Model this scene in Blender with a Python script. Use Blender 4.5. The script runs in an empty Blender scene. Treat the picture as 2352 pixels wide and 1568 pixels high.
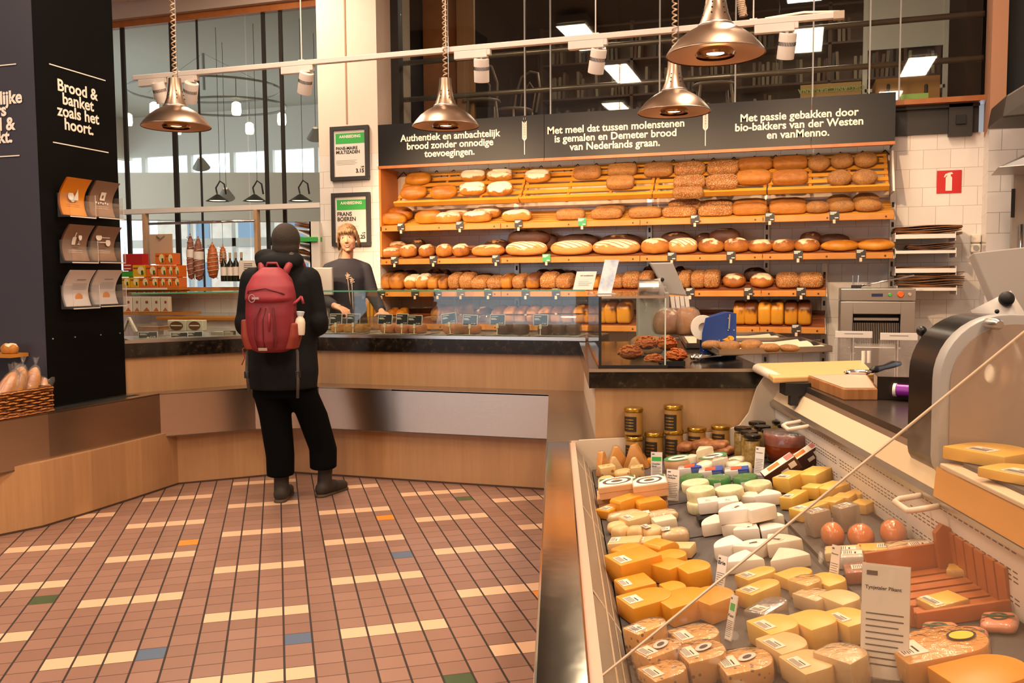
import bpy, bmesh, math, random
import numpy as np
from mathutils import Vector, Matrix, Euler
random.seed(7)
SC = bpy.context.scene
COL = SC.collection
PI = math.pi

# ------------------------------------------------------------ camera
F_PX, CAM_H = 2071.4, 1.35
RT = [(0.95276, 0.01548, -0.30334), (0.30366, -0.06857, 0.95030), (-0.00609, -0.99753, -0.07003)]
def _basis():
    p, r, a = 0.0704876, -0.0070817, -0.3090273
    cp, sp, cr, sr, ca, sa = math.cos(p), math.sin(p), math.cos(r), math.sin(r), math.cos(a), math.sin(a)
    M = np.array([[1, 0, 0], [0, -sp, -cp], [0, cp, -sp]])
    return np.array([[cr, -sr, 0], [sr, cr, 0], [0, 0, 1]]) @ M @ np.array([[ca, -sa, 0], [sa, ca, 0], [0, 0, 1]])
RM = _basis()
cam = bpy.data.cameras.new('camera')
cam.sensor_width = 36.0
cam.lens = 36.0 * F_PX / 2352
cam.clip_start = 0.02
cam.clip_end = 200
co = bpy.data.objects.new('camera', cam)
m = Matrix.Identity(4)
for i in range(3):
    m[i][0], m[i][1], m[i][2] = RM[0][i], -RM[1][i], -RM[2][i]
m[2][3] = CAM_H
co.matrix_world = m
COL.objects.link(co)
SC.camera = co

# ------------------------------------------------------------ view, world, large lights
SC.view_settings.view_transform = 'Standard'
SC.view_settings.look = 'None'
SC.view_settings.exposure = -0.05
SC.view_settings.gamma = 1.0
SC.view_settings.use_curve_mapping = False
SC.cycles.max_bounces = 8
SC.cycles.diffuse_bounces = 3
SC.cycles.glossy_bounces = 4
SC.cycles.transmission_bounces = 4
SC.cycles.transparent_max_bounces = 24
SC.cycles.sample_clamp_indirect = 4.0
SC.cycles.caustics_reflective = False
SC.cycles.caustics_refractive = False
SC.cycles.use_denoising = True
W = bpy.data.worlds.new('world')
SC.world = W
W.use_nodes = True
bgn = W.node_tree.nodes['Background']
bgn.inputs[0].default_value = (0.80, 0.90, 1.0, 1)
bgn.inputs[1].default_value = 3.0
WARM = (1.0, 0.66, 0.38)
WARM2 = (1.0, 0.78, 0.58)
def lamp(kind, name, loc, energy, color, size=0.1, size_y=None, target=None, spot=60, blend=0.5):
    l = bpy.data.lights.new(name, kind)
    l.energy = energy
    l.color = color
    o = bpy.data.objects.new(name, l)
    COL.objects.link(o)
    o.location = loc
    if kind == 'AREA':
        l.size = size
        if size_y:
            l.shape = 'RECTANGLE'; l.size_y = size_y
    elif kind == 'SPOT':
        l.spot_size = math.radians(spot); l.spot_blend = blend; l.shadow_soft_size = size
    elif kind == 'POINT':
        l.shadow_soft_size = size
    if target is not None:
        d = Vector(target) - Vector(loc)
        o.rotation_euler = d.to_track_quat('-Z', 'Y').to_euler()
    return o

# ------------------------------------------------------------ pixel rays -> points on real surfaces
def ray(px, py):
    return RM.T @ np.array([(px - 1176) / F_PX, (py - 784) / F_PX, 1.0])
CC = np.array([0, 0, CAM_H])
def onz(px, py, z=0.0):
    d = ray(px, py); return Vector(CC + d * (z - CAM_H) / d[2])
def ony(px, py, y):
    d = ray(px, py); return Vector(CC + d * y / d[1])
def onx(px, py, x):
    d = ray(px, py); return Vector(CC + d * x / d[0])
def pxm(p):            # metres per photo pixel at a point
    q = RM @ (np.array(p) - CC); return q[2] / F_PX
# cheese case axes
CO = np.array([-1.075, 3.87, 0]); CA = np.array([-.2571, .9664, 0]); CB = np.array([.9664, .2571, 0])
CROT = math.atan2(CB[1], CB[0])
def fc(a, b, z=0.0):
    p = CO + CA * a + CB * b; return Vector((p[0], p[1], z))
def tocase(p):
    q = np.array(p) - CO; return (q @ CA, q @ CB, p[2])
def onplane(px, py, n, d0):
    d = ray(px, py); n = np.array(n); return Vector(CC + d * (d0 - CC @ n) / (d @ n))
DZ0, DZB = 0.46, 0.16           # deck height z = DZ0 + DZB*b
def deck(px, py):
    n = np.array([-DZB * CB[0], -DZB * CB[1], 1.0]); return onplane(px, py, n, DZ0 - DZB * (CO @ CB))
def ona(px, py, a):
    return onplane(px, py, CA, a + CO @ CA)
def onb(px, py, b):
    return onplane(px, py, CB, b + CO @ CB)

# ------------------------------------------------------------ materials
def lin(h):
    h = h.lstrip('#'); o = []
    for i in (0, 2, 4):
        c = int(h[i:i + 2], 16) / 255
        o.append(c / 12.92 if c <= 0.04045 else ((c + 0.055) / 1.055) ** 2.4)
    return (*o, 1.0)
class E:                # small expression helper on Math nodes
    def __init__(s, nt, v): s.nt, s.v = nt, v
    def op(s, o, b=None, c=None):
        n = s.nt.nodes.new('ShaderNodeMath'); n.operation = o
        for i, x in enumerate((s, b, c)):
            if x is None: continue
            if isinstance(x, E): x = x.v
            if isinstance(x, (int, float)): n.inputs[i].default_value = x
            else: s.nt.links.new(x, n.inputs[i])
        return E(s.nt, n.outputs[0])
    def __add__(s, b): return s.op('ADD', b)
    def __sub__(s, b): return s.op('SUBTRACT', b)
    def __mul__(s, b): return s.op('MULTIPLY', b)
    def __truediv__(s, b): return s.op('DIVIDE', b)
    def floor(s): return s.op('FLOOR')
    def mod(s, b): return s.op('FLOORED_MODULO', b)
    def lt(s, b): return s.op('LESS_THAN', b)
    def gt(s, b): return s.op('GREATER_THAN', b)
    def eq(s, b): return s.op('COMPARE', b, 0.1)
    def mx(s, b): return s.op('MAXIMUM', b)
def newmat(name):
    m = bpy.data.materials.new(name); m.use_nodes = True
    nt = m.node_tree
    return m, nt, nt.nodes['Principled BSDF']
def mixc(nt, f, a, b):
    n = nt.nodes.new('ShaderNodeMix'); n.data_type = 'RGBA'
    for s, v in ((n.inputs[0], f), (n.inputs[6], a), (n.inputs[7], b)):
        if isinstance(v, E): v = v.v
        if isinstance(v, str): s.default_value = lin(v)
        elif isinstance(v, (int, float, tuple)): s.default_value = v
        else: nt.links.new(v, s)
    return n.outputs[2]
def coords(nt, kind='Object'):
    return nt.nodes.new('ShaderNodeTexCoord').outputs[kind]
def noise(nt, vec, scale, detail=3, rough=0.55, out='Fac'):
    n = nt.nodes.new('ShaderNodeTexNoise'); n.inputs['Scale'].default_value = scale
    n.inputs['Detail'].default_value = detail; n.inputs['Roughness'].default_value = rough
    if vec is not None: nt.links.new(vec, n.inputs['Vector'])
    return E(nt, n.outputs[out])
def ramp(nt, f, stops):
    n = nt.nodes.new('ShaderNodeValToRGB'); r = n.color_ramp
    while len(r.elements) < len(stops): r.elements.new(0.5)
    for e, (p, c) in zip(r.elements, stops):
        e.position = p; e.color = lin(c) if isinstance(c, str) else (c, c, c, 1)
    nt.links.new(f.v if isinstance(f, E) else f, n.inputs[0])
    return n.outputs[0]
def bump(nt, bs, h, strength=0.3, dist=0.01):
    n = nt.nodes.new('ShaderNodeBump'); n.inputs['Strength'].default_value = strength
    n.inputs['Distance'].default_value = dist
    nt.links.new(h.v if isinstance(h, E) else h, n.inputs['Height'])
    nt.links.new(n.outputs[0], bs.inputs['Normal'])
MATS = {}
def mat(name, col='#888888', rough=0.5, metal=0.0, var=None, vs=6, bmp=0, bs=60, spec=0.5, emit=None, es=1.0, coat=0, aniso=0, sss=0):
    if name in MATS: return MATS[name]
    m, nt, b = newmat(name)
    b.inputs['Base Color'].default_value = lin(col)
    b.inputs['Roughness'].default_value = rough
    b.inputs['Metallic'].default_value = metal
    b.inputs['Specular IOR Level'].default_value = spec
    b.inputs['Coat Weight'].default_value = coat
    if sss:
        b.inputs['Subsurface Weight'].default_value = sss; b.inputs['Subsurface Radius'].default_value = (0.02, 0.01, 0.005)
        b.inputs['Subsurface Scale'].default_value = 0.3
    if var:
        f = noise(nt, coords(nt), vs, 4)
        nt.links.new(ramp(nt, f, [(0.32, col), (0.68, var)]), b.inputs['Base Color'])
    if bmp: bump(nt, b, noise(nt, coords(nt), bs, 3), bmp)
    if emit:
        b.inputs['Emission Color'].default_value = lin(emit); b.inputs['Emission Strength'].default_value = es
    MATS[name] = m
    return m
def glassmat(name, tint='#ffffff', refl=1.0, rough=0.02, bmp=0, bscale=20, opac=0.0, ocol='#ffffff'):
    if name in MATS: return MATS[name]
    m, nt, b = newmat(name)
    nt.nodes.remove(b)
    out = nt.nodes['Material Output']
    tr = nt.nodes.new('ShaderNodeBsdfTransparent'); tr.inputs[0].default_value = lin(tint)
    gl = nt.nodes.new('ShaderNodeBsdfGlossy'); gl.inputs['Roughness'].default_value = rough
    fr = nt.nodes.new('ShaderNodeLayerWeight'); fr.inputs[0].default_value = 0.5
    if bmp:
        bn = nt.nodes.new('ShaderNodeBump'); bn.inputs['Strength'].default_value = bmp; bn.inputs['Distance'].default_value = 0.01
        nt.links.new(noise(nt, coords(nt), bscale, 3).v, bn.inputs['Height'])
        nt.links.new(bn.outputs[0], gl.inputs['Normal']); nt.links.new(bn.outputs[0], fr.inputs['Normal'])
    mx = nt.nodes.new('ShaderNodeMixShader')
    fac = (E(nt, fr.outputs['Facing']).op('POWER', 5.0) * 0.9 + 0.04) * refl
    nt.links.new(fac.v, mx.inputs[0]); 
    base = tr.outputs[0]
    if opac:
        df = nt.nodes.new('ShaderNodeBsdfDiffuse'); df.inputs[0].default_value = lin(ocol)
        m2 = nt.nodes.new('ShaderNodeMixShader'); m2.inputs[0].default_value = opac
        nt.links.new(tr.outputs[0], m2.inputs[1]); nt.links.new(df.outputs[0], m2.inputs[2]); base = m2.outputs[0]
    nt.links.new(base, mx.inputs[1]); nt.links.new(gl.outputs[0], mx.inputs[2])
    nt.links.new(mx.outputs[0], out.inputs[0])
    MATS[name] = m
    return m

# ------------------------------------------------------------ mesh building
class MB:
    def __init__(s): s.v, s.f, s.mi, s.T = [], [], [], Matrix.Identity(4)
    def add(s, vs, fs, mi=0):
        o = len(s.v); s.v += [tuple(s.T @ Vector(p)) for p in vs]
        s.f += [tuple(i + o for i in f) for f in fs]; s.mi += [mi] * len(fs); return s
    def hexa(s, p, mi=0):       # 4 bottom (ccw seen from above) + 4 top
        return s.add(p, [(3, 2, 1, 0), (4, 5, 6, 7), (0, 1, 5, 4), (1, 2, 6, 5), (2, 3, 7, 6), (3, 0, 4, 7)], mi)
    def box(s, x0, x1, y0, y1, z0, z1, mi=0):
        return s.hexa([(x0, y0, z0), (x1, y0, z0), (x1, y1, z0), (x0, y1, z0), (x0, y0, z1), (x1, y0, z1), (x1, y1, z1), (x0, y1, z1)], mi)
    def cbox(s, c, sz, mi=0, rz=0, rx=0, ry=0):
        T = s.T; s.T = T @ Matrix.Translation(c) @ Euler((rx, ry, rz)).to_matrix().to_4x4()
        a, b, d = sz[0] / 2, sz[1] / 2, sz[2] / 2; s.box(-a, a, -b, b, -d, d, mi); s.T = T; return s
    def prism(s, poly, z0, z1, mi=0):      # polygon (x,y) ccw extruded along z
        n = len(poly); vs = [(x, y, z0) for x, y in poly] + [(x, y, z1) for x, y in poly]
        return s.add(vs, [tuple(range(n - 1, -1, -1)), tuple(range(n, 2 * n))] + [(i, (i + 1) % n, n + (i + 1) % n, n + i) for i in range(n)], mi)
    def strip(s, pts, z0, z1, th, mi=0):   # vertical wall along a polyline, thickness to the left of travel
        n = len(pts); P = [Vector((p[0], p[1])) for p in pts]; off = []
        for i in range(n):
            a = (P[i] - P[i - 1]).normalized() if i else (P[1] - P[0]).normalized()
            b = (P[i + 1] - P[i]).normalized() if i < n - 1 else a
            t = (a + b).normalized(); k = 1 / max(0.5, t.dot(a)); off.append(P[i] + Vector((-t.y, t.x)) * th * k)
        for i in range(n - 1):
            q = [P[i], P[i + 1], off[i + 1], off[i]]
            s.hexa([(p.x, p.y, z0) for p in q] + [(p.x, p.y, z1) for p in q], mi)
        return s
    def lathe(s, prof, n=24, c=(0, 0, 0), mi=0, sx=1, sy=1, cap=True):
        vs = []
        for r, z in prof:
            for i in range(n):
                a = 2 * PI * i / n; vs.append((c[0] + r * sx * math.cos(a), c[1] + r * sy * math.sin(a), c[2] + z))
        fs = [(j * n + i, j * n + (i + 1) % n, (j + 1) * n + (i + 1) % n, (j + 1) * n + i) for j in range(len(prof) - 1) for i in range(n)]
        if cap:
            if prof[0][0] > 1e-4: fs.append(tuple(range(n - 1, -1, -1)))
            if prof[-1][0] > 1e-4: fs.append(tuple((len(prof) - 1) * n + i for i in range(n)))
        return s.add(vs, fs, mi)
    def tube(s, pts, r, n=8, mi=0, cap=True):
        P = [Vector(p) for p in pts]; R = r if isinstance(r, (list, tuple)) else [r] * len(P)
        vs = []; up = None
        for i, p in enumerate(P):
            t = (P[min(i + 1, len(P) - 1)] - P[max(i - 1, 0)]).normalized()
            if up is None: up = t.orthogonal().normalized()
            up = (up - t * up.dot(t)); up = up.normalized() if up.length > 1e-6 else t.orthogonal().normalized()
            w = t.cross(up)
            for k in range(n):
                a = 2 * PI * k / n; vs.append(p + (up * math.cos(a) + w * math.sin(a)) * R[i])
        fs = [(j * n + k, j * n + (k + 1) % n, (j + 1) * n + (k + 1) % n, (j + 1) * n + k) for j in range(len(P) - 1) for k in range(n)]
        if cap: fs += [tuple(range(n - 1, -1, -1)), tuple((len(P) - 1) * n + k for k in range(n))]
        return s.add(vs, fs, mi)
    def ell(s, c, r, mi=0, n=16, m=10, rot=None):
        T = s.T; s.T = T @ Matrix.Translation(c) @ (Euler(rot).to_matrix().to_4x4() if rot else Matrix.Identity(4)) @ Matrix.Diagonal((*r, 1)) if not isinstance(r, (int, float)) else T @ Matrix.Translation(c) @ Matrix.Scale(r, 4)
        s.lathe([(math.sin(PI * j / m), -math.cos(PI * j / m)) for j in range(m + 1)], n, cap=False, mi=mi); s.T = T; return s
    def cap(s, p0, p1, r0, r1=None, mi=0, n=14):    # capsule
        p0, p1 = Vector(p0), Vector(p1); r1 = r0 if r1 is None else r1; d = (p1 - p0); L = d.length; d.normalize()
        pts, rr = [], []
        for a in (90, 60, 30): pts.append(p0 - d * r0 * math.sin(math.radians(a))); rr.append(max(1e-3, r0 * math.cos(math.radians(a))))
        for a in (0, 30, 60, 90): pts.append(p1 + d * r1 * math.sin(math.radians(a))); rr.append(max(1e-3, r1 * math.cos(math.radians(a))))
        pts.insert(3, p0); rr.insert(3, r0)
        return s.tube(pts, rr, n, mi)
    def grid(s, fn, nu, nv, mi=0):
        vs = [fn(i / nu, j / nv) for j in range(nv + 1) for i in range(nu + 1)]
        return s.add(vs, [(j * (nu + 1) + i, j * (nu + 1) + i + 1, (j + 1) * (nu + 1) + i + 1, (j + 1) * (nu + 1) + i) for j in range(nv) for i in range(nu)], mi)
    def mesh(s, name, mats, smooth=False, bevel=0, seg=2, sub=0, remesh=0, relax=0, weld=True):
        me = bpy.data.meshes.new(name); me.from_pydata(s.v, [], s.f); me.update()
        for m in (mats if isinstance(mats, (list, tuple)) else [mats]): me.materials.append(m)
        me.polygons.foreach_set('material_index', s.mi)
        if weld or bevel:
            bm = bmesh.new(); bm.from_mesh(me)
            bmesh.ops.remove_doubles(bm, verts=bm.verts, dist=1e-5)
            bmesh.ops.recalc_face_normals(bm, faces=bm.faces) if not remesh else None
            if bevel:
                ed = [e for e in bm.edges if len(e.link_faces) == 2 and e.calc_face_angle(0) > 0.5]
                bmesh.ops.bevel(bm, geom=ed, offset=bevel, segments=seg, affect='EDGES', profile=0.5, clamp_overlap=True)
            bm.to_mesh(me); bm.free()
        if sub or remesh or relax:
            o = bpy.data.objects.new('tmp', me); COL.objects.link(o)
            if remesh:
                k = o.modifiers.new('r', 'REMESH'); k.mode = 'VOXEL'; k.voxel_size = remesh
            if relax:
                k = o.modifiers.new('s', 'SMOOTH'); k.iterations = relax; k.factor = 0.5
            if sub:
                k = o.modifiers.new('u', 'SUBSURF'); k.levels = sub; k.render_levels = sub
            dg = bpy.context.evaluated_depsgraph_get(); dg.update()
            m2 = bpy.data.meshes.new_from_object(o.evaluated_get(dg)); bpy.data.objects.remove(o); bpy.data.meshes.remove(me)
            m2.name = name; me = m2
            smooth = True
        if smooth is True: me.polygons.foreach_set('use_smooth', [True] * len(me.polygons))
        elif smooth:
            me.polygons.foreach_set('use_smooth', [True] * len(me.polygons))
            if hasattr(me, 'set_sharp_from_angle'): me.set_sharp_from_angle(angle=smooth)
        return me
    def obj(s, name, mats, parent=None, loc=None, rot=None, **k):
        return link(name, s.mesh(name, mats, **k), parent, loc, rot)
def link(name, me, parent=None, loc=None, rot=None, scale=None):
    o = bpy.data.objects.new(name, me); COL.objects.link(o)
    if parent is not None: o.parent = parent
    if loc is not None: o.location = loc
    if rot is not None: o.rotation_euler = rot
    if scale is not None: o.scale = scale
    return o
def thing(name, label, cat, loc=(0, 0, 0), rz=0, group=None, rot=None):
    o = bpy.data.objects.new(name, None); COL.objects.link(o); o.empty_display_size = 0.05
    o.location = loc; o.rotation_euler = rot if rot else (0, 0, rz)
    return tag(o, label, cat, group)
def tag(o, label, cat, group=None):
    o['label'] = label; o['category'] = cat
    if group: o['group'] = group
    return o
def struct(name, mb, mats, **k):
    o = mb.obj(name, mats, **k); o['kind'] = 'structure'; return o
def kids(o): return [c for c in COL.objects if c.parent is o]
def dup(src, ch, label, loc, rot=None, group=None):     # a thing with its parts and sub-parts
    r = src.copy(); COL.objects.link(r); r.location = loc
    if rot is not None: r.rotation_euler = rot
    r['label'] = label
    if group: r['group'] = group
    for c in ch:
        d = c[0].copy(); COL.objects.link(d); d.parent = r
        for g in c[1]:
            h = g.copy(); COL.objects.link(h); h.parent = d
    return r
def tree(o): return [(c, kids(c)) for c in kids(o)]
FONT = {}
def text(s, size, material, name='lettering', parent=None, loc=(0, 0, 0), rot=(PI / 2, 0, 0), align='CENTER', bold=0.012, ext=0.0008, line=0.83, sx=1.0):
    c = bpy.data.curves.new(name, 'FONT'); c.body = s; c.size = size; c.align_x = align; c.offset = bold * size; c.extrude = ext
    c.space_line = line; c.resolution_u = 3
    o = bpy.data.objects.new('tmp', c); COL.objects.link(o)
    dg = bpy.context.evaluated_depsgraph_get(); dg.update()
    me = bpy.data.meshes.new_from_object(o.evaluated_get(dg)); bpy.data.objects.remove(o); bpy.data.curves.remove(c)
    me.materials.clear(); me.materials.append(material)
    r = link(name, me, parent, loc, rot)
    r.scale = (sx, 1, 1)
    return r
ORD = ['first', 'second', 'third', 'fourth', 'fifth', 'sixth', 'seventh', 'eighth', 'ninth', 'tenth', 'eleventh', 'twelfth', 'thirteenth',
       'fourteenth', 'fifteenth', 'sixteenth', 'seventeenth', 'eighteenth', 'nineteenth', 'twentieth', 'twenty-first', 'twenty-second', 'twenty-third', 'twenty-fourth']

# ------------------------------------------------------------ shared materials
STEEL = mat('brushed_steel', '#c9c4bd', 0.28, 1.0)
STEELR = mat('satin_steel', '#b9b2aa', 0.38, 1.0)
CHROME = mat('chrome', '#dddddd', 0.12, 1.0)
BLACK = mat('black_plastic', '#0c0b0b', 0.35)
BLACKM = mat('matt_black', '#141211', 0.6)
WHITE = mat('white_plastic', '#e4ddd4', 0.4)
WHITEM = mat('white_paint', '#eee6dc', 0.6)
CREAM = mat('cream_lettering', '#f4e8d8', 0.6)
GREYP = mat('grey_plastic', '#a8a39d', 0.4)
PAPER = mat('paper', '#ece2d6', 0.7)
INK = mat('ink', '#221f1f', 0.7)
GREEN = mat('green_print', '#3fb04e', 0.6)
GLASS = glassmat('clear_glass', '#f4f8f5', 1.0)
GLASSE = mat('glass_edge', '#4f9068', 0.15, 0, spec=0.8)
ACRYL = glassmat('clear_acrylic', '#f8f8f8', 1.2, 0.04, opac=0.03)
FILM = glassmat('plastic_film', '#ffffff', 1.6, 0.14, bmp=0.8, bscale=40, opac=0.07, ocol='#f4ece4')
# ============================================================ SETTING
# floor tiles, 10 cm, laid at 32 degrees
m, nt, b = newmat('floor_tiles')
sp = nt.nodes.new('ShaderNodeSeparateXYZ'); nt.links.new(coords(nt), sp.inputs[0])
X, Y = E(nt, sp.outputs[0]) + 2.2271, E(nt, sp.outputs[1]) - 2.9316
ct, st = math.cos(0.56344), math.sin(0.56344)
U = (X * ct + Y * st) / 0.10365; V = (Y * ct - X * st) / 0.10249
cu, cv = U.floor(), V.floor(); fu, fv = U - cu, V - cv
gu = (fu.op('SUBTRACT', 0.5).op('ABSOLUTE')).gt(0.462); gv = (fv.op('SUBTRACT', 0.5).op('ABSOLUTE')).gt(0.478)
bb = (cu / 5).floor(); kk = cu - bb * 5
light = kk.lt(3.5) * ((cv - bb.mod(2) * 3).mod(6)).lt(0.5)
cx = nt.nodes.new('ShaderNodeCombineXYZ'); nt.links.new(cu.v, cx.inputs[0]); nt.links.new(cv.v, cx.inputs[1])
wn = nt.nodes.new('ShaderNodeTexWhiteNoise'); nt.links.new(cx.outputs[0], wn.inputs[0])
base = mixc(nt, wn.outputs[0], '#8f6c5d', '#a07a6a')
base = mixc(nt, noise(nt, coords(nt), 1.3, 3) * 0.5, base, '#806052')
def cells(lst):
    r = None
    for a, c in lst:
        e = cu.eq(a) * cv.eq(c); r = e if r is None else r.mx(e)
    return r
c = mixc(nt, light, base, '#dcb492')
c = mixc(nt, cells([(3, -3), (8, 6), (3, 20), (-2, -3)]), c, '#5d6a80')
c = mixc(nt, cells([(8, -8), (-7, 4), (13, 16)]), c, '#43553a')
c = mixc(nt, cells([(-2, 11), (8, 13), (13, -1)]), c, '#e08a35')
gr = gu.mx(gv)
c = mixc(nt, gr, c, mixc(nt, gu, '#4a3022', '#2c1e16'))
nt.links.new(c, b.inputs['Base Color'])
nt.links.new((gr * 0.5 + 0.27).v, b.inputs['Roughness'])
bump(nt, b, E(nt, gr.v) * -1, 0.5, 0.004)
FLOORM = m
fl = MB(); fl.box(-9, 4.5, -4.5, 8.6, -0.1, 0)
struct('floor', fl, FLOORM)

def tilemat(name, c1, c2, grout, off=(0, 0)):
    m, nt, b = newmat(name)
    sp = nt.nodes.new('ShaderNodeSeparateXYZ'); nt.links.new(coords(nt), sp.inputs[0])
    cb = nt.nodes.new('ShaderNodeCombineXYZ')
    nt.links.new((E(nt, sp.outputs[0]) + E(nt, sp.outputs[1]) + off[0]).v, cb.inputs[0]); nt.links.new((E(nt, sp.outputs[2]) + off[1]).v, cb.inputs[1])
    br = nt.nodes.new('ShaderNodeTexBrick'); nt.links.new(cb.outputs[0], br.inputs['Vector'])
    br.inputs['Scale'].default_value = 1; br.inputs['Brick Width'].default_value = 0.20; br.inputs['Row Height'].default_value = 0.15
    br.inputs['Mortar Size'].default_value = 0.0018; br.inputs['Mortar Smooth'].default_value = 0.2
    br.inputs['Color1'].default_value = lin(c1); br.inputs['Color2'].default_value = lin(c2); br.inputs['Mortar'].default_value = lin(grout)
    nt.links.new(br.outputs[0], b.inputs['Base Color'])
    b.inputs['Roughness'].default_value = 0.16
    bump(nt, b, E(nt, br.outputs['Fac']) * -1 + noise(nt, coords(nt), 5, 1) * 0.25, 0.25, 0.004)
    return m
TILE = tilemat('white_wall_tiles', '#efe8e0', '#eae2da', '#b7aa9d', (0.07, 0.05))
TILE2 = tilemat('pier_tiles', '#e6dcd4', '#e2d8d0', '#8d8078', (0.02, 0.0))
PLAST = mat('wall_plaster', '#ecd9c8', 0.75, var='#e6d2c0', vs=2)
BULK = mat('bulkhead_plaster', '#e8d6c8', 0.8)
DARKM = mat('dark_mezzanine_wall', '#3a2b22', 0.8, var='#2c201a', vs=1.5)
DARKFL = mat('mezzanine_floor', '#4a382c', 0.6)
BEAMM = mat('dark_steel_beam', '#2a2521', 0.5)
TIMBER = mat('orange_timber', '#b9713a', 0.45, var='#a8622f', vs=9)
HALLW = mat('beige_hall_wall', '#ddcdba', 0.85)
HALLC = mat('grey_hall_ceiling', '#d0cabd', 0.9)

w = MB(); w.box(-3.75, 1.376, 8.0, 8.12, 0, 2.47); struct('wall_back', w, TILE)
w = MB(); w.box(-9, -4.30, 8.18, 8.30, 0, 1.27); struct('wall_left', w, TILE)
# white column between window and bread shelves
w = MB(); w.box(-4.31, -3.70, 7.6, 8.35, 2.5, 5.0, 0); w.box(-4.31, -3.70, 7.6, 8.35, 0, 2.5, 1)
w.box(-4.02, -4.005, 7.595, 7.6, 2.78, 5.0, 2)
col = struct('wall_column', w, [PLAST, TILE, mat('plaster_groove', '#b08b6e', 0.8)])
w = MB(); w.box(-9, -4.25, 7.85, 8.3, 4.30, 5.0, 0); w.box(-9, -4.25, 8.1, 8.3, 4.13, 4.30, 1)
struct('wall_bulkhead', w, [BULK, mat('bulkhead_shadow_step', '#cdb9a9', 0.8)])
# ceiling and the closed ends of the shop (unseen front wall limits sky light; its shop window is placed to light the pillar)
w = MB(); w.box(-9, 4.5, -4.5, 7.95, 4.6, 4.75); struct('ceiling', w, mat('ceiling_paint', '#ece4da', 0.9))
w = MB(); w.box(4.5, 4.6, -4.5, 8.6, 0, 4.75); struct('wall_right', w, mat('right_wall_paint', '#d9c8b8', 0.8))
w = MB(); w.box(-9, 4.5, -4.6, -4.5, 0, 0.5); w.box(-9, 4.5, -4.6, -4.5, 3.0, 4.75); w.box(-9, -8.0, -4.6, -4.5, 0.5, 3.0); w.box(-3.6, 4.5, -4.6, -4.5, 0.5, 2.6); w.box(-3.6, 4.5, -4.6, -4.5, 2.6, 3.0)
struct('wall_front', w, mat('front_wall_paint', '#cdbcaa', 0.8))
w = MB(); w.box(-9.1, -9, -4.6, 8.2, 0, 4.75); struct('wall_side', w, mat('side_wall_paint', '#8d8078', 0.8))
# right pier
w = MB(); w.hexa([(1.296, 7.4, 0), (2.6, 7.4, 0), (2.6, 8.1, 0), (1.376, 8.1, 0), (1.296, 7.4, 2.42), (2.6, 7.4, 2.42), (2.6, 8.1, 2.42), (1.376, 8.1, 2.42)], 0)
w.hexa([(1.296, 7.4, 2.42), (1.40, 7.4, 2.42), (1.40, 8.1, 2.42), (1.376, 8.1, 2.42), (1.296, 7.4, 4.7), (1.40, 7.4, 4.7), (1.40, 8.1, 4.7), (1.376, 8.1, 4.7)], 1)
w.box(1.40, 2.6, 7.5, 8.1, 2.42, 4.7, 2)
struct('wall_pier', w, [TILE2, mat('pier_plaster', '#c08a68', 0.8), BLACKM])

# window_1: steel and timber glazing to the neighbouring hall
win = struct('window_1', MB().box(-9, -4.30, 8.16, 8.24, 4.06, 4.13), TIMBER)
for nm, x0, x1 in [('mullion', 292, 300), ('mullion', 403, 413), ('mullion', 612, 619), ('mullion', 651, 658), ('mullion', 464, 466)]:
    a, c2 = ony(x0, 500, 8.2).x, ony(x1, 500, 8.2).x
    MB().box(a, c2, 8.19, 8.215, 1.27, 4.06).obj(nm, BEAMM, win)
edges = [-9] + [ony(p, 500, 8.2).x for p in (296, 408, 464, 575, 615, 655)] + [-4.31]
for a, c2 in zip(edges, edges[1:]):
    MB().box(a + 0.01, c2 - 0.01, 8.195, 8.203, 1.28, 4.06).obj('pane', GLASS, win)
struct('trim_1', MB().box(-9, -4.31, 8.0, 8.26, 1.235, 1.275).box(-9, -4.31, 8.02, 8.2, 1.20, 1.23), mat('window_sill_wood', '#c98a4e', 0.4, var='#b87a40', vs=7))

# neighbouring hall seen through window_1
w = MB(); w.box(-16, -3.9, 8.35, 14.2, 4.35, 4.5); struct('hall_ceiling', w, HALLC)
w = MB(); w.box(-16, -3.9, 8.35, 30, -0.1, 0); struct('hall_floor', w, mat('hall_floor_tone', '#8f8579', 0.6))
w = MB(); w.hexa([(-11.5, 10.9, 2.32), (-3.9, 11.2, 2.05), (-3.9, 11.4, 2.05), (-11.5, 11.4, 2.32), (-11.5, 10.9, 3.0), (-3.9, 11.2, 2.72), (-3.9, 11.4, 2.72), (-11.5, 11.4, 3.0)])
struct('wall_hall_parapet', w, HALLW)
w = MB(); w.box(-3.95, -3.85, 8.35, 14.2, 0, 4.4); struct('wall_hall_right', w, HALLW)
w = MB(); w.box(-12.2, -12.0, 8.35, 10.6, 0, 4.4); w.box(-12.2, -12.0, 10.6, 14.2, 3.6, 4.4); struct('wall_hall_left', w, HALLW)
g = struct('window_hall', MB().box(-12, -3.9, 14.0, 14.1, 3.62, 4.4).box(-12, -3.9, 14.0, 14.1, 1.95, 2.1), WHITEM)
f = MB()
for x in (-11.6, -10.6, -9.7, -8.9, -8.0, -7.2, -6.4, -5.6, -4.8): f.box(x - 0.04, x + 0.04, 14.0, 14.08, 0, 3.62)
for z in (0.9, 2.6, 3.05): f.box(-12, -3.9, 14.02, 14.07, z - 0.025, z + 0.025)
f.obj('glazing_bars', WHITEM, g)
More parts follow.
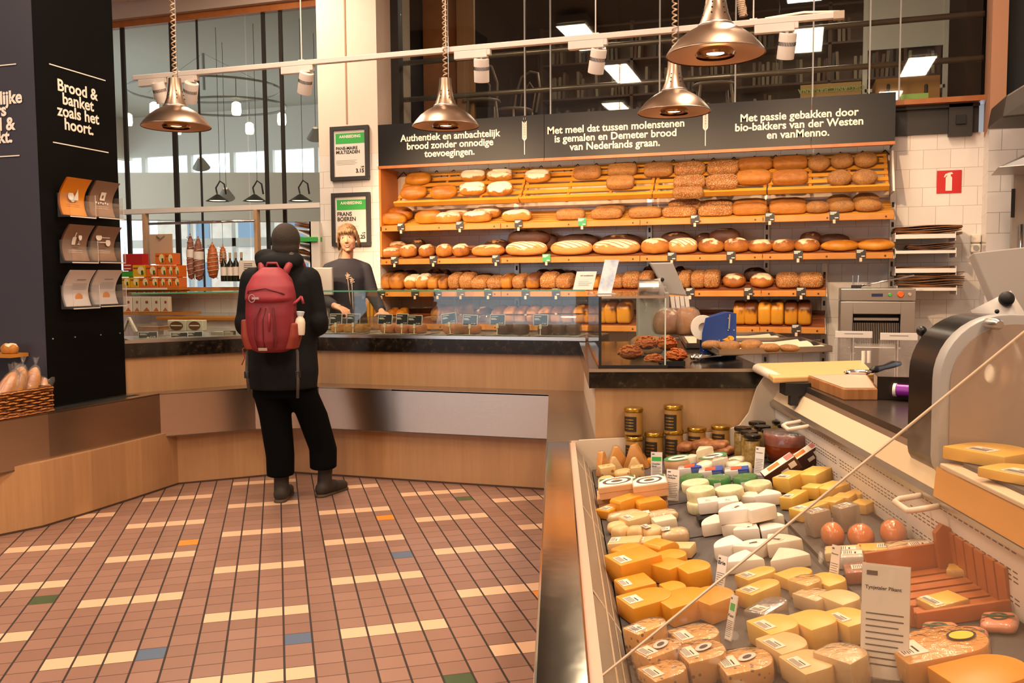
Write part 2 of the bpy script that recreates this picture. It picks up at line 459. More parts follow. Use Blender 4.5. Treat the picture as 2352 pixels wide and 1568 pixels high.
# street facade beyond
fb = MB(); fb.box(-34, -4, 42, 43, 0, 5.0, 0)
for i in range(9):
    for z in (0.9, 3.1): fb.box(-32 + i * 3, -30.6 + i * 3, 41.95, 42.0, z, z + 1.4, 1)
fo = fb.obj('house_facade', [mat('facade_brick', '#b9a99a', 0.8, var='#a89788', vs=2), mat('facade_window', '#5f7080', 0.2)])
tag(fo, 'pale brick house front across the street, far outside the hall windows', 'building')
# hall lights: ring chandelier with small glass lamps
ch = thing('ring_chandelier', 'grey double ring chandelier with small glass lamps behind the left window', 'chandelier', (-7.6, 10.4, 3.45))
for r, z, dx in ((1.05, 0.42, 0), (0.8, 0.18, 0.35)):
    MB().tube([(dx + r * math.cos(a * PI / 20), r * 0.8 * math.sin(a * PI / 20), z) for a in range(41)], 0.016, 6).obj('ring', GREYP, ch, smooth=True)
GLOW = mat('lamp_glow', '#fff2dc', 0.4, emit='#ffe6c0', es=5)
for k in range(6):
    a = k * PI / 3 + 0.4; p = (1.05 * math.cos(a), 0.84 * math.sin(a))
    MB().tube([(p[0], p[1], 0.42), (p[0], p[1], 0.1)], 0.006, 5).obj('rod', GREYP, ch)
    MB().lathe([(0.03, 0.12), (0.055, 0.1), (0.06, 0), (0.05, -0.04)], 12, (p[0], p[1], 0)).obj('lamp_shade', GLOW, ch, smooth=True)
MB().tube([(0, 0, 0.42), (0, 0, 0.9)], 0.02, 6).tube([(0, 0, 0.9), (0.9, 0, 0.45)], 0.004, 4).tube([(0, 0, 0.9), (-0.9, 0, 0.45)], 0.004, 4).obj('stem', GREYP, ch)
for k, (px, py, nm) in enumerate([(725, 318, 'rightmost'), (463, 385, 'leftmost'), (520, 455, 'middle')]):
    p = ony(px, py, 10.0)
    t = thing('hall_spotlight', 'grey hanging lamp glowing behind the left window, %s of three' % nm, 'lamp', p, group='lamps in the neighbouring hall')
    MB().lathe([(0.03, 0.14), (0.1, 0.02), (0.11, 0)], 16, cap=False).obj('lamp_shade', GREYP, t, rot=(0.5, 0.3, 0), smooth=True)
    MB().lathe([(0.0, 0.0), (0.085, 0.0)], 16, (0, 0, 0.012), cap=False).obj('bulb', GLOW, t, rot=(0.5, 0.3, 0))
    MB().tube([(0, 0, 0.13), (0, 0, 4.36 - p.z)], 0.003, 5).obj('cord', BLACKM, t)
for k, px in enumerate((500, 585, 690)):
    p = ony(px, 462, 9.4)
    t = thing('gooseneck_lamp', 'black gooseneck heat lamp hanging behind the left window, %s from the left' % ORD[k], 'lamp', p, group='gooseneck lamps in the hall')
    MB().lathe([(0.02, 0.08), (0.05, 0.06), (0.14, 0.0)], 16, cap=False).obj('lamp_shade', BEAMM, t, smooth=True)
    MB().tube([(0, 0, 0.07), (-0.02, 0, 0.16), (0.04, 0, 0.24), (0.10, 0, 0.2), (0.12, 0, 0.08)], 0.01, 6).obj('arm', BEAMM, t, smooth=True)
    MB().lathe([(0.0, 0.0), (0.1, 0.0)], 16, (0, 0, 0.01), cap=False).obj('bulb', GLOW, t)
    MB().tube([(0.04, 0, 0.24), (0.04, 0, 4.36 - p.z)], 0.003, 5).obj('cord', BLACKM, t)

# ------------------------------------------------------------ mezzanine above the bread shelves
MZ = 2.72
w = MB(); w.box(-3.75, 2.6, 8.0, 12.3, MZ - 0.02, MZ); w.obj('mezzanine_floor', DARKFL)['kind'] = 'structure'
w = MB(); w.box(-3.8, 2.6, 12.2, 12.3, MZ, 5.0); w.box(-3.85, -3.75, 8.36, 12.3, MZ, 5.0); w.box(2.5, 2.6, 8.1, 12.3, MZ, 5.0); w.box(-3.75, 2.6, 8.0, 12.3, 4.75, 4.9)
struct('wall_mezzanine', w, DARKM)
struct('trim_2', MB().box(-3.7, 1.40, 7.86, 8.04, 2.695, 2.735), TIMBER)
bm_ = MB(); bm_.box(-3.7, 1.32, 7.97, 8.12, 2.47, 2.69, 0); bm_.box(-3.7, 1.32, 7.93, 7.98, 2.665, 2.69, 0); bm_.box(1.10, 1.27, 7.93, 7.98, 2.44, 2.69, 0); bm_.box(1.15, 1.22, 7.91, 7.93, 2.53, 2.60, 1)
struct('wall_beam', bm_, [BEAMM, BLACKM])
mw = struct('window_2', MB().box(-3.70, -3.62, 7.9, 8.0, 2.72, 4.8).box(-3.7, 1.4, 7.92, 8.0, 4.55, 4.8), BEAMM)
posts = [ony(p, 100, 7.96).x for p in (1206, 1265, 1516, 1690, 1868, 1998, 2067)]
for x in posts: MB().box(x - 0.006, x + 0.006, 7.94, 7.965, 2.735, 4.6).obj('glazing_bar', GREYP, mw)
ed = [-3.62] + posts + [1.33]
for a, c2 in zip(ed, ed[1:]): MB().box(a + 0.006, c2 - 0.006, 7.95, 7.956, 2.735, 4.6).obj('pane', GLASS, mw)
for z, nm in ((3.41, 'upper'), (3.065, 'lower')):
    o = MB().tube([(-3.68, 8.1, z), (1.36, 8.1, z)], 0.024, 12).obj('railing_pipe', mat('railing_steel', '#8a7a6a', 0.35, 0.7), smooth=True)
    tag(o, '%s steel railing pipe running behind the dark mezzanine glass' % nm, 'railing', 'mezzanine railing pipes')
for x in (-2.2, .6): lamp('AREA', 'mezzanine_fill_light', (x, 10.2, 4.7), 22, WARM2, .3, 1.2)  # added area lights without fixtures, raising the mezzanine brightness
# furniture on the mezzanine
OAKD = mat('dark_oak', '#5a4030', 0.6)
bk = thing('bookcase', 'dark bookcase along the back of the mezzanine behind glass', 'bookcase', (-1.0, 11.7, MZ))
bw = MB()
for x in (-2.3, -1.1, 0.1, 1.3, 2.5): bw.box(x - 0.02, x + 0.02, 0, 0.3, 0, 1.9)
bw.obj('side_panel', OAKD, bk)
for z in (0.05, 0.5, 0.95, 1.4, 1.85): MB().box(-2.3, 2.5, 0, 0.3, z, z + 0.025).obj('shelf', OAKD, bk)
MB().box(-2.3, 2.5, 0.3, 0.32, 0, 1.9).obj('back_panel', OAKD, bk)
cols = ['#6b5848', '#80705c', '#4d4a45', '#8d7b62', '#5b3d2f', '#97876f']
bms = [MB().box(-0.017, 0.017, 0, 0.2, 0, 0.3).mesh('book', mat('book_cloth_%d' % i, c_, 0.7)) for i, c_ in enumerate(cols)]
for r, z in enumerate((0.525, 0.975, 1.425)):
    x = -2.2
    while x < 2.4:
        x += random.choice((0.042, 0.05, 0.06, 0.2))
        o = link('book', random.choice(bms), None, (-1.0 + x, 11.72, MZ + z), (0, random.uniform(-.06, .06), 0), (1, 1, random.uniform(.8, 1.15)))
        tag(o, 'dim book standing on the %s shelf of the mezzanine bookcase' % ('lowest', 'middle', 'top')[r], 'book', 'books on the %s mezzanine shelf' % ('lowest', 'middle', 'top')[r])
cu_ = thing('wardrobe', 'orange timber cupboard beside the column on the mezzanine', 'cupboard', (-3.73, 8.7, MZ))
MB().box(0.02, 0.30, 0, 0.5, 0, 1.8).obj('body', TIMBER, cu_)
MB().box(0.31, 0.50, 0.2, 0.24, 0, 1.8).obj('door', mat('pale_timber', '#c08a5a', 0.5), cu_)
def bentwood(loc, rz, label):
    t = thing('bentwood_chair', label, 'chair', loc, rz, group='bentwood chairs on the mezzanine')
    mm = mat('bentwood', '#9a8470', 0.4)
    MB().lathe([(0, .44), (.2, .44), (.21, .455), (.2, .47), (0, .47)], 20).obj('seat', mm, t, smooth=True)
    for sx in (-1, 1):
        MB().tube([(sx * .14, -.14, .44), (sx * .19, -.19, 0)], .014, 8).obj('leg', mm, t, smooth=True)
        MB().tube([(sx * .14, .14, .44), (sx * .18, .2, 0)], .014, 8).obj('leg', mm, t, smooth=True)
    MB().tube([(-.18, .17, .44), (-.19, .22, .7), (-.13, .25, .88), (0, .26, .92), (.13, .25, .88), (.19, .22, .7), (.18, .17, .44)], .013, 8).tube([(-.1, .19, .46), (-.11, .23, .68), (0, .25, .8), (.11, .23, .68), (.1, .19, .46)], .009, 8).obj('backrest', mm, t, smooth=True)
bentwood((ony(1105, 250, 9.0).x, 9.0, MZ), 0.4, 'bentwood chair on the mezzanine behind the leftmost railing bay')
bentwood((ony(1180, 250, 9.6).x, 9.6, MZ), -0.5, 'bentwood chair further back on the mezzanine, right of its twin')
bentwood((ony(1640, 230, 9.0).x, 9.0, MZ), 0.2, 'bentwood chair on the mezzanine behind the round lamp')
ws = thing('display_board', 'white freestanding panel on posts at the right of the mezzanine', 'panel', (0, 9.0, MZ))
a, c2 = ony(1987, 150, 9.0), ony(2172, 150, 9.0)
MB().box(a.x - .02, a.x + .02, 0, .04, 0, 1.27).box(c2.x - .02, c2.x + .02, 0, .04, 0, 1.42).obj('post', WHITE, ws)
MB().box(a.x, c2.x, .01, .03, .68, 1.27).obj('panel', WHITE, ws)
MB().box(a.x, c2.x, 0.0, .35, .30, .33).obj('shelf', WHITE, ws)
def pxbox(name, x0, x1, yb, yt, y, d, material, label, cat, zmin=None, bev=0.0):
    A, B, Cc = ony(x0, yb, y), ony(x1, yb, y), ony(x0, yt, y)
    z0 = A.z if zmin is None else zmin
    o = MB().box(A.x, B.x, 0, d, 0, Cc.z - z0).obj(name, material, None, (0, y, z0), bevel=bev)
    return tag(o, label, cat) if label else o
CARD = mat('brown_cardboard', '#a8743c', 0.75)
cb = pxbox('cardboard_box', 2010, 2158, 233, 182, 8.3, .4, CARD, 'brown cardboard box with hand holes on the mezzanine floor', 'box', MZ)
for px in (2040, 2127):
    p = ony(px, 205, 8.299); MB().cap((p.x, -.004, p.z - MZ - .03), (p.x, -.004, p.z - MZ + .03), .014).obj('hand_hole', BLACKM, cb, smooth=True)
pxbox('green_box', 2068, 2132, 234, 217, 8.16, .1, mat('lime_card', '#a9cf6a', 0.6), 'small lime green box in front of the cardboard box upstairs', 'box', MZ)
bx = pxbox('banana_box', 1838, 1978, 228, 196, 8.35, .4, mat('banana_card', '#b08a55', 0.7), 'fruit box with green print upside down on the mezzanine', 'box', MZ)
A, B = ony(1842, 212, 8.345), ony(1976, 199, 8.345)
MB().box(A.x, B.x, -.006, 0, A.z - MZ, B.z - MZ).obj('printed_band', mat('banana_green', '#4c6a34', 0.7), bx)
text('ORGANIC BANANA', .06, mat('banana_ink', '#a9b070', .7), parent=bx, loc=((A.x + B.x) / 2, -.008, (A.z + B.z) / 2 - MZ + .02), rot=(PI / 2, PI, 0))
# extractor hood and cold store door at the right
h = thing('extractor_hood', 'grey steel hood jutting in at the upper right', 'hood', (1.19, 6.5, 2.03))
MB().hexa([(0, 0, 0), (1.2, -.5, 0), (1.2, .6, 0), (.05, .5, 0), (.55, 0, .28), (1.2, -.5, .5), (1.2, .6, .5), (.55, .5, .28)]).obj('canopy', STEELR, h, bevel=.008)
h2 = tag(MB().hexa([(1.23, 6.6, 2.36), (2.4, 6.2, 2.36), (2.4, 7.2, 2.36), (1.23, 7.1, 2.36), (1.25, 6.6, 2.5), (2.4, 6.2, 3.2), (2.4, 7.2, 3.2), (1.25, 7.1, 2.5)]).obj('air_duct', mat('dark_duct', '#4a423b', .5, .5), bevel=.01), 'dark sloping air duct above the steel hood at the right', 'duct')
d_ = thing('cold_store_door', 'grey metal door edge beside the tiled pier at the right', 'door', (0, 7.2, 0))
A, B = ony(2326, 480, 7.2), ony(2345, 480, 7.2)
MB().box(A.x, A.x + .5, 0, .06, 0, 2.05).obj('door_leaf', STEELR, d_); MB().box(A.x - .012, A.x + .01, -.02, 0, 1.75, 1.95).obj('hinge', BLACKM, d_)
MB().tube([(A.x + .05, -.05, .9), (A.x + .05, -.05, 1.7)], .012, 8).obj('handle', CHROME, d_, smooth=True)
# ============================================================ DARK PILLAR WITH BROCHURES
PILM = mat('pillar_paint_lit', '#3b3a44', 0.42)  # pillar paint with the daylight on the left face put into the colour
PILB = mat('pillar_paint_shaded', '#030303', 0.6, spec=.12)  # same pillar paint, darkened for the right face away from the daylight
w = MB(); w.hexa([(-6.2, 4.085, .6235), (-4.098, 4.085, .6235), (-4.125, 4.738, .6235), (-6.2, 4.738, .6235), (-6.2, 4.085, 4.6), (-4.098, 4.085, 4.6), (-4.125, 4.738, 4.6), (-6.2, 4.738, 4.6)], 0)
pil = struct('wall_pillar', w, PILM)
ang = math.atan2(4.738 - 4.085, -4.125 + 4.098)          # right face runs along this angle
def pf(px, py, d=0.0):       # point on the pillar's right face
    n = np.array([math.sin(ang), -math.cos(ang), 0]); p = onplane(px, py, n, np.array([-4.098, 4.085, 0]) @ n + d); return p
MB().hexa([(0, -.004, 0), (.6536, -.004, 0), (.6536, 0, 0), (0, 0, 0), (0, -.004, 3.98), (.6536, -.004, 3.98), (.6536, 0, 3.98), (0, 0, 3.98)]).obj('shaded_face', PILB, pil, (-4.098, 4.085, .617), (0, 0, ang))
def fit(s, wid, material, parent, loc, rot, **k):
    o = text(s, 0.1, material, parent=parent, loc=loc, rot=rot, **k)
    xs = [v.co.x for v in o.data.vertices]; ww = max(xs) - min(xs); f = wid / ww
    o.scale = (f, f, f); return o
RF = (PI / 2, 0, ang)
l0, l1 = pf(137, 275, .006), pf(234, 275, .006)
wd = (pf(233, 288, .006) - pf(137, 258, .006)); wd.z = 0
fit('Brood &\nbanket\nzoals het\nhoort.', wd.length, CREAM, pil, pf(179, 219, .005), RF, bold=.02, line=.76)
for (a, b_) in (((113, 150), (242, 182)), ((122, 329), (249, 348))):
    p, q = pf(*a, .006), pf(*b_, .006); L = (q - p); L.z = 0
    MB().box(0, L.length, -.001, .001, -.003, .003).obj('rule', CREAM, pil, (p.x, p.y, (p.z + q.z) / 2), (0, 0, ang))
def lf(px, py): return ony(px, py, 4.08)
for s, px, py, h in (('elijke', 51, 235, .095), ('rs', 15, 265, .095), ('d &', 34, 297, .095), ('kt.', 29, 326, .095)):
    text(s, .10, CREAM, parent=pil, loc=lf(px, py), rot=(PI / 2, 0, 0), align='RIGHT', bold=.03)
for a, b_ in ((37, 147), (45, 357)):
    p = lf(a, b_); MB().box(p.x - .5, p.x, 4.078, 4.08, p.z - .003, p.z + .003).obj('rule', CREAM, pil)
for px, py in ((121, 778), (172, 774), (231, 769), (275, 765)):
    MB().ell((0, 0, 0), .006, n=8, m=6).obj('screw', CHROME, pil, pf(px, py, .004))
BRO = {'amber': mat('amber_card', '#e08a12', .6), 'brown': mat('brown_card', '#8a6a54', .6), 'white': mat('white_card', '#ddd2cc', .6)}
def brochure(quad, col, label, hl, icon):
    (x0, y0), (x1, y1) = quad
    p, q = pf(x0, y1, .015), pf(x1, y1, .015); L = (q - p); L.z = 0; L = L.length
    top = pf(x0, y0, .015).z; H = top - p.z
    t = thing('brochure_stack', label, 'brochure', p, rot=(0, 0, ang)); hold = thing('brochure_holder', hl, 'holder', p, rot=(0, 0, ang))
    bend = lambda v: -.03 - .05 * v * v + .03 * math.sin(v * 3)
    b = MB()
    for k in range(4):
        b.grid(lambda u, v, k=k: (.008 + u * (L - .016), bend(v) + .004 * k, .012 + v * (H - .012)), 3, 12)
    b.obj('leaflets', BRO[col], t, smooth=True)
    im = CREAM if col == 'brown' else (PAPER if col == 'amber' else mat('orange_print', '#d88a3a', .6))
    def pr(name, u0, u1, v0, v1, m_, ex=.0035):
        MB().grid(lambda u, v: (L * (u0 + (u1 - u0) * u), bend(v0 + (v1 - v0) * v) - ex, H * (v0 + (v1 - v0) * v)), 2, 4).obj(name, m_, t)
    def disc(u, v, r, m_, sx=1.0):
        MB().add([(L * u + r * sx * math.cos(a * PI / 12), bend(v) - .004 - .2 * r * math.sin(a * PI / 12) * v * .3, H * v + r * math.sin(a * PI / 12)) for a in range(24)], [tuple(range(24))]).obj('printed_picture', m_, t)
    if icon == 'cheese': disc(.42, .55, .024, im); disc(.5, .5, .022, im); MB().add([(L * .5, bend(.5) - .006, H * .45), (L * .7, bend(.5) - .006, H * .45), (L * .62, bend(.72) - .004, H * .75)], [(0, 1, 2)]).obj('printed_picture', im, t)
    elif icon == 'bag': pr('printed_picture', .42, .62, .5, .72, im); pr('printed_picture', .48, .55, .56, .64, BRO['brown'], .005); [disc(.3 + .09 * i, .44 - .02 * (i % 2), .006, im) for i in range(6)]
    elif icon == 'bottle': pr('printed_picture', .36, .5, .48, .68, im); pr('printed_picture', .41, .45, .68, .8, im); disc(.63, .68, .018, im, .8); pr('printed_picture', .62, .64, .5, .66, im); pr('printed_picture', .57, .69, .49, .505, im)
    elif icon == 'tools': pr('printed_picture', .3, .7, .68, .71, im); disc(.27, .7, .02, im, 1.3); pr('printed_picture', .25, .6, .55, .585, im); disc(.68, .565, .022, im)
    if icon == 'cookie':
        disc(.58, .28, .026, im, 1.2)
        for i in range(5): pr('printed_line', .32, .86, .64 - .035 * i, .645 - .035 * i, INK)
        pr('printed_line', .42, .76, .74, .752, INK)
    else:
        pr('printed_heading', .38, .62, .40, .425, INK if col == 'amber' else mat('dark_brown_ink', '#5a4334', .7))
        for i in range(2): pr('printed_line', .25, .78, .33 - .05 * i, .336 - .05 * i, INK if col == 'amber' else CREAM)
    MB().box(0, L, -.085, -.083, 0, H * .42).box(0, .002, -.085, 0, 0, H * .6).box(L - .002, L, -.085, 0, 0, H * .6).box(0, L, -.085, 0, -.003, 0).obj('tray', ACRYL, hold)
    MB().box(0, L, -.087, -.0855, -.003, .003).box(L - .002, L, -.087, -.085, 0, H * .6).obj('lip', mat('acrylic_edge', '#d8cfc4', .2), hold)
for quad, col, label, hl, ic in [
    (((133, 407), (193, 497)), 'amber', 'amber leaflets with a white cheese picture on the black pillar', 'clear holder of the amber leaflets on the black pillar', 'cheese'),
    (((200, 415), (258, 500)), 'brown', 'brown leaflets with a spilling bag picture, right of the amber ones', 'clear holder right of the amber leaflets', 'bag'),
    (((138, 515), (199, 603)), 'brown', 'brown leaflets with a bottle and glass picture on the pillar', 'clear holder of the bottle leaflets in the middle row', 'bottle'),
    (((203, 519), (262, 603)), 'brown', 'brown leaflets with kitchen tools picture on the pillar', 'clear holder of the kitchen tools leaflets in the middle row', 'tools'),
    (((141, 620), (203, 709)), 'white', 'white leaflets with a cookie picture, lower left on the pillar', 'clear holder of the lower left white leaflets', 'cookie'),
    (((205, 620), (265, 704)), 'white', 'white leaflets with a cookie picture, lower right on the pillar', 'clear holder of the lower right white leaflets', 'cookie')]:
    brochure(quad, col, label, hl, ic)

# ============================================================ SIGNS AND PICTURES
SIGNM = mat('sign_panel', '#161312', 0.42, spec=.35)
YS = 7.6
xs = [-3.70, ony(1250, 320, YS).x, ony(1622, 280, YS).x + .0, .68]
seams = [-3.70, ony(1250, 320, YS).x, ony(1864, 260, YS).x, .68]
SG = [('Authentiek en ambachtelijk\nbrood zonder onnodige\ntoevoegingen.', 917, 1147, 310, 1032, 'leftmost black bread sign with cream lettering about craft baking'),
      ('Met meel dat tussen molenstenen\nis gemalen en Demeter brood\nvan Nederlands graan.', 1254, 1568, 292, 1411, 'middle black bread sign with cream lettering about millstones'),
      ('Met passie gebakken door\nbio-bakkers van der Westen\nen vanMenno.', 1686, 1980, 265, 1833, 'rightmost black bread sign with cream lettering about bakers')]
segs = [(-3.70, seams[1] - .002), (seams[1] + .002, seams[2] - .002), (seams[2] + .002, .68)]
for (s, x0, x1, yy, xc, lab), (a, b_) in zip(SG, segs):
    t = thing('sign_board', lab, 'sign', (a, YS, 2.365))
    MB().box(0, b_ - a, 0, .03, .015, .386).obj('panel', SIGNM, t)
    MB().box(0, b_ - a, -.012, .03, -.012, .013).obj('timber_edge', TIMBER, t)
    if a > -1: MB().box(b_ - a - .005, b_ - a, .03, .38, .0, .386).obj('end_panel', SIGNM, t)
    A, B = ony(x0, yy, YS), ony(x1, yy, YS)
    px0 = {917: (1032, 318), 1254: (1411, 298), 1686: (1833, 271)}[x0]
    C0 = ony(px0[0], px0[1], YS)
    o = fit(s, B.x - A.x, CREAM, t, (C0.x - a, -.001, C0.z - 2.365 - .004), (PI / 2, 0, 0), bold=.022, line=.86)
def wheat(px, y0, y1, owner_x):
    A, B = ony(px, y0, YS), ony(px, y1, YS); h = A.z - B.z
    m_ = MB(); m_.box(-.003, .003, -.002, 0, 0, h * .55)
    for k in range(7):
        z = h * (.42 + .075 * k)
        for sx in (-1, 1):
            m_.add([(0, -.002, z - .004), (sx * .02, -.002, z + .02), (sx * .021, -.002, z + .045), (sx * .004, -.002, z + .028)], [(0, 1, 2, 3)])
            m_.box(sx * .008 - .0007, sx * .008 + .0007, -.002, -.001, z + .03, z + .075)
    m_.box(-.001, .001, -.002, -.001, h * .9, h * 1.02)
    return m_, B
pan = [o for o in COL.objects if o.name.startswith('sign_board')]
for px, y0, y1, i in ((1205, 280, 355, 0), (1620, 252, 335, 1)):
    m_, B = wheat(px, y0, y1, 0); a = segs[i][0]
    m_.obj('wheat_emblem', CREAM, pan[i], (B.x - a, -.0005, B.z - 2.365))
def poster(x0, x1, y0, y1, lab, l2, l3):
    A, B = ony(x0, y1, 7.58), ony(x1, y0 - 0, 7.58); zt = ony(x0, y0, 7.58).z
    t = thing('poster_frame', lab, 'poster', (A.x, 7.58, A.z)); Wd, Ht = B.x - A.x, zt - A.z
    f = MB(); fw = .035
    f.box(0, Wd, -.015, .02, 0, fw).box(0, Wd, -.015, .02, Ht - fw, Ht).box(0, fw, -.015, .02, fw, Ht - fw).box(Wd - fw, Wd, -.015, .02, fw, Ht - fw)
    f.obj('frame', mat('slate_frame', '#3a3838', .45), t, bevel=.002)
    MB().box(fw, Wd - fw, 0, .01, fw, Ht - fw).obj('paper', PAPER, t)
    MB().box(fw + .018, Wd - fw - .001, -.001, 0, Ht * .68, Ht * .87).obj('green_band', GREEN, t)
    fit('AANBIEDING', Wd * .56, CREAM, t, (Wd * .5 + .006, -.002, Ht * .785), (PI / 2, 0, 0), bold=.03)
    fit(l2, Wd * (.62 if len(l2) > 16 else .48), INK, t, (fw + .02, -.002, Ht * .57), (PI / 2, 0, 0), align='LEFT', bold=.02, line=.9)
    for k in range(4): MB().box(fw + .02, fw + .02 + Wd * (.55 - .05 * (k % 2)), -.0012, 0, Ht * (.37 - .025 * k), Ht * (.375 - .025 * k)).obj('small_print', GREYP, t)
    text(l3, Ht * .1, INK, parent=t, loc=(Wd - fw - .015, -.002, Ht * .14), rot=(PI / 2, 0, 0), align='RIGHT', bold=.03)
    text('3.89' if l3 == '3.15' else '4.99', Ht * .04, INK, parent=t, loc=(Wd - fw - .015, -.002, Ht * .23), rot=(PI / 2, 0, 0), align='RIGHT', bold=.02)
poster(761, 846, 292, 416, 'upper framed offer poster with a green band on the white column', 'PANE-MAIRE\nMULTIZADEN', '3.15')
poster(764, 849, 444, 566, 'lower framed offer poster behind the smiling woman', 'FRANS\nBOEREN', '3.25')
# fire extinguisher sign and socket
A, B = ony(2151, 444, 7.99), ony(2209, 390, 7.99)
t = thing('fire_sign', 'red square fire extinguisher sign on the white tiled wall', 'sign', (A.x, 7.99, A.z)); s_ = B.x - A.x
MB().box(0, s_, 0, .008, 0, B.z - A.z).obj('plate', mat('sign_red', '#c8201c', .4), t)
MB().prism([(.36 * s_, .1 * s_), (.62 * s_, .1 * s_), (.62 * s_, .68 * s_), (.56 * s_, .76 * s_), (.56 * s_, .82 * s_), (.66 * s_, .84 * s_), (.6 * s_, .92 * s_), (.48 * s_, .9 * s_), (.34 * s_, .84 * s_), (.28 * s_, .70 * s_), (.32 * s_, .70 * s_), (.42 * s_, .80 * s_), (.42 * s_, .76 * s_), (.36 * s_, .68 * s_)][::1], 0, .002).obj('extinguisher_symbol', CREAM, t, (0, -.0005, 0), (PI / 2, 0, 0))
A = ony(2240, 555, 7.98); t = thing('wall_socket', 'cream double wall socket on the tiles right of the paper bags', 'socket', A)
MB().box(-.035, .035, -.045, .02, -.01, .06).obj('cover', CREAM, t, bevel=.01)
MB().box(-.035, .035, -.045, .02, -.085, -.015).obj('cover', CREAM, t, bevel=.01); MB().lathe([(.0, 0), (.022, 0), (.022, .004)], 16).obj('outlet', GREYP, t, (0, -.047, -.05), (PI / 2, 0, 0))

# ============================================================ BREAD SHELVES
SHW = mat('shelf_wood', '#c98535', 0.42, var='#b9752a', vs=5)
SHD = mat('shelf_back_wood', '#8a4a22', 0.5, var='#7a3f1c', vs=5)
SLATW = mat('slat_wood', '#d8962f', 0.45, var='#cc8826', vs=6)
TL = 0.32                      # shelf tilt (rise per metre of depth)
def shelf(z, x0, x1, joints, label):
    t = thing('bread_shelf', label, 'shelf', (0, 0, 0))
    cuts = [x0] + joints + [x1]
    for a, b_ in zip(cuts, cuts[1:]):
        MB().box(a + .002, b_ - .002, 7.6, 7.62, z - .048, z).obj('front_board', SHW, t, bevel=.003)
        s_ = MB()
        for k in range(5):
            y = 7.625 + k * .068; zz = z - .02 + (y - 7.6) * TL
            s_.hexa([(a, y, zz), (b_, y, zz), (b_, y + .05, zz + .05 * TL), (a, y + .05, zz + .05 * TL), (a, y, zz + .014), (b_, y, zz + .014), (b_, y + .05, zz + .014 + .05 * TL), (a, y + .05, zz + .014 + .05 * TL)])
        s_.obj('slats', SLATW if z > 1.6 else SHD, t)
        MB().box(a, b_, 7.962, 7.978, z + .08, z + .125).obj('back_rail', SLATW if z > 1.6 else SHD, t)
    for x in cuts:
        MB().hexa([(x - .008, 7.62, z - .05), (x + .008, 7.62, z - .05), (x + .008, 7.98, z + .03), (x - .008, 7.98, z + .03), (x - .008, 7.62, z - .03), (x + .008, 7.62, z - .03), (x + .008, 7.98, z + .09), (x - .008, 7.98, z + .09)]).obj('bracket', WHITE, t)
    q = MB()
    for a, b_ in zip(cuts, cuts[1:]):
        for x in (a + .06, (a + b_) / 2, b_ - .06): q.T = Matrix.Translation((x, 7.5995, z - .026)) @ Matrix.Rotation(PI / 2, 4, 'X'); q.lathe([(0, 0), (.007, 0), (.008, .002)], 8)
    q.T = Matrix.Identity(4); q.obj('screws', mat('screw_brown', '#5a3a20', .4, .6), t)
    return t
jx = [ony(1250 if False else p, 520, 7.6).x for p in (1472,)] 
J = lambda *p: [ony(q, 540, 7.6).x for q in p]
NAMES = {1: 'uppermost flat', 2: 'second', 3: 'third', 4: 'lowest'}
SZ = {1: 1.83, 2: 1.527, 3: 1.232, 4: .935}
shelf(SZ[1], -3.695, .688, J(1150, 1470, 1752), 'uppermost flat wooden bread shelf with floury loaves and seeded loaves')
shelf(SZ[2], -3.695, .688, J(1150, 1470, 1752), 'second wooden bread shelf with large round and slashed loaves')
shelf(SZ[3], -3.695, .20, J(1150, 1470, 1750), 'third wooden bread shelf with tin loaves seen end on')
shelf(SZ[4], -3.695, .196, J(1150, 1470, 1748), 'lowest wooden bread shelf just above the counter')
# sloping slatted rack under the sign
R0, R1, ZR0, ZR1 = 7.63, 7.95, 2.03, 2.36
RA = math.atan2(ZR1 - ZR0, R1 - R0)
rc = [-3.56] + [ony(p, 440, 7.65).x for p in (1196, 1500, 1762)] + [.655]
for i, (a, b_) in enumerate(zip(rc, rc[1:])):
    t = thing('slatted_rack', 'sloping slatted bread rack under the black signs, %s panel from the left' % ORD[i], 'rack', (a, R0, ZR0), rot=(RA, 0, 0), group='sloping bread racks')
    L = math.hypot(R1 - R0, ZR1 - ZR0)
    for k in range(6):
        MB().box(.006, b_ - a - .006, k * L / 6 + .012, k * L / 6 + .052, -.012, 0).obj('slat', SLATW, t, bevel=.002)
    MB().box(.006, b_ - a - .006, -.02, 0, -.015, .035).obj('front_rail', SLATW, t, bevel=.002)
    for x in (.02, (b_ - a) * .36, (b_ - a) * .68, b_ - a - .02): MB().box(x - .012, x + .012, -.01, L, -.032, -.012).obj('bearer', SHW, t)
# back lattice above rack, side cheek and uprights
t = thing('rack_backing', 'wall panel with dark zigzag wire lattice above the sloping bread rack', 'panel', (0, 7.955, 2.0))
MB().box(-3.7, .68, .02, .03, -.02, .36).obj('panel', mat('pale_panel', '#d9c3ae', .6), t)
z_ = MB(); x = -3.68
while x < .6:
    z_.tube([(x, 0, .3), (x + .07, 0, .36)], .004, 5).tube([(x + .07, 0, .36), (x + .12, 0, .30)], .004, 5); x += .17
z_.obj('lattice_wire', BLACKM, t)
t = thing('rack_cheek', 'orange wooden cheek closing the left end of the bread rack', 'panel', (-3.70, 7.6, 1.55))
MB().hexa([(0, 0, .0), (.02, 0, .0), (.02, .4, 0), (0, .4, 0), (0, 0, .82), (.02, 0, .82), (.02, .4, .82), (0, .4, .82)]).obj('board', mat('cheek_wood', '#d9853f', .5), t)
t = thing('rack_cheek', 'pale end panel closing the right end of the bread rack', 'panel', (.675, 7.62, 2.0))
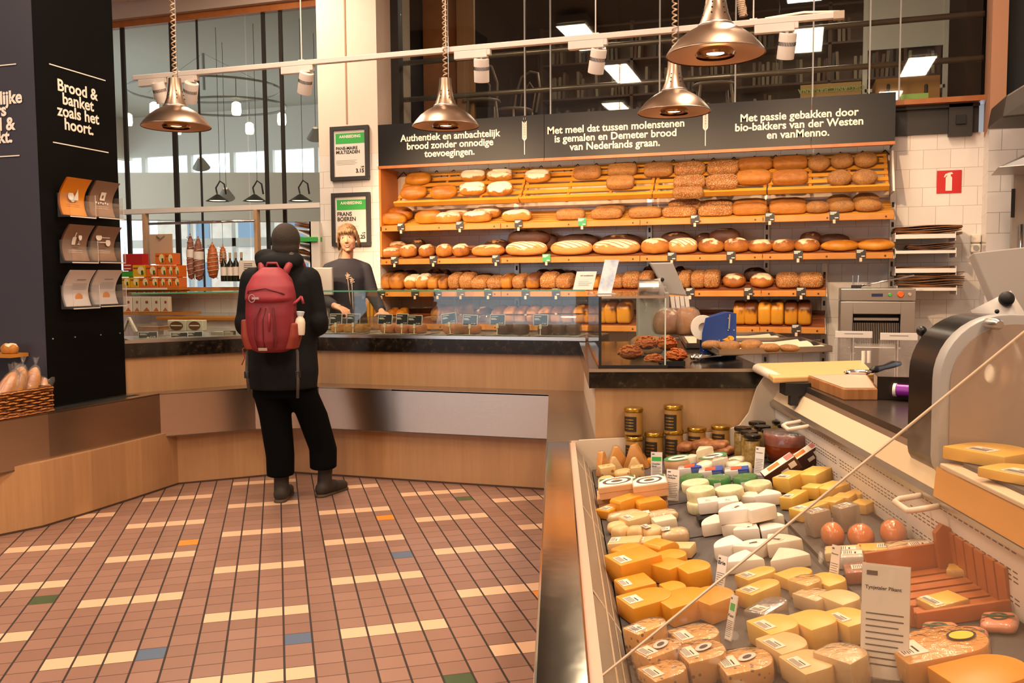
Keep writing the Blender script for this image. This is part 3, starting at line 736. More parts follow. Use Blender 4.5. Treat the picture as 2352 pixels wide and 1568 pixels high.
MB().prism([(0, 0), (.36, 0), (.36, .36), (.2, .36)], 0, .015).obj('board', WHITE, t, (0, 0, 0), (PI / 2, 0, PI / 2))
UPM = mat('upright_metal', '#b8b0a6', .35, .8)
for i, px in enumerate((907, 1187, 1492, 1761, 2049)):
    x = ony(px, 560, 7.98).x; z1 = 2.03
    t = thing('shelf_upright', 'slotted metal shelf upright on the tiles, %s from the left' % ORD[i], 'upright', (x, 7.985, .3), group='slotted shelf uprights')
    MB().box(-.022, .022, -.012, .014, 0, z1 - .3).obj('post', UPM, t)
    s_ = MB()
    for k in range(20): s_.box(-.009, .009, -.0135, -.012, .08 + k * .08, .12 + k * .08)
    s_.obj('slots', BLACKM, t)
x = ony(1893, 680, 7.98).x
t = thing('shelf_upright', 'short slotted upright at the right end of the lower bread shelves', 'upright', (x, 7.985, .3))
MB().box(-.022, .022, -.012, .014, 0, 1.15).obj('post', UPM, t)
s_ = MB()
for k in range(13): s_.box(-.009, .009, -.0135, -.012, .08 + k * .08, .12 + k * .08)
s_.obj('slots', BLACKM, t)

# ------------------------------------------------------------ loaves
def breadmat(name, stops, scale=9, speck=None, sscale=90, flour=None, fz=None, rough=.62, slash=None, bmp=.35):
    m, nt, b = newmat(name)
    oc = coords(nt); gc = coords(nt, 'Generated')
    oi = nt.nodes.new('ShaderNodeObjectInfo')
    mp = nt.nodes.new('ShaderNodeMapping'); mp.inputs['Scale'].default_value = (.42, .36, .22); nt.links.new(oc, mp.inputs[0])
    sh = nt.nodes.new('ShaderNodeVectorMath'); sh.operation = 'ADD'; nt.links.new(mp.outputs[0], sh.inputs[0])
    cb = nt.nodes.new('ShaderNodeCombineXYZ'); r = E(nt, oi.outputs['Random']) * 37
    nt.links.new(r.v, cb.inputs[0]); nt.links.new(cb.outputs[0], sh.inputs[1]); v = sh.outputs[0]
    sp = nt.nodes.new('ShaderNodeSeparateXYZ'); nt.links.new(gc, sp.inputs[0])
    n1 = noise(nt, v, scale, 4); z = E(nt, sp.outputs[2])
    f = n1 * 0.75 + (z - 0.5) * 0.5 + (E(nt, oi.outputs['Random']) - 0.5) * 0.18 + 0.13
    c = ramp(nt, f, [(p, k) for p, k in stops])
    h = noise(nt, v, 55, 3) * 0.5 + n1
    if flour:
        fl = (noise(nt, v, 7, 5) + (z - .62) * 0.9).op('SMOOTHSTEP' if False else 'MULTIPLY', 1.0)
        fm = ramp(nt, fl, [(flour[1], 0.0), (flour[1] + .10, 1.0)])
        c = mixc(nt, fm, c, flour[0])
    if slash:
        wv = nt.nodes.new('ShaderNodeTexWave'); wv.inputs['Scale'].default_value = slash[1]; wv.inputs['Distortion'].default_value = 1.5
        wv.bands_direction = 'DIAGONAL'; nt.links.new(v, wv.inputs['Vector'])
        c = mixc(nt, (E(nt, wv.outputs['Fac']).gt(.86) * z.gt(.6)).v, c, slash[0])
    if speck:
        vo = nt.nodes.new('ShaderNodeTexVoronoi'); vo.inputs['Scale'].default_value = sscale; nt.links.new(v, vo.inputs['Vector'])
        d = E(nt, vo.outputs['Distance']); msk = d.lt(.40) * noise(nt, v, 11, 2).gt(speck[2])
        sc = mixc(nt, vo.outputs['Color'], speck[0], speck[1]); c = mixc(nt, msk, c, sc)
        h = h + d.op('MULTIPLY', -1.2) * msk
    nt.links.new(c, b.inputs['Base Color']); b.inputs['Roughness'].default_value = rough
    bump(nt, b, h, bmp, .012)
    return m
B_WHITE = breadmat('golden_crust', [(.25, '#d99a3a'), (.5, '#c98220'), (.75, '#a9611a')], 7, bmp=.2, rough=.45)
B_FLOUR = breadmat('floured_crust', [(.25, '#cf9440'), (.5, '#c07f2c'), (.75, '#9a5a1e')], 8, flour=('#ead9bf', .56))
B_SEED = breadmat('poppy_seed_crust', [(.25, '#a8672a'), (.55, '#b87a30'), (.8, '#9a5a20')], 8, speck=('#3a2c20', '#ecd6a4', .36), sscale=95, bmp=.7)
B_OAT = breadmat('oat_flake_crust', [(.25, '#b87428'), (.55, '#a86426'), (.8, '#8f501c')], 8, speck=('#fff0c0', '#d8a050', .30), sscale=62, bmp=.9)
B_BROWN = breadmat('wholemeal_crust', [(.25, '#c07e2c'), (.55, '#b06f24'), (.8, '#985a1e')], 12, speck=('#d9a95a', '#8a5420', .58), sscale=110, bmp=.5)
B_DARK = breadmat('dark_rye_crust', [(.25, '#6a3a1e'), (.5, '#4a2614'), (.8, '#331a0e')], 6, bmp=.4, flour=('#b98a5a', .80))
B_PALE = breadmat('pale_slashed_crust', [(.2, '#c07a34'), (.45, '#d09a58'), (.7, '#c98a44')], 6, flour=('#ecd6b4', .50), slash=('#a8682c', 7), bmp=.3)
B_RUST = breadmat('rustic_crust', [(.25, '#c98a3a'), (.5, '#b87228'), (.75, '#8a4c1a')], 6, flour=('#e8d2aa', .66), bmp=.55)
B_TIN = breadmat('tin_loaf_crust', [(.30, '#c98a34'), (.55, '#bb7a2a'), (.78, '#5e3418')], 5, bmp=.25)
B_TOAST = breadmat('toast_loaf_crust', [(.30, '#d99a30'), (.62, '#d08c26'), (.74, '#54290f')], 3, bmp=.15, rough=.4)
def superloaf(name, px_, pz, flat=.35, bumps=0.0, groove=0, dome=1.0, taper=0.0, nu=28, nv=14, seed=0, crack=None):
    rnd = random.Random(seed); ph = [rnd.uniform(0, 6) for _ in range(6)]
    vs, fs = [], []
    sg = lambda a, e: math.copysign(abs(a) ** e, a)
    for j in range(nv + 1):
        la = -PI / 2 + PI * j / nv
        for i in range(nu):
            lo = 2 * PI * i / nu
            x = sg(math.cos(la), pz) * sg(math.cos(lo), px_) * .5
            y = sg(math.cos(la), pz) * sg(math.sin(lo), px_) * .5
            z = sg(math.sin(la), pz) * .5
            if z < -flat + .0: z = -flat + (z + flat) * .15
            k = 1 + bumps * (math.sin(9 * x + ph[0]) * math.sin(7 * y + ph[1]) + .6 * math.sin(17 * x + ph[2]) * math.cos(13 * z + ph[3]))
            y *= 1 - taper * (2 * x) ** 2; zz = z
            if groove and z > .1:
                g = abs(y + groove[1] * math.sin(x * 3)) ; zz = z - groove[0] * math.exp(-(g / .06) ** 2) * (1 - (2 * x) ** 4)
            if crack and z > 0: zz = zz + crack * math.sin(14 * (x + .6 * y) + ph[4]) * (z)
            vs.append((x * k, y * k, zz * k))
        
    for j in range(nv):
        for i in range(nu): fs.append((j * nu + i, j * nu + (i + 1) % nu, (j + 1) * nu + (i + 1) % nu, (j + 1) * nu + i))
    zs = [v[2] for v in vs]; z0, z1 = min(zs), max(zs)
    vs = [(x, y, (z - z0) / (z1 - z0)) for x, y, z in vs]
    m = MB(); m.add(vs, fs); return m
LOAF = {}
def lo(key, name, material, var=3, **k):
    LOAF[key] = (name, [superloaf(name, seed=11 * i + len(key), **k).mesh(name, material, smooth=True) for i in range(var)])
lo('w', 'white_loaf', B_WHITE, px_=.75, pz=.85, bumps=.02, groove=(.05, .05))
lo('f', 'floury_loaf', B_FLOUR, px_=.7, pz=.8, bumps=.03, groove=(.09, .08))
lo('s', 'seeded_loaf', B_SEED, px_=.5, pz=.65, bumps=.02)
lo('o', 'oat_loaf', B_OAT, px_=.5, pz=.6, bumps=.02, groove=(.05, .03))
lo('b', 'wholemeal_loaf', B_BROWN, px_=.5, pz=.65, bumps=.02)
lo('r', 'seeded_round_loaf', B_SEED, px_=1, pz=.9, bumps=.03)
lo('d', 'dark_loaf', B_DARK, px_=.9, pz=.9, bumps=.03, groove=(.05, .1))
lo('l', 'slashed_loaf', B_PALE, px_=.85, pz=.85, bumps=.015, taper=.1)
lo('u', 'rustic_loaf', B_RUST, px_=.85, pz=.85, bumps=.04, groove=(.12, .12))
lo('p', 'pale_round_loaf', B_RUST, px_=1, pz=.9, bumps=.03, groove=(.1, .05))
lo('g', 'baguette', B_WHITE, px_=.9, pz=.9, taper=.45, bumps=.02, groove=(.1, .05))
lo('t', 'tin_loaf', B_TIN, px_=.4, pz=.55, flat=.42, bumps=.015)
lo('k', 'seeded_tin_loaf', B_OAT, px_=.4, pz=.55, flat=.42, bumps=.02)
lo('x', 'dark_tin_loaf', B_DARK, px_=.45, pz=.6, flat=.42, bumps=.03)
lo('a', 'toast_loaf', B_TOAST, px_=.3, pz=.4, flat=.45, bumps=.01)
CN = {'w': 'smooth golden loaf', 'f': 'floury white-streaked loaf', 's': 'poppy seeded brown loaf', 'o': 'oat flaked loaf', 'b': 'wholemeal brown loaf', 'r': 'round seeded loaf',
      'd': 'dark brown loaf', 'l': 'large pale slashed loaf', 'u': 'rustic golden loaf', 'p': 'pale round loaf', 'g': 'long thin baguette', 't': 'golden brown tin loaf', 'k': 'flake covered tin loaf', 'x': 'dark brown tin loaf', 'a': 'tall orange-sided toast loaf'}
COUNT = {}
def numbered(entries, phrase):      # ordinal from the left within each kind of a row
    seen = {}
    for e in sorted(entries, key=lambda q: (q[0], q[1])):
        k = e[4]; seen[k] = seen.get(k, 0) + 1; e.append(seen[k])
    for e in entries:
        n = seen[e[4]]
        e.append('%s, %s' % (CN[e[4]], phrase) if n == 1 else '%s, %s such from the left, %s' % (CN[e[4]], ORD[e[-1] - 1], phrase))
def put(cx, cy, w, h, key, label, y, shelf_z=None, d=.15, stacked=False, yaw=0.0, tilt=True, group=None, var=0, hs=1.0):
    nm, ms = LOAF[key]
    p = ony(cx, cy + h / 2, y); s_ = pxm(p)
    z = p.z
    if shelf_z is not None:
        zs_ = shelf_z + (y - 7.6) * TL - .004
        z = max(p.z, zs_) if stacked else zs_
    o = link(nm, ms[var % len(ms)], None, (p.x, y, z), (math.atan(TL) * .8 if tilt else 0, 0, yaw), (w * s_ * 1.02, d, h * s_ * hs))
    return tag(o, label, 'bread', group)
rack = [[960,406.5,63,33,'w'],[949.5,438,65,36,'w'],[1018,437,67,38,'w'],[1086,399,60,29,'f'],[1147.5,398,63,29,'f'],[1084,429.5,63,34,'f'],[1147.5,429.5,63,38,'f'],[1234.5,400,64,32,'f'],
 [1349,392,65,32,'s'],[1429,385.5,69,32,'s'],[1424.5,415,65,33,'s'],[1511.5,385.5,67,35,'s'],[1584,383.5,71,32,'o'],[1583,414,73,31,'o'],[1580,439,71,22,'o'],[1660,381.5,71,34,'o'],[1658,414,73,36,'o'],
 [1735,372,77,30,'b'],[1731,403,77,36,'b'],[1815.5,369,77,34,'b'],[1814.5,403,79,37,'b'],[1880.5,372,50,42,'r'],[1934,367,52,39,'r'],[1988,364.5,52,40,'r'],[1928,406.5,54,43,'r'],[1986,405.5,56,43,'r']]
up = [e for e in rack if e[1] < 418 - (e[0] - 950) * .035]
lw = [e for e in rack if e not in up]
numbered(up, 'upper row of the sloping rack'); numbered(lw, 'lower row of the sloping rack')
nrm = np.array([0, -math.sin(RA), math.cos(RA)])
for i, e in enumerate(rack):
    cx, cy, w_, h_, k = e[:5]
    p = onplane(cx, cy + 2, nrm, np.array([0, R0, ZR0]) @ nrm + .045); s_ = pxm(p)
    nm, ms = LOAF[k]
    dd = min(.15, h_ * s_ * 1.06); hh = .085 if k != 'r' else .10
    base = Vector(p) - Vector(nrm) * .045
    o = link(nm, ms[i % 3], None, base, (RA, 0, random.uniform(-.06, .06)), (w_ * s_, dd, hh))
    tag(o, e[-1], 'bread', 'loaves on the sloping rack')
def row(entries, phrase, z, y, d=.15, stacked=False, group=None, yawr=.08, **k):
    numbered(entries, phrase)
    for i, e in enumerate(entries):
        put(e[0], e[1], e[2], e[3], e[4], e[-1], y, z, d, stacked, random.uniform(-yawr, yawr), group=group, var=i, **k)
g1 = 'loaves on the uppermost flat shelf'
row([[919,492,63,30,'w'],[1053,490,62,22,'f'],[1119,488,67,26,'f'],[1402,484,68,22,'s'],[1573,470,73,26,'o'],[1647,476,73,26,'o'],[1723,468,75,24,'b'],[1809,466,79,24,'b'],[1927,462,56,30,'r'],[1988,461,58,32,'r']], 'back of the uppermost flat shelf', SZ[1], 7.83, .16, True, g1)
row([[902,507,69,26,'w'],[987,496,69,30,'w'],[1029,503,65,24,'f'],[1097,501,69,25,'f'],[1188,498,71,25,'f'],[1311,497,67,24,'s'],[1394,496,71,24,'s'],[1482,493,75,24,'s'],[1561,492,77,24,'o'],[1643,491,77,24,'o'],[1722,486,77,26,'b'],[1809,483,82,26,'b'],[1877,479,54,26,'r'],[1933,477,58,27,'r'],[1992,475,60,28,'r']], 'front of the uppermost flat shelf', SZ[1], 7.70, .13, False, g1)
g2 = 'loaves on the second shelf'
row([[909,572,60,24,'u'],[961,564,35,28,'d'],[1141,562,57,24,'d'],[1262,560,44,36,'d'],[1328,553,96,32,'d'],[1426,555,98,32,'d'],[1552,546,67,28,'d'],[1617,550,40,30,'d'],[1862,551,48,30,'d'],[1914,553,67,24,'d']], 'back of the second shelf', SZ[2], 7.85, .16, True, g2)
row([[892,585,69,20,'u'],[940,580,42,27,'p'],[982,580,40,27,'p'],[1022,579,40,27,'p'],[1060,579,40,27,'p'],[1122,580,80,24,'u'],[1210,575,98,31,'l'],[1314,571,98,31,'l'],[1416,571,109,32,'l'],[1505,568,65,33,'u'],[1569,567,67,33,'l'],[1633,568,59,31,'p'],[1691,567,57,31,'p'],[1746,568,54,26,'p'],[1799,568,52,26,'p'],[1853,567,55,26,'p'],[1929,567,82,22,'g'],[2011,565,80,22,'g']], 'front of the second shelf', SZ[2], 7.70, .16, False, g2)
row([[1215,544,98,34,'d'],[1665,541,69,33,'d']], 'on top of others on the second shelf', SZ[2], 7.76, .17, True, g2)
g3 = 'loaves on the third shelf'
row([[917,628,32,28,'x'],[942,629,32,28,'x'],[1001,632,32,30,'x'],[1022,641,28,28,'x'],[1068,634,36,26,'x'],[1115,637,36,18,'t'],[1248,635,30,28,'x'],[1280,636,32,28,'x'],[1310,640,30,24,'x'],[1491,628,28,34,'d'],[1562,628,26,34,'d'],[1734,640,50,30,'d']], 'back of the third shelf', SZ[3], 7.87, .14, False, g3)
row([[871,651,28,32,'k'],[894,652,28,32,'t'],[919,652,34,32,'t'],[951,653,34,28,'f'],[976,652,36,30,'f'],[1001,655,26,26,'t'],[1026,656,22,24,'t'],[1051,652,28,32,'k'],[1078,652,34,32,'k'],[1108,656,42,24,'k'],[1143,656,38,24,'k'],[1170,653,26,28,'t'],[1199,653,30,28,'k'],[1229,652,32,30,'t'],[1265,652,40,32,'k'],[1301,653,36,28,'k'],[1372,655,24,24,'t'],[1420,654,28,26,'k'],[1452,651,40,32,'k'],[1486,648,28,34,'k'],[1575,650,28,34,'k'],[1605,651,32,34,'k'],[1636,650,36,36,'k'],[1686,655,52,27,'p'],[1749,655,52,27,'p'],[1809,653,52,28,'o'],[1862,653,54,28,'o']], 'front of the third shelf', SZ[3], 7.74, .22, False, g3)
g4 = 'loaves on the lowest shelf'
row([[884,716,24,20,'g'],[905,714,26,24,'g'],[926,714,26,24,'g'],[1011,712,26,30,'t'],[1034,712,26,30,'t'],[1110,714,36,28,'d'],[1150,714,27,30,'t'],[1176,714,27,30,'t'],[1202,716,27,30,'t'],[1229,716,27,30,'t'],[1256,716,27,30,'t'],[1283,718,27,30,'t'],[1309,718,27,32,'t'],[1335,720,27,34,'t'],[1360,722,26,38,'a'],[1385,728,26,42,'a'],[1408,728,27,44,'a'],[1437,728,32,44,'a'],[1560,722,28,26,'t'],[1590,722,28,26,'t'],[1699,728,27,44,'a'],[1726,728,29,46,'a'],[1757,728,29,46,'a'],[1785,728,29,46,'a'],[1817,728,29,46,'a'],[1847,728,30,46,'a']], 'on the lowest shelf', SZ[4], 7.74, .24, False, g4, .03)
# price cards clipped to the shelf edges
TAGB = mat('price_card_black', '#322d2b', .55); TAGG = mat('price_card_green', '#3f9c62', .55)
def tagproto(mt):
    c = MB().box(-.036, .036, -.004, 0, -.005, .062).mesh('card', mt)
    l = MB()
    for z, w_ in ((.050, .05), (.042, .044), (.034, .03)): l.box(-.031, -.031 + w_, -.0046, -.004, z, z + .005)
    l.box(.004, .03, -.0046, -.004, .004, .011); l = l.mesh('printed_lines', CREAM)
    k = MB().box(-.01, .01, -.006, .004, -.035, -.005).mesh('clip', mat('clip_plastic', '#e0c2a8', .4))
    return c, l, k
TP = {0: tagproto(TAGB), 1: tagproto(TAGG)}
def ptag(px, z, green, label, y=7.592):
    t = thing('price_card', label, 'price card', (ony(px, {1.83: 505, 1.527: 592, 1.232: 672}.get(z, 755), y).x, y, z - .035), group='price cards on the bread shelves')
    for nm, me in zip(('card', 'printed_lines', 'clip'), TP[green]): link(nm, me, t)
SN = {1: 'uppermost flat', 2: 'second', 3: 'third', 4: 'lowest'}
TG = {1: [(921, 0), (1056, 0), (1191, 0), (1337, 1), (1596, 0), (1768, 0), (1916, 0)], 2: [(906, 0), (995, 0), (1139, 0), (1255, 1), (1543, 0), (1679, 0), (1833, 0), (1977, 0)],
      3: [(876, 0), (953, 0), (1005, 0), (1058, 0), (1121, 0), (1207, 0), (1277, 0), (1585, 0), (1719, 0), (1840, 0)], 4: [(1829, 0)]}
for k, l in TG.items():
    nb = 0
    for px, gr_ in l:
        if gr_: lab = 'green price card on the edge of the %s bread shelf' % SN[k]
        else:
            nb += 1; lab = 'black price card, %s from the left on the edge of the %s bread shelf' % (ORD[nb - 1], SN[k])
        ptag(px, SZ[k], gr_, lab)

# ------------------------------------------------------------ paper bag shelves and slicer at the right
BAG = mat('kraft_paper', '#8a5a34', .75, var='#a06a3c', vs=8); BAGD = mat('kraft_paper_dark', '#5f3d26', .8)
for i, (x0, x1, yb, nm, lay) in enumerate([(2056, 2196, 540, 'uppermost', 6), (2056, 2197, 577, 'second', 5), (2056, 2197, 618, 'third', 2), (2060, 2198, 662, 'lowest', 10)]):
    A, B = ony(x0, yb, 7.66), ony(x1, yb - 6, 7.66)
    t = thing('bag_shelf', '%s white metal shelf for paper bags right of the bread' % nm, 'shelf', (A.x, 7.66, A.z), group='white paper bag shelves')
    Wd = B.x - A.x
    MB().box(0, Wd, 0, .32, -.004, 0).box(0, Wd, -.004, 0, -.03 if i % 2 == 0 else -.02, .004).obj('tray', WHITE, t, bevel=.001)
    for x_ in (0, Wd - .004): MB().box(x_, x_ + .004, 0, .32, -.05, .02).obj('bracket', WHITE, t)
    for k in range(lay):
        a = random.uniform(-.03, .03); x_ = random.uniform(0, .02) + (.09 if i == 1 else 0)
        o = MB().grid(lambda u, v: (x_ + u * (Wd - .02 + .06 * (i in (0, 3)) - (.09 if i == 1 else 0)), .02 + .28 * v, .006 * math.sin(u * 5 + k) + .012 * u * u * (1 if i >= 2 else .3)), 8, 2).obj('paper_bag', (BAG, BAGD)[k % 2 if i != 1 else 1], None, (A.x, 7.66, A.z + .006 + k * .011), (0, a * .4, 0), smooth=True)
        so = o.modifiers.new('thick', 'SOLIDIFY'); so.thickness = .006; so.offset = 1
        tag(o, 'brown paper bag lying in the pile on the %s bag shelf' % nm, 'paper bag', 'paper bags on the %s shelf' % nm)
A, B = ony(1929, 790, 7.35), ony(2104, 662, 7.35)
t = thing('bread_slicer', 'stainless bread slicing machine with green and orange buttons', 'slicer', (A.x, 7.35, A.z)); Wd, Ht = B.x - A.x, B.z - A.z
z1 = ony(2000, 691, 7.35).z - A.z
MB().box(.0, Wd, 0, .4, z1, Ht).obj('control_panel', STEEL, t, bevel=.006)
MB().box(.0, .09, .01, .4, -.5, z1 - .005).box(Wd - .1, Wd, .01, .4, -.5, z1 - .005).box(.09, Wd - .1, .01, .4, z1 - .1, z1 - .005).box(.09, Wd - .1, .01, .4, -.5, -.02).obj('housing', STEELR, t, bevel=.004)
s_ = MB()
for k in range(26): s_.box(.1 + k * (Wd - .2) / 26, .1 + (k + .45) * (Wd - .2) / 26, .08, .09, 0, z1 - .17)
s_.obj('blades', STEEL, t); MB().box(.09, Wd - .1, .2, .22, -.02, z1 - .1).obj('back_plate', mat('slicer_dark', '#3a322c', .5), t); MB().box(.1, Wd - .11, .06, .1, z1 - .15, z1 - .13).obj('bar', STEELR, t); MB().box(.1, Wd - .11, .06, .2, -.02, 0).obj('bar', STEELR, t)
for px, py, r, c_, nm in ((2044, 677, .013, '#4ab04a', 'green_button'), (2069, 676, .024, '#e8641c', 'orange_button'), (2090, 676, .013, '#b8a898', 'grey_button')):
    q = ony(px, py, 7.34); MB().lathe([(0, 0), (r, 0), (r, .012), (r * .8, .02), (0, .02)], 16).obj(nm, mat(nm, c_, .4), t, (q.x - A.x, 0, q.z - A.z), (PI / 2, 0, 0), smooth=.6)
q0, q1 = ony(2002, 681, 7.34), ony(2028, 674, 7.34)
MB().box(q0.x - A.x, q1.x - A.x, -.006, 0, q0.z - A.z, q1.z - A.z).obj('display', mat('display_blue', '#2a3450', .2), t)
q0, q1 = ony(1962, 655, 7.45), ony(2100, 632, 7.45)
MB().tube([(q0.x - A.x, .1, Ht + .01), (q1.x - A.x, .1, q1.z - A.z)], .007, 8).obj('lever', CHROME, t, smooth=True)
MB().tube([(q0.x - A.x - .01, .08, Ht), (q0.x - A.x - .012, .08, Ht + .1)], .004, 6).tube([(q0.x - A.x + .025, .08, Ht), (q0.x - A.x + .028, .08, Ht + .1)], .004, 6).obj('prongs', CHROME, t); MB().box(q0.x - A.x - .02, q0.x - A.x + .05, .06, .14, Ht, Ht + .025).obj('pivot', BLACKM, t)
# ============================================================ COUNTER AND BENCH
def woodmat(name, c1, c2, c3, plank=.14, axis=(1, 1, 0), seam=True):
    m, nt, b = newmat(name)
    sp = nt.nodes.new('ShaderNodeSeparateXYZ'); nt.links.new(coords(nt), sp.inputs[0])
    u = E(nt, sp.outputs[0]) * axis[0] + E(nt, sp.outputs[1]) * axis[1]; z = E(nt, sp.outputs[2])
    k = (u / plank).floor(); wn = nt.nodes.new('ShaderNodeTexWhiteNoise'); wn.noise_dimensions = '1D'; nt.links.new(k.v, wn.inputs['W'])
    cb = nt.nodes.new('ShaderNodeCombineXYZ'); nt.links.new((u * 22).v, cb.inputs[0]); nt.links.new((z * 1.6 + E(nt, wn.outputs[0]) * 9).v, cb.inputs[1])
    g = noise(nt, cb.outputs[0], 1.3, 5, .6)
    c = mixc(nt, ramp(nt, g, [(.3, 0.0), (.7, 1.0)]), c1, c2)
    c = mixc(nt, E(nt, wn.outputs[0]) * .55, c, c3)
    nt.links.new(c, b.inputs['Base Color']); b.inputs['Roughness'].default_value = .45
    return m
LAM = woodmat('wood_laminate', '#c09468', '#b3865a', '#a57a55')
LAM2 = woodmat('wood_laminate_case', '#bd9569', '#b0885c', '#a57c52', axis=(1, .27, 0))
m, nt, b = newmat('black_granite'); f = noise(nt, coords(nt), 26, 5, .7)
nt.links.new(ramp(nt, f, [(.45, '#15110d'), (.62, '#2a221a'), (.75, '#5d5138')]), b.inputs['Base Color']); b.inputs['Roughness'].default_value = .12
GRAN = m
BRUSH, nt, b = newmat('bench_steel')
b.inputs['Metallic'].default_value = 1; b.inputs['Base Color'].default_value = lin('#c4b5a6')
sp = nt.nodes.new('ShaderNodeSeparateXYZ'); nt.links.new(coords(nt), sp.inputs[0]); cb = nt.nodes.new('ShaderNodeCombineXYZ')
nt.links.new((E(nt, sp.outputs[2]) * 120).v, cb.inputs[2]); nt.links.new((E(nt, sp.outputs[0]) * .6).v, cb.inputs[0])
b.inputs['Roughness'].default_value = .27; bump(nt, b, noise(nt, cb.outputs[0], 3, 3), .06, .002)
K = [(-4.20, 2.9), (-4.03, 3.656), (-3.945, 3.855), (-3.92, 4.2), (-3.91, 4.55), (-3.906, 4.944), (-3.593, 5.222), (-3.343, 5.46), (-1.49, 5.46), (-1.05, 3.9)]
S = [(-4.19, 2.9), (-4.01, 3.62), (-3.97, 3.95), (-3.945, 4.4), (-3.93, 4.82), (-3.50, 5.24), (-3.10, 5.39), (-2.56, 5.395), (-1.485, 5.395)]
Uu = [(-4.15, 4.745), (-3.65, 5.38), (-3.2, 5.60), (-1.30, 5.62)]
ct_ = thing('bakery_counter', 'curved bakery counter front with wood panels, behind the customer', 'counter')
MB().strip(K, 0.0, .36, .05).obj('kick_panel', LAM, ct_)
MB().strip(Uu, .60, .86, .05).obj('upper_panel', LAM, ct_)
MB().strip(K[:9], -.001, .012, -.002).obj('floor_joint', mat('joint_dark', '#4a3324', .7), ct_)
be = thing('steel_bench', 'low stainless steel ledge wrapping the bakery counter', 'ledge')
MB().strip(S[:5], .34, .62, .03).obj('steel_panel', BRUSH, be)
MB().strip(S[4:], .34, .62, .03).obj('steel_panel', BRUSH, be)
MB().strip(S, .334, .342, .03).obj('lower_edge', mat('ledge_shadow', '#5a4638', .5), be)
top = S + [tuple(fc(-.01, 0)[:2]), tuple(fc(-.01, .23)[:2]), tuple(fc(1.75, .23)[:2]), (-1.30, 5.66)] + [(x, y + .03) for x, y in Uu[::-1][1:]] + [(-6.2, 4.775), (-6.2, 2.9)]
MB().prism(top[::1], .612, .622).obj('top_plate', BRUSH, be)
MB().strip([(-4.35, 3.0), (-4.16, 3.75), (-4.03, 4.1), (-4.0, 4.72)], .6215, .6235, .045).obj('slot', BLACKM, be)
gt = thing('granite_worktop', 'black granite worktop under the bakery glass', 'worktop')
G = [(-4.13, 4.742), (-3.64, 5.36), (-3.2, 5.58), (-1.30, 5.60)]
MB().strip(G, .852, .945, .8).obj('slab', GRAN, gt)
MB().strip([(x, y + .012) for x, y in G], .945, .966, .02).obj('steel_edge', STEEL, gt)
MB().strip([(x + .0, y + .1) for x, y in G], .9455, .955, .6).obj('steel_tray', STEELR, gt)
CP = lambda p: fc(*p)
def cm(a0, a1, b0, b1, z0, z1, mb=None):
    mb = mb or MB(); q = [fc(a0, b0), fc(a0, b1), fc(a1, b1), fc(a1, b0)]
    return mb.hexa([(p.x, p.y, z0) for p in q] + [(p.x, p.y, z1) for p in q])
gr2 = thing('granite_counter', 'black granite counter with wood front behind the cheese case', 'counter')
cm(0, 1.75, .19, .98, .855, .94).obj('slab', GRAN, gr2, bevel=.002)
cm(-.003, 0, .19, .98, .928, .942).obj('steel_edge', STEEL, gr2)
cm(.02, .06, .22, .98, 0, .855).obj('front_panel', LAM2, gr2)
cm(.06, 1.75, .22, .26, 0, .855).obj('side_panel', mat('pale_side', '#cdb49b', .5), gr2)
# ------------------------------------------------------------ glass display on the counter
dg_ = thing('display_glass', 'low glass display front and top running along the bakery counter', 'display case')
Gl = [(-4.10, 4.80), (-3.62, 5.40), (-3.19, 5.61), (-1.305, 5.63)]
for a, b_ in zip(Gl, Gl[1:]): MB().strip([a, b_], .966, 1.265, .006).obj('front_pane', GLASS, dg_)
MB().strip(Gl, 1.262, 1.270, .42).obj('top_pane', GLASS, dg_)
MB().strip([(x, y - .004) for x, y in Gl], 1.261, 1.271, .005).obj('green_edge', GLASSE, dg_)
for x in (-2.95, -2.2): MB().box(x, x + .004, 5.63, 6.0, .966, 1.262).obj('divider', GLASS, dg_)
# glass box on the granite counter
gb = thing('glass_box', 'glass box with black frame on the granite counter', 'display case')
cm(.02, .026, .24, .53, .957, 1.257).obj('front_pane', GLASS, gb)
cm(.026, 1.62, .24, .246, .957, 1.257).obj('side_pane', GLASS, gb)
cm(.02, 1.62, .24, .53, 1.257, 1.263).obj('top_pane', GLASS, gb)
cm(.012, .022, .232, .54, .942, .957).obj('bottom_frame', BLACKM, gb)
cm(.014, .024, .234, .246, .957, 1.262).obj('corner_post', BLACKM, gb)
cm(.016, .022, .234, .535, 1.255, 1.266).obj('top_edge', mat('edge_steel', '#d8c8b8', .2, .8), gb)
cm(.016, .022, .526, .532, .957, 1.257).obj('right_edge', mat('glass_rim', '#cfd8d0', .2), gb)
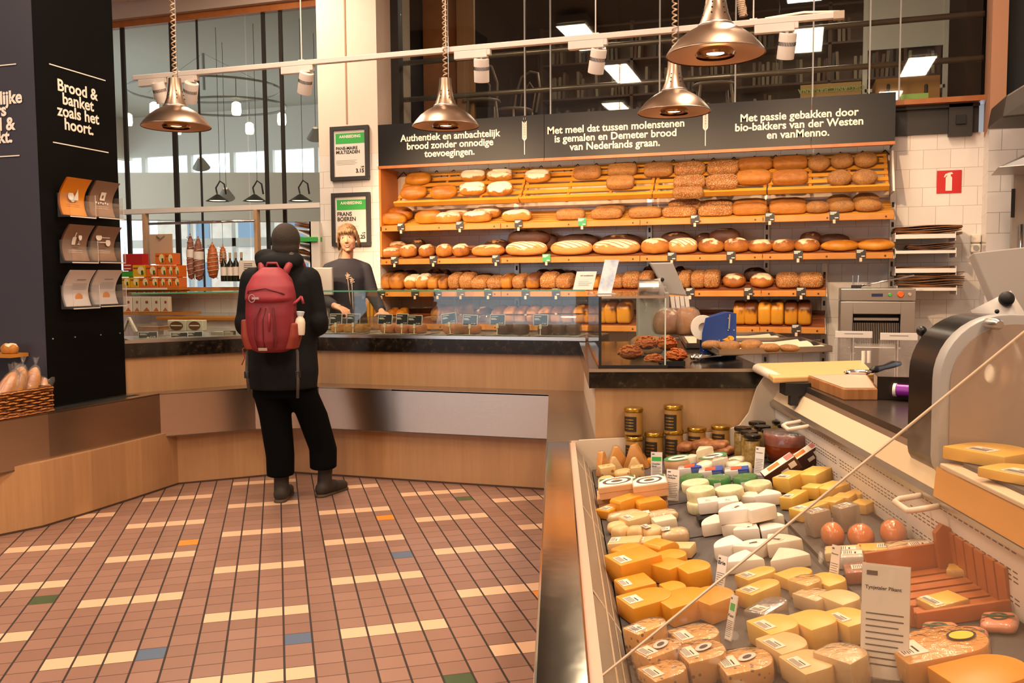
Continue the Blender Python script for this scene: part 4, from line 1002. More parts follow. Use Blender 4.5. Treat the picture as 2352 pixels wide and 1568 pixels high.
# ------------------------------------------------------------ price cards and goods in the display
CARDB = mat('menu_card_black', '#211d1c', .5)
def menu(px, py, w, h, label, y, rz=0.0, tilt=0.0, zb=.966):
    p = ony(px, py, y); s_ = pxm(p); w, h = w * s_ / 2, h * s_ / 2
    t = thing('menu_card', label, 'price card', (p.x, y, p.z), rot=(-.15, tilt, rz), group='black cards in the bakery display')
    MB().box(-w, w, -.002, .002, -h, h).obj('frame', mat('card_frame', '#d8cbbd', .5), t)
    MB().box(-w + .005, w - .005, -.004, -.002, -h + .005, h - .005).obj('card', CARDB, t)
    l = MB()
    for z, ww in ((.55, .9), (.2, .6), (.0, .75)): l.box(-w * .82, -w * .82 + ww * w, -.0045, -.004, h * z, h * z + h * .1)
    l.obj('printed_lines', CREAM, t)
    fit('€ 2,95', w * .55, CREAM, t, (w * .5, -.0045, -h * .75), (PI / 2, 0, 0))
    zz = zb - p.z
    MB().box(-.008, .008, -.006, .006, -h - .02, -h + .01).box(-.0025, .0025, -.0025, .0025, zz, -h).box(-.03, .03, -.02, .02, zz, zz + .003).obj('clip_stand', mat('clip_bone', '#e0cfae', .4), t)
for i, (px, py, w_, h_, tl) in enumerate([(772, 732, 31, 24, 0), (812, 732, 34, 24, 0), (885, 733, 36, 24, .02), (924, 733, 30, 26, 0), (953, 735, 37, 24, .02), (1031, 731, 38, 24, -.15), (1080, 735, 36, 25, .02), (1143, 734, 37, 25, 0), (1242, 735, 35, 26, 0)]):
    menu(px, py, w_, h_, 'black price card in the bakery glass, %s from the left past the woman' % ORD[i] if i > 1 else 'black price card in the bakery glass below the woman, %s of two' % ('left', 'right')[i], 5.72, tilt=tl)
for i, (px, py, w_, h_) in enumerate([(340, 769, 42, 16), (412, 770, 38, 15), (446, 769, 38, 17), (528, 768, 30, 20)]):
    t = ony(px, py, 5.30 + .0006 * (px - 340)); menu(px, py, w_, h_, 'black price card in the glass left of the customer, %s from the left' % ORD[i], t.y - .18 + (px - 340) * .0016, rz=.6, zb=.95)
PAST = breadmat('pastry_crust', [(.3, '#e0a050'), (.55, '#c98238'), (.8, '#9a5a24')], 20, bmp=.5)
PINK = mat('pink_filling', '#d9906a', .5, var='#c9763f', vs=12)
CHOC = mat('chocolate_cake', '#4a2c20', .5, var='#6a4430', vs=20)
def cover(px0, px1, py0, py1, y, label, fill, fl, filln):
    A, B = ony(px0, py1, y), ony(px1, py1, y); zt = ony(px0, py0, y).z; W_ = B.x - A.x; z0 = .957; H_ = zt - z0
    t = thing('cake_cover', label, 'food cover', (A.x, y, z0))
    o = MB().box(0, W_, 0, .28, 0, H_); o.obj('dome', ACRYL, t, bevel=.02, seg=3)
    rim = MB().strip([(0, 0), (W_, 0)], 0, .004, .28); rim.obj('base_plate', mat('cake_plate', '#b8aca0', .3), t)
    for k, (u, w_) in enumerate(fl):
        o = superloaf(filln, px_=.5, pz=.6, bumps=.05, seed=k).obj(filln, fill, None, smooth=True, loc=(A.x + W_ * u, y + .14, z0 + .005)); o.scale = (w_, .16, H_ * .55)
        tag(o, '%s under the clear cover, %s' % (filln.replace('_', ' '), label.split(',')[-1].strip()) if len(fl) == 1 else '%s, %s from the left under the cover, %s' % (filln.replace('_', ' '), ORD[k], label.split(',')[-1].strip()), 'pastry', None)
cover(845, 975, 727, 762, 5.78, 'clear cover over pastry, below the lowest loaves', PINK, [(.25, .1), (.5, .1), (.75, .1)], 'fruit_slice')
cover(988, 1105, 724, 768, 5.78, 'clear cover over a tart, right of the tilted card', PINK, [(.5, .26)], 'large_tart')
cover(1112, 1212, 724, 766, 5.80, 'clear cover over dark cake, behind the third last card', CHOC, [(.35, .09), (.72, .1)], 'dark_cake')
cover(1218, 1330, 722, 764, 5.82, 'clear cover over glazed buns, nearest the glass corner', CHOC, [(.2, .08), (.5, .09), (.8, .09)], 'glazed_bun')
cover(740, 832, 730, 760, 5.80, 'clear cover over cream pastries, in front of the woman', PAST, [(.2, .07), (.5, .07), (.8, .07)], 'cream_pastry')
o = MB().grid(lambda u, v: (u * .16, v * .1, .004 * math.sin(9 * u)), 6, 3).obj('crumpled_film', FILM, None, (ony(1180, 775, 5.7).x, 5.68, .962), smooth=True); tag(o, 'crumpled clear film lying behind the glass near the corner', 'plastic film')
# packs left of the customer
def pack(px0, px1, py0, py1, y, d, label, m1, rz=0.0, deco=None, name='cookie_box', cat='box', z0=None):
    A, B = ony(px0, py1, y), ony(px1, py1, y); zt = ony(px0, py0, y).z; z = A.z if z0 is None else z0
    t = thing(name, label, cat, (A.x, y, z), rz); W_, H_ = B.x - A.x, zt - z
    MB().box(0, W_, 0, d, 0, H_).obj('carton' if cat == 'box' else 'pouch', m1, t, bevel=min(.004, H_ * .1))
    if deco: deco(t, W_, H_, d)
    return t
CREAMC = mat('cream_carton', '#e6d8c2', .6)
def win_(t, W_, H_, d): 
    MB().lathe([(0, 0), (1, 0), (1, .002), (0, .002)], 20).obj('round_window', mat('waffle_brown', '#7a4a2c', .5), t, (W_ / 2, -.001, H_ / 2), (PI / 2, 0, 0)).scale = (W_ * .36, H_ * .4, 1)
    MB().box(W_ * .2, W_ * .8, -.004, -.003, H_ * .46, H_ * .56).obj('printed_band', CREAM, t)
pack(385, 427, 735, 760, 5.45, .05, 'cream biscuit box with round brown window, left one of two', CREAMC, deco=win_)
pack(429, 466, 735, 760, 5.45, .05, 'cream biscuit box with round brown window, right one of two', CREAMC, deco=win_)
pack(312, 368, 742, 758, 5.3, .12, 'flat clear pack of orange biscuits behind the glass', ACRYL, deco=lambda t, W_, H_, d: MB().box(.01, W_ - .01, .01, d - .01, 0, H_ * .5).obj('biscuits', PAST, t), name='biscuit_tray', cat='food pack')
pack(480, 530, 738, 775, 5.5, .1, 'clear box of biscuits beside the customer at left', ACRYL, deco=lambda t, W_, H_, d: MB().box(.01, W_ - .01, .01, d - .01, 0, H_ * .35).obj('biscuits', mat('pale_biscuit', '#cdb39a', .6), t), name='biscuit_tray', cat='food pack')
A = ony(295, 762, 5.1); t = thing('card_stand', 'small folded wooden card stand behind the glass at far left', 'stand', A, .5)
MB().hexa([(-.05, 0, 0), (-.035, 0, 0), (-.035, .06, 0), (-.05, .06, 0), (-.005, 0, .1), (.005, 0, .1), (.005, .06, .1), (-.005, .06, .1)]).hexa([(.035, 0, 0), (.05, 0, 0), (.05, .06, 0), (.035, .06, 0), (-.005, 0, .1), (.005, 0, .1), (.005, .06, .1), (-.005, .06, .1)]).obj('folded_board', CREAMC, t)

# ------------------------------------------------------------ goods on the sill under the left window
YB = 7.85
zs = ony(350, 660, YB).z
sh_ = thing('sill_shelf', 'wooden shelf carrying the orange tea boxes under the window', 'shelf', (0, YB, zs))
a, b_ = ony(270, 660, YB).x, ony(415, 660, YB).x
MB().box(a, b_, -.02, .3, -.025, 0).obj('board', SHW, sh_); MB().box(a, b_ - .15, -.024, -.02, -.022, -.004).obj('label_strip', PAPER, sh_)
OR_, YE, GR_, RE = mat('orange_tea_box', '#e0701c', .5), mat('yellow_tea_box', '#dfae1c', .5), mat('green_tea_box', '#3f9a2a', .5), mat('red_gift_box', '#b8201c', .45)
def tea(t, W_, H_, d):
    MB().lathe([(0, 0), (1, 0), (1, .0015), (0, .0015)], 16).obj('printed_sun', mat('tea_cream', '#f0dca0', .6), t, (W_ * .66, -.0005, H_ * .55), (PI / 2, 0, 0)).scale = (W_ * .26, H_ * .36, 1)
    MB().box(W_ * .68, W_ * .86, -.003, -.0015, H_ * .2, H_ * .55).obj('printed_leaf', mat('leaf_green', '#3a5a20', .6), t)
    MB().box(W_ * .08, W_ * .45, -.0015, 0, H_ * .68, H_ * .8).obj('printed_lines', mat('tea_ink', '#8a4a14', .6), t)
rows_ = [('bottom', 637, 660, [(277, 298, YE), (299, 319, YE), (320, 341, OR_), (342, 363, OR_), (365, 380, OR_), (381, 395, OR_), (396, 413, OR_)]), ('middle', 609, 636, [(305, 334, YE), (335, 360, OR_), (362, 383, OR_), (384, 397, OR_), (398, 412, OR_)]), ('top', 581, 608, [(357, 379, OR_), (380, 398, OR_)])]
for nm, y0, y1, l in rows_:
    seen = {}
    for x0, x1, c_ in l:
        q = 'yellow' if c_ is YE else 'orange'; seen[q] = seen.get(q, 0) + 1
        pack(x0, x1, y0, y1, YB, .12, '%s tea box, %s of that colour from the left in the %s row' % (q, ORD[seen[q] - 1], nm), c_, deco=tea, name='tea_box')
pack(277, 304, 623, 636, YB, .12, 'flat green tea box under the red gift box', GR_, name='tea_box')
pack(283, 328, 583, 622, YB + .02, .1, 'large red gift box above the tea boxes', RE, deco=lambda t, W_, H_, d: [MB().box(W_ * .05, W_ * .4, -.001, 0, H_ * (.1 + .2 * k), H_ * (.16 + .2 * k)).obj('printed_picture', CREAM, t) for k in range(2)], name='gift_box')
p = ony(370, 606, 7.98); q = ony(343, 538, 7.98); q1 = ony(397, 606, 7.98)
t = thing('cutting_board', 'beige serving board standing behind the tea boxes', 'board', (q.x, 7.98, p.z)); MB().box(0, q1.x - q.x, 0, .012, 0, q.z - p.z).obj('board', mat('beige_board', '#c9a98a', .6), t, bevel=.004)
MB().tube([((q1.x - q.x) / 2 - .05, -.004, q.z - p.z - .02), ((q1.x - q.x) / 2, -.012, q.z - p.z - .05), ((q1.x - q.x) / 2 + .05, -.004, q.z - p.z - .02)], .006, 6).obj('handle', STEEL, t)
# shelf frame, rail, hanging sausages
fr_ = thing('deli_frame', 'pale wooden frame with a steel hanging rail in front of the window', 'frame', (0, 8.05, 1.275))
A, B = ony(275, 492, 8.05), ony(735, 492, 8.05)
MB().box(A.x, B.x, 0, .1, A.z - 1.275, A.z - 1.275 + .05).obj('top_board', WHITEM, fr_)
for px in (332, 588): 
    x = ony(px, 570, 8.05).x; MB().box(x - .02, x + .02, 0, .06, 0, A.z - 1.275).obj('post', mat('pale_post', '#c9a27a', .5), fr_)
ra = ony(342, 514, 8.0); rb = ony(585, 509, 8.0)
MB().tube([(ra.x, -.05, ra.z - 1.275), (rb.x, -.05, ra.z - 1.275)], .014, 10).obj('rail', CHROME, fr_, smooth=True)
SAL = mat('dried_sausage', '#7a4436', .6, var='#a8745c', vs=30, bmp=.5, bs=40); SAL2 = mat('orange_ham', '#c26a2c', .5, var='#a8521e', vs=14, bmp=.3)
for i, (px, y0, y1, w_, m_, lb) in enumerate([(440, 540, 642, 19, SAL, 'netted brown salami hanging left of its twin by the window'), (458, 546, 645, 22, SAL, 'netted brown salami with white band, right of its twin'), (490, 560, 640, 26, SAL2, 'orange netted ham hanging right of the salamis'), (513, 565, 615, 16, SAL2, 'small netted ham hanging above the wine bottles')]):
    a, b_ = ony(px, y0, 7.99), ony(px, y1, 7.99); s_ = pxm(a); L = a.z - b_.z
    t = thing('hanging_sausage', lb, 'sausage', (b_.x, 7.99, b_.z)); r = w_ * s_ / 2
    MB().lathe([(0, 0), (r * .7, .02), (r, L * .3), (r * .95, L * .6), (r * .7, L * .85), (r * .2, L), (.004, L + .02)], 16).obj('sausage', m_, t, smooth=True)
    n_ = MB()
    for k in range(7):
        z0 = L * k / 7; rr = lambda z: r * (1.04 if z > L * .15 and z < L * .75 else .8)
        n_.tube([(rr(z0 + L * .14 * u) * math.cos(u * 6 + k), rr(z0 + L * .14 * u) * math.sin(u * 6 + k), z0 + L * .14 * u) for u in [j / 8 for j in range(9)]], .003, 4)
    n_.obj('netting', CREAMC, t)
    MB().tube([(0, 0, L), (0, 0, ra.z - b_.z - .01), (.012, 0, ra.z - b_.z + .015), (0, .02, ra.z - b_.z + .02)], .003, 5).obj('hook', CHROME, t)
    if i < 2: MB().lathe([(r * 1.05, L * .5), (r * 1.05, L * .68)], 16, cap=False).obj('paper_band', PAPER, t, smooth=True)
BOT = mat('dark_green_bottle', '#20200f', .12)
for i, (px, y0) in enumerate(((515, 580), (530, 580), (543, 579), (556, 579))):
    a, b_ = ony(px, y0, 7.95), ony(px, 646, 7.95); L = a.z - b_.z; r = 7.5 * pxm(a)
    t = thing('wine_bottle', 'dark wine bottle with cream label on the sill, %s from the left' % ORD[i], 'bottle', b_, group='wine bottles on the sill')
    MB().lathe([(0, 0), (r, 0), (r, L * .6), (r * .35, L * .74), (r * .35, L * .85)], 16).obj('bottle_body', BOT, t, smooth=.7)
    MB().lathe([(r * .4, L * .8), (r * .4, L), (0, L)], 12).obj('capsule', mat('bottle_capsule', '#b8a48c', .4), t, smooth=.7)
    MB().lathe([(r * 1.02, L * .2), (r * 1.02, L * .5)], 16, cap=False).obj('bottle_label', PAPER, t, smooth=True)
pack(549, 588, 598, 641, 7.9, .006, 'cream notice card beside the bottles, partly behind the customer', PAPER, deco=lambda t, W_, H_, d: [MB().box(W_ * .3, W_ * .8, -.001, 0, H_ * (.8 - .1 * k), H_ * (.83 - .1 * k)).obj('printed_line', INK, t) for k in range(5)], name='notice_card', cat='card')
# tea pouches on lower shelf
zs2 = ony(330, 717, 7.8).z; t = thing('pouch_shelf', 'lower wooden shelf with printed tea pouches below the tea boxes', 'shelf', (0, 7.8, zs2))
a, b_ = ony(275, 717, 7.8).x, ony(420, 717, 7.8).x; MB().box(a, b_, -.02, .3, -.025, 0).obj('board', SHW, t)
for i, (x0, x1) in enumerate(((284, 303), (305, 322), (323, 347), (348, 367), (369, 388))):
    pack(x0, x1, 681, 716, 7.82, .05, 'cream tea pouch with orange print on the lower shelf, %s from the left' % ORD[i], CREAMC, deco=lambda t, W_, H_, d: (MB().add([(W_ * .25, -.001, H_ * .05), (W_ * .9, -.001, H_ * .05), (W_ * .6, -.001, H_ * .3)], [(0, 1, 2)]).obj('printed_heap', mat('spice_orange', '#c8642c', .6), t), MB().box(W_ * .5, W_ * .75, -.001, 0, H_ * .55, H_ * .72).obj('printed_emblem', mat('spice_red', '#9a3a2a', .6), t)), name='tea_pouch', cat='pouch')
a, b_ = ony(415, 728, 7.6), ony(548, 722, 7.6)
tag(MB().box(a.x - .3, b_.x, 0, .3, -.03, 0).obj('wooden_plank', SHW, None, (0, 7.6, a.z), bevel=.004), 'pale wooden plank lying on the work surface behind the glass', 'plank')
bc = thing('back_cabinet', 'white cabinet under the plank behind the glass at left', 'cabinet', (0, 7.65, 0)); MB().box(a.x - .25, b_.x - .05, 0, .45, 0, a.z - .03).obj('body', WHITEM, bc); MB().box(a.x - .2, (a.x + b_.x) / 2 - .1, -.015, 0, .1, a.z - .1).obj('door', WHITE, bc); MB().box((a.x + b_.x) / 2 - .05, b_.x - .1, -.015, 0, .1, a.z - .1).obj('door', WHITE, bc)
# bag rack and screen behind the customer
RK = ony(735, 625, 7.4); t = thing('bag_rack', 'white slanted rack of paper bags beside the white column', 'rack', (RK.x, 7.4, 1.0))
x0 = ony(672, 600, 7.4).x - RK.x; zt = ony(735, 508, 7.4).z - 1.0
MB().box(-.1, -.0, 0, .02, 0, zt).box(-.1, -.085, 0, .4, 0, zt).obj('side_panel', WHITE, t)
for i, py in enumerate((538, 572, 600)):
    z = ony(700, py, 7.4).z - 1.0
    MB().hexa([(x0, 0, z + .05), (-.09, 0, z - .03), (-.09, .35, z - .03), (x0, .35, z + .05), (x0, 0, z + .06), (-.09, 0, z - .02), (-.09, .35, z - .02), (x0, .35, z + .06)]).obj('slanted_shelf', WHITE, t)
    for k in range(4):
        o = MB().box(x0 * .95, -.11, .01, .3, .015 + k * .012, .022 + k * .012).obj('paper_bag', (BAG, BAGD)[k % 2], None, (RK.x, 7.4, 1.0 + z + .012), (0, .19, 0)); tag(o, 'brown paper bag in the %s shelf of the white bag rack' % ORD[i], 'paper bag', 'paper bags in the white rack, shelf %d' % (i + 1))
pack(664, 728, 545, 556, 7.38, .1, 'green and white bread pack on the white bag rack', GREEN, name='bread_pack', cat='pack')
p0_, p1_ = ony(712, 672, 6.35), ony(762, 614, 6.35)
t = thing('till_screen', 'grey back of a till screen between customer and woman', 'screen', ((p0_.x + p1_.x) / 2, 6.35, 0.957)); hw = (p1_.x - p0_.x) / 2
MB().box(-hw, hw, 0, .03, p0_.z - .957 - .02, p1_.z - .957).obj('screen_back', GREYP, t, bevel=.008); MB().box(-.04, .04, .03, .06, 0.02, p1_.z - .957 - .05).box(-.1, .1, -.05, .12, 0, .02).obj('stand', GREYP, t, bevel=.004)
# wooden spoon-like loaf and baguette crate behind the woman
cr = ony(818, 722, 7.35); cr2 = ony(862, 680, 7.35)
t = thing('baguette_crate', 'slatted wooden crate behind the woman by the bread shelves', 'crate', (cr.x, 7.3, cr.z - .1)); W_ = cr2.x - cr.x; H_ = cr2.z - cr.z + .1
for k in range(6): MB().box(k * W_ / 6 + .004, k * W_ / 6 + .03, 0, .012, 0, H_).obj('slat', SLATW, t)
MB().box(0, W_, .012, .02, H_ - .03, H_).box(0, W_, .012, .02, 0, .03).box(0, W_, 0, .2, -.01, 0).obj('rail', SHW, t)
for k, (px, py, lb) in enumerate(((853, 632, 'baguette end standing upright right of the woman'), (744, 592, 'wooden-coloured baguette end upright left of the woman'))):
    p = ony(px, py, 7.4); nm, ms = LOAF['g']; o = link(nm, ms[k], None, (p.x, 7.4, p.z - .28), (0, -PI / 2 + .05, 0), (.42, .055, .055)); tag(o, lb, 'bread')
    zb_ = p.z - .22; tb = tag(MB().lathe([(0, 0), (.06, 0), (.085, zb_ - .12), (.08, zb_ - .12), (.055, .01), (0, .01)], 14).obj('bread_bin', SHW, None, (p.x, 7.4, .12), smooth=.6), 'round wooden bin holding the %s' % lb.replace(' standing', '').replace(' upright', ''), 'bin')

# ------------------------------------------------------------ wicker basket at far left
BZ = .622; bp = onz(118, 944, BZ)
bk_ = thing('wicker_basket', 'orange brown wicker basket of wrapped baguettes at the left edge', 'basket', (bp.x, bp.y - .5, BZ), PI / 2 - .02)
m, nt, b = newmat('wicker'); wv = nt.nodes.new('ShaderNodeTexWave'); wv.bands_direction = 'Z'; wv.inputs['Scale'].default_value = 22; wv.inputs['Distortion'].default_value = 3; wv.inputs['Detail Scale'].default_value = 2
nt.links.new(coords(nt), wv.inputs['Vector']); nt.links.new(ramp(nt, wv.outputs['Fac'], [(.2, '#5a2c10'), (.6, '#b06826'), (1, '#cf8838')]), b.inputs['Base Color']); b.inputs['Roughness'].default_value = .5; bump(nt, b, wv.outputs['Fac'], .9, .01)
WICK = m
w_ = MB()
for r in range(9):
    z = .01 + r * .0135
    pts = [(x, .008 * math.sin(x * 60 + r * PI), z) for x in [i * .02 for i in range(26)]]
    w_.tube(pts, .0068, 6); w_.tube([(.5 + .008 * math.sin(y * 60 + r * PI), y, z) for y in [i * .02 for i in range(15)]], .0068, 6)
w_.obj('woven_side', WICK, bk_, smooth=True)
MB().tube([(0, 0, .132), (.5, 0, .132), (.5, .28, .132)], .012, 8).tube([(0, 0, .008), (.5, 0, .008), (.5, .28, .008)], .012, 8).obj('rim', WICK, bk_, smooth=True)
MB().box(0, .49, .01, .28, 0, .01).obj('base', WICK, bk_)
s_ = MB()
for k in range(9): s_.tube([(.02 + k * .06, .001, 0), (.02 + k * .06, .001, .13)], .005, 6)
s_.obj('stakes', WICK, bk_, smooth=True)
for i, (px, py, an) in enumerate(((10, 890, .95), (42, 880, 1.15), (68, 882, 1.2), (97, 885, .75), (25, 905, 1.0))):
    p = onx(px, py, bp.x - .12); nm, ms = LOAF['g']
    t = thing('wrapped_baguette', 'baguette in clear film in the wicker basket, %s from the left' % ORD[[0, 2, 3, 4, 1][i]], 'bread', (p.x - .02 * (i % 2), p.y, max(p.z - .03, BZ + .1)), rot=(0, -an, PI / 2))
    link('baguette', ms[i % 3], t, (0, 0, -.04), None, (.26, .085, .085)); MB().ell((0, 0, 0), (.15, .052, .05), n=14, m=8).add([(.13, 0, 0), (.19, -.03, .02), (.19, .03, -.02), (.18, .0, .04)], [(0, 1, 2), (0, 2, 3)]).obj('film_wrap', FILM, t, smooth=True)
p = onx(28, 850, bp.x - .15); o = MB()
rr_ = random.Random(3)
for k in range(14):
    a = rr_.uniform(-.5, 1.3); L = rr_.uniform(.06, .1); b_ = a + .25
    o.add([(0, 0, 0), (L * math.sin(a), rr_.uniform(-.03, .03), L * math.cos(a)), (L * math.sin(b_), rr_.uniform(-.03, .03), L * math.cos(b_))], [(0, 1, 2)])
tag(o.obj('film_bundle', FILM, None, p - Vector((.015, 0, .045))), 'gathered clear film tuft sticking up from the wicker basket', 'plastic film')
p = ony(22, 814, 3.95); tag(MB().box(-.35, .0, -.0, .13, -.02, 0).obj('wall_shelf', SHW, None, p), 'small wooden shelf end at the left edge above the basket', 'shelf')
nm, ms = LOAF['u']; o = link('loaf', ms[0], None, (p.x - .05, 4.0, p.z), None, (.1, .08, .06)); tag(o, 'loaf end on the small shelf above the wicker basket', 'bread')

# ------------------------------------------------------------ things on the granite counter
GZ = .942
def ong(px, py, z=GZ): return onz(px, py, z)
TW = mat('cheese_twist', '#d0701c', .5, var='#a8480e', vs=18, bmp=.8, bs=50)
def twist(px, py, w, h, label, seed, a=.2):
    p = ona(px, py + h / 2, a); s_ = pxm(p); R = random.Random(seed); q = MB(); r = w * s_ / 2; hh = h * s_
    q.ell((0, 0, hh * .42), (r * .9, r * .8, hh * .42), n=14, m=8)
    for k in range(34):
        a0 = R.uniform(0, 2 * PI); e0 = R.uniform(.1, 1.3); pts = []
        for j in range(6):
            a_ = a0 + j * .22 + R.uniform(-.1, .1); e = e0 + R.uniform(-.15, .15)
            pts.append((r * .97 * math.cos(e) * math.cos(a_), r * .9 * math.cos(e) * math.sin(a_), hh * (.2 + .75 * math.sin(e))))
        q.tube(pts, .0045, 5)
    tag(q.obj('cheese_bun', TW, None, (p.x, p.y, max(p.z, GZ)), smooth=True), label, 'pastry', 'shredded cheese buns')
for i, (px, py, w_, h_, a, lb) in enumerate([(1484, 786, 54, 34, .42, 'orange shredded cheese bun at the back left of the glass box'), (1531, 787, 50, 36, .42, 'orange shredded cheese bun with a price sticker, back right'), (1448, 808, 60, 36, .28, 'orange shredded cheese bun at the front left of the glass box'), (1502, 822, 46, 20, .2, 'low orange cheese bun at the front of the glass box'), (1553, 814, 54, 32, .2, 'orange shredded cheese bun on the black tray right of the glass')]):
    twist(px, py, w_, h_, lb, i, a)
t = thing('black_tray', 'shallow black tray under the cheese bun at the glass box', 'tray', fc(.1, .53, GZ), CROT)
MB().box(0, .1, 0, .2, 0, .006).box(0, .1, -.004, 0, 0, .025).box(.096, .1, 0, .2, 0, .025).obj('tray_body', BLACKM, t)
def bagged(px, py, w, h, label, a, yaw, key='p'):
    p = ona(px, py + h / 2, a); s_ = pxm(p); z = max(GZ, p.z if py < 740 else GZ)
    t = thing('bagged_loaf', label, 'bread', (p.x, p.y, z), yaw); nm, ms = LOAF[key]
    link('loaf', ms[0], t, (0, 0, .004), None, (w * s_, .14, h * s_ * .95)); superloaf('film', .7, .8, bumps=.08, seed=px).obj('film_bag', FILM, t, smooth=True).scale = (w * s_ * 1.08, .16, h * s_ * 1.04)
bagged(1486, 752, 74, 44, 'bagged brown loaf lying left behind the cheese buns', .75, .2, 'b')
bagged(1532, 738, 66, 62, 'bagged loaf standing behind the glass box corner', .95, -.2)
bagged(1577, 738, 50, 66, 'bagged dark loaf leaning beside the blue bag sealer', .9, .5, 'b')
o = MB().grid(lambda u, v: (u * .11 - .05 + .01 * math.sin(9 * v), .02 * math.sin(5 * u + 3 * v), v * .14), 8, 8).obj('plastic_bag', FILM, None, ona(1500, 716, .9), smooth=True); tag(o, 'empty clear bag hanging under the small scale', 'plastic bag')
# blue bag sealer
A, B = ona(1612, 771, .78), ona(1690, 771, .78); zt = ona(1690, 716, .78).z
t = thing('bag_sealer', 'blue metal bag sealer with a tape roll', 'sealer', (A.x, A.y, GZ), CROT); W_ = (B - A).length; H_ = zt - GZ
BLUE = mat('sealer_blue', '#1f3f86', .4)
MB().prism([(0, 0), (W_, 0), (W_, H_ * .97), (W_ * .72, H_), (W_ * .1, H_ * .86), (0, H_ * .5)], 0, .012).obj('side_plate', BLUE, t, (0, 0, 0), (PI / 2, 0, 0), bevel=.002)
MB().prism([(0, 0), (W_, 0), (W_, H_ * .97), (W_ * .72, H_), (W_ * .1, H_ * .86), (0, H_ * .5)], 0, .012).obj('side_plate', BLUE, t, (0, .07, 0), (PI / 2, 0, 0), bevel=.002)
MB().box(0, W_, -.04, .09, 0, .006).obj('base_plate', BLUE, t)
q = MB(); q.T = Matrix.Translation((W_ * .07, .05, H_ * .62)) @ Matrix.Rotation(PI / 2, 4, 'X'); q.lathe([(H_ * .12, 0), (H_ * .3, 0), (H_ * .3, .025), (H_ * .12, .025), (H_ * .12, 0)], 24); q.obj('tape_roll', CREAM, t, smooth=.6)
MB().lathe([(0, 0), (1, 0), (1, .002), (0, .002)], 16).obj('printed_emblem', mat('emblem_yellow', '#e0a02c', .5), t, (W_ * .84, -.0125, H_ * .38), (PI / 2, .3, 0)).scale = (.018, .012, 1)
MB().add([(W_ * .58, -.0145, H_ * .34), (W_ * .8, -.0145, H_ * .3), (W_ * .8, -.0145, H_ * .42)], [(0, 1, 2)]).obj('printed_emblem', MATS['emblem_yellow'], t)
s_ = MB()
for u, v in ((.05, .08), (.76, .85), (.93, .57), (.76, .57), (.5, .33), (.64, .28), (.7, .28)): s_.ell((W_ * u, -.0125, H_ * v), .004, n=8, m=6)
s_.obj('screws', CHROME, t); MB().tube([(W_ * .8, -.015, H_ * .95), (W_ * .77, -.02, H_ * .6)], .005, 6).obj('lever', CHROME, t)
# baking trays with seeded buns
TRAY = mat('tray_metal', '#9a9088', .35, .9)
def btray(q, label, z):
    p = [ong(x, y, z) for x, y in q]; t = thing('baking_tray', label, 'tray', (p[0].x, p[0].y, z)); L = [x - p[0] for x in p]
    mb = MB(); mb.hexa([(v.x, v.y, .0) for v in L] + [(v.x, v.y, .004) for v in L])
    for i in range(4):
        a, b_ = L[i], L[(i + 1) % 4]; mb.strip([(a.x, a.y), (b_.x, b_.y)], .0, .03, .005)
    mb.obj('tray_body', TRAY, t)
    c_ = sum(L, Vector()) / 4; I = [c_ + (v - c_) * .9 for v in L]
    MB().grid(lambda u, v: tuple((I[0] * (1 - u) + I[1] * u) * (1 - v) + (I[3] * (1 - u) + I[2] * u) * v + Vector((0, 0, .008 + .02 * max(0, u - .75) * 4 * abs(math.sin(6 * v + 1)) + .015 * max(0, .15 - v)))), 16, 8).obj('baking_paper', mat('baking_paper', '#e0c8a8', .7), t, smooth=True)
btray([(1575, 800), (1835, 797), (1775, 772), (1560, 774)], 'metal baking tray lying behind the tray of seeded buns', GZ + .001)
btray([(1650, 817), (1912, 808), (1840, 786), (1600, 790)], 'metal baking tray holding five seeded buns', GZ + .034)
for i, (px, py, w_, h_) in enumerate([(1636, 791, 50, 22), (1676, 792, 54, 22), (1727, 791, 58, 26), (1768, 797, 46, 20), (1811, 798, 44, 17)]):
    p = ong(px, py + h_ / 2, GZ + .044); s_ = pxm(p); nm, ms = LOAF['r']; o = link('seeded_bun', ms[i % 3], None, p, (0, 0, i), (w_ * s_, .11, h_ * s_ * .95)); tag(o, 'seeded bun on the front baking tray, %s from the left' % ORD[i], 'bread', 'seeded buns on the tray')
# tongs
A, B = ong(1592, 828, GZ), ong(1700, 820, GZ); t = thing('tongs', 'stainless tongs with scalloped ends lying on the granite counter', 'tongs', A, math.atan2(B.y - A.y, B.x - A.x)); L = (B - A).length
for s__, nm in ((-1, 'arm'), (1, 'arm')):
    MB().tube([(.0, s__ * .012, .012), (.03, s__ * .022, .016), (.08, s__ * .02, .016), (L, s__ * .008, .02)], [.008, .016, .010, .009], 8).obj(nm, CHROME, t, smooth=True)
MB().box(L - .02, L + .01, -.014, .014, .008, .03).obj('hinge', STEELR, t, bevel=.003)
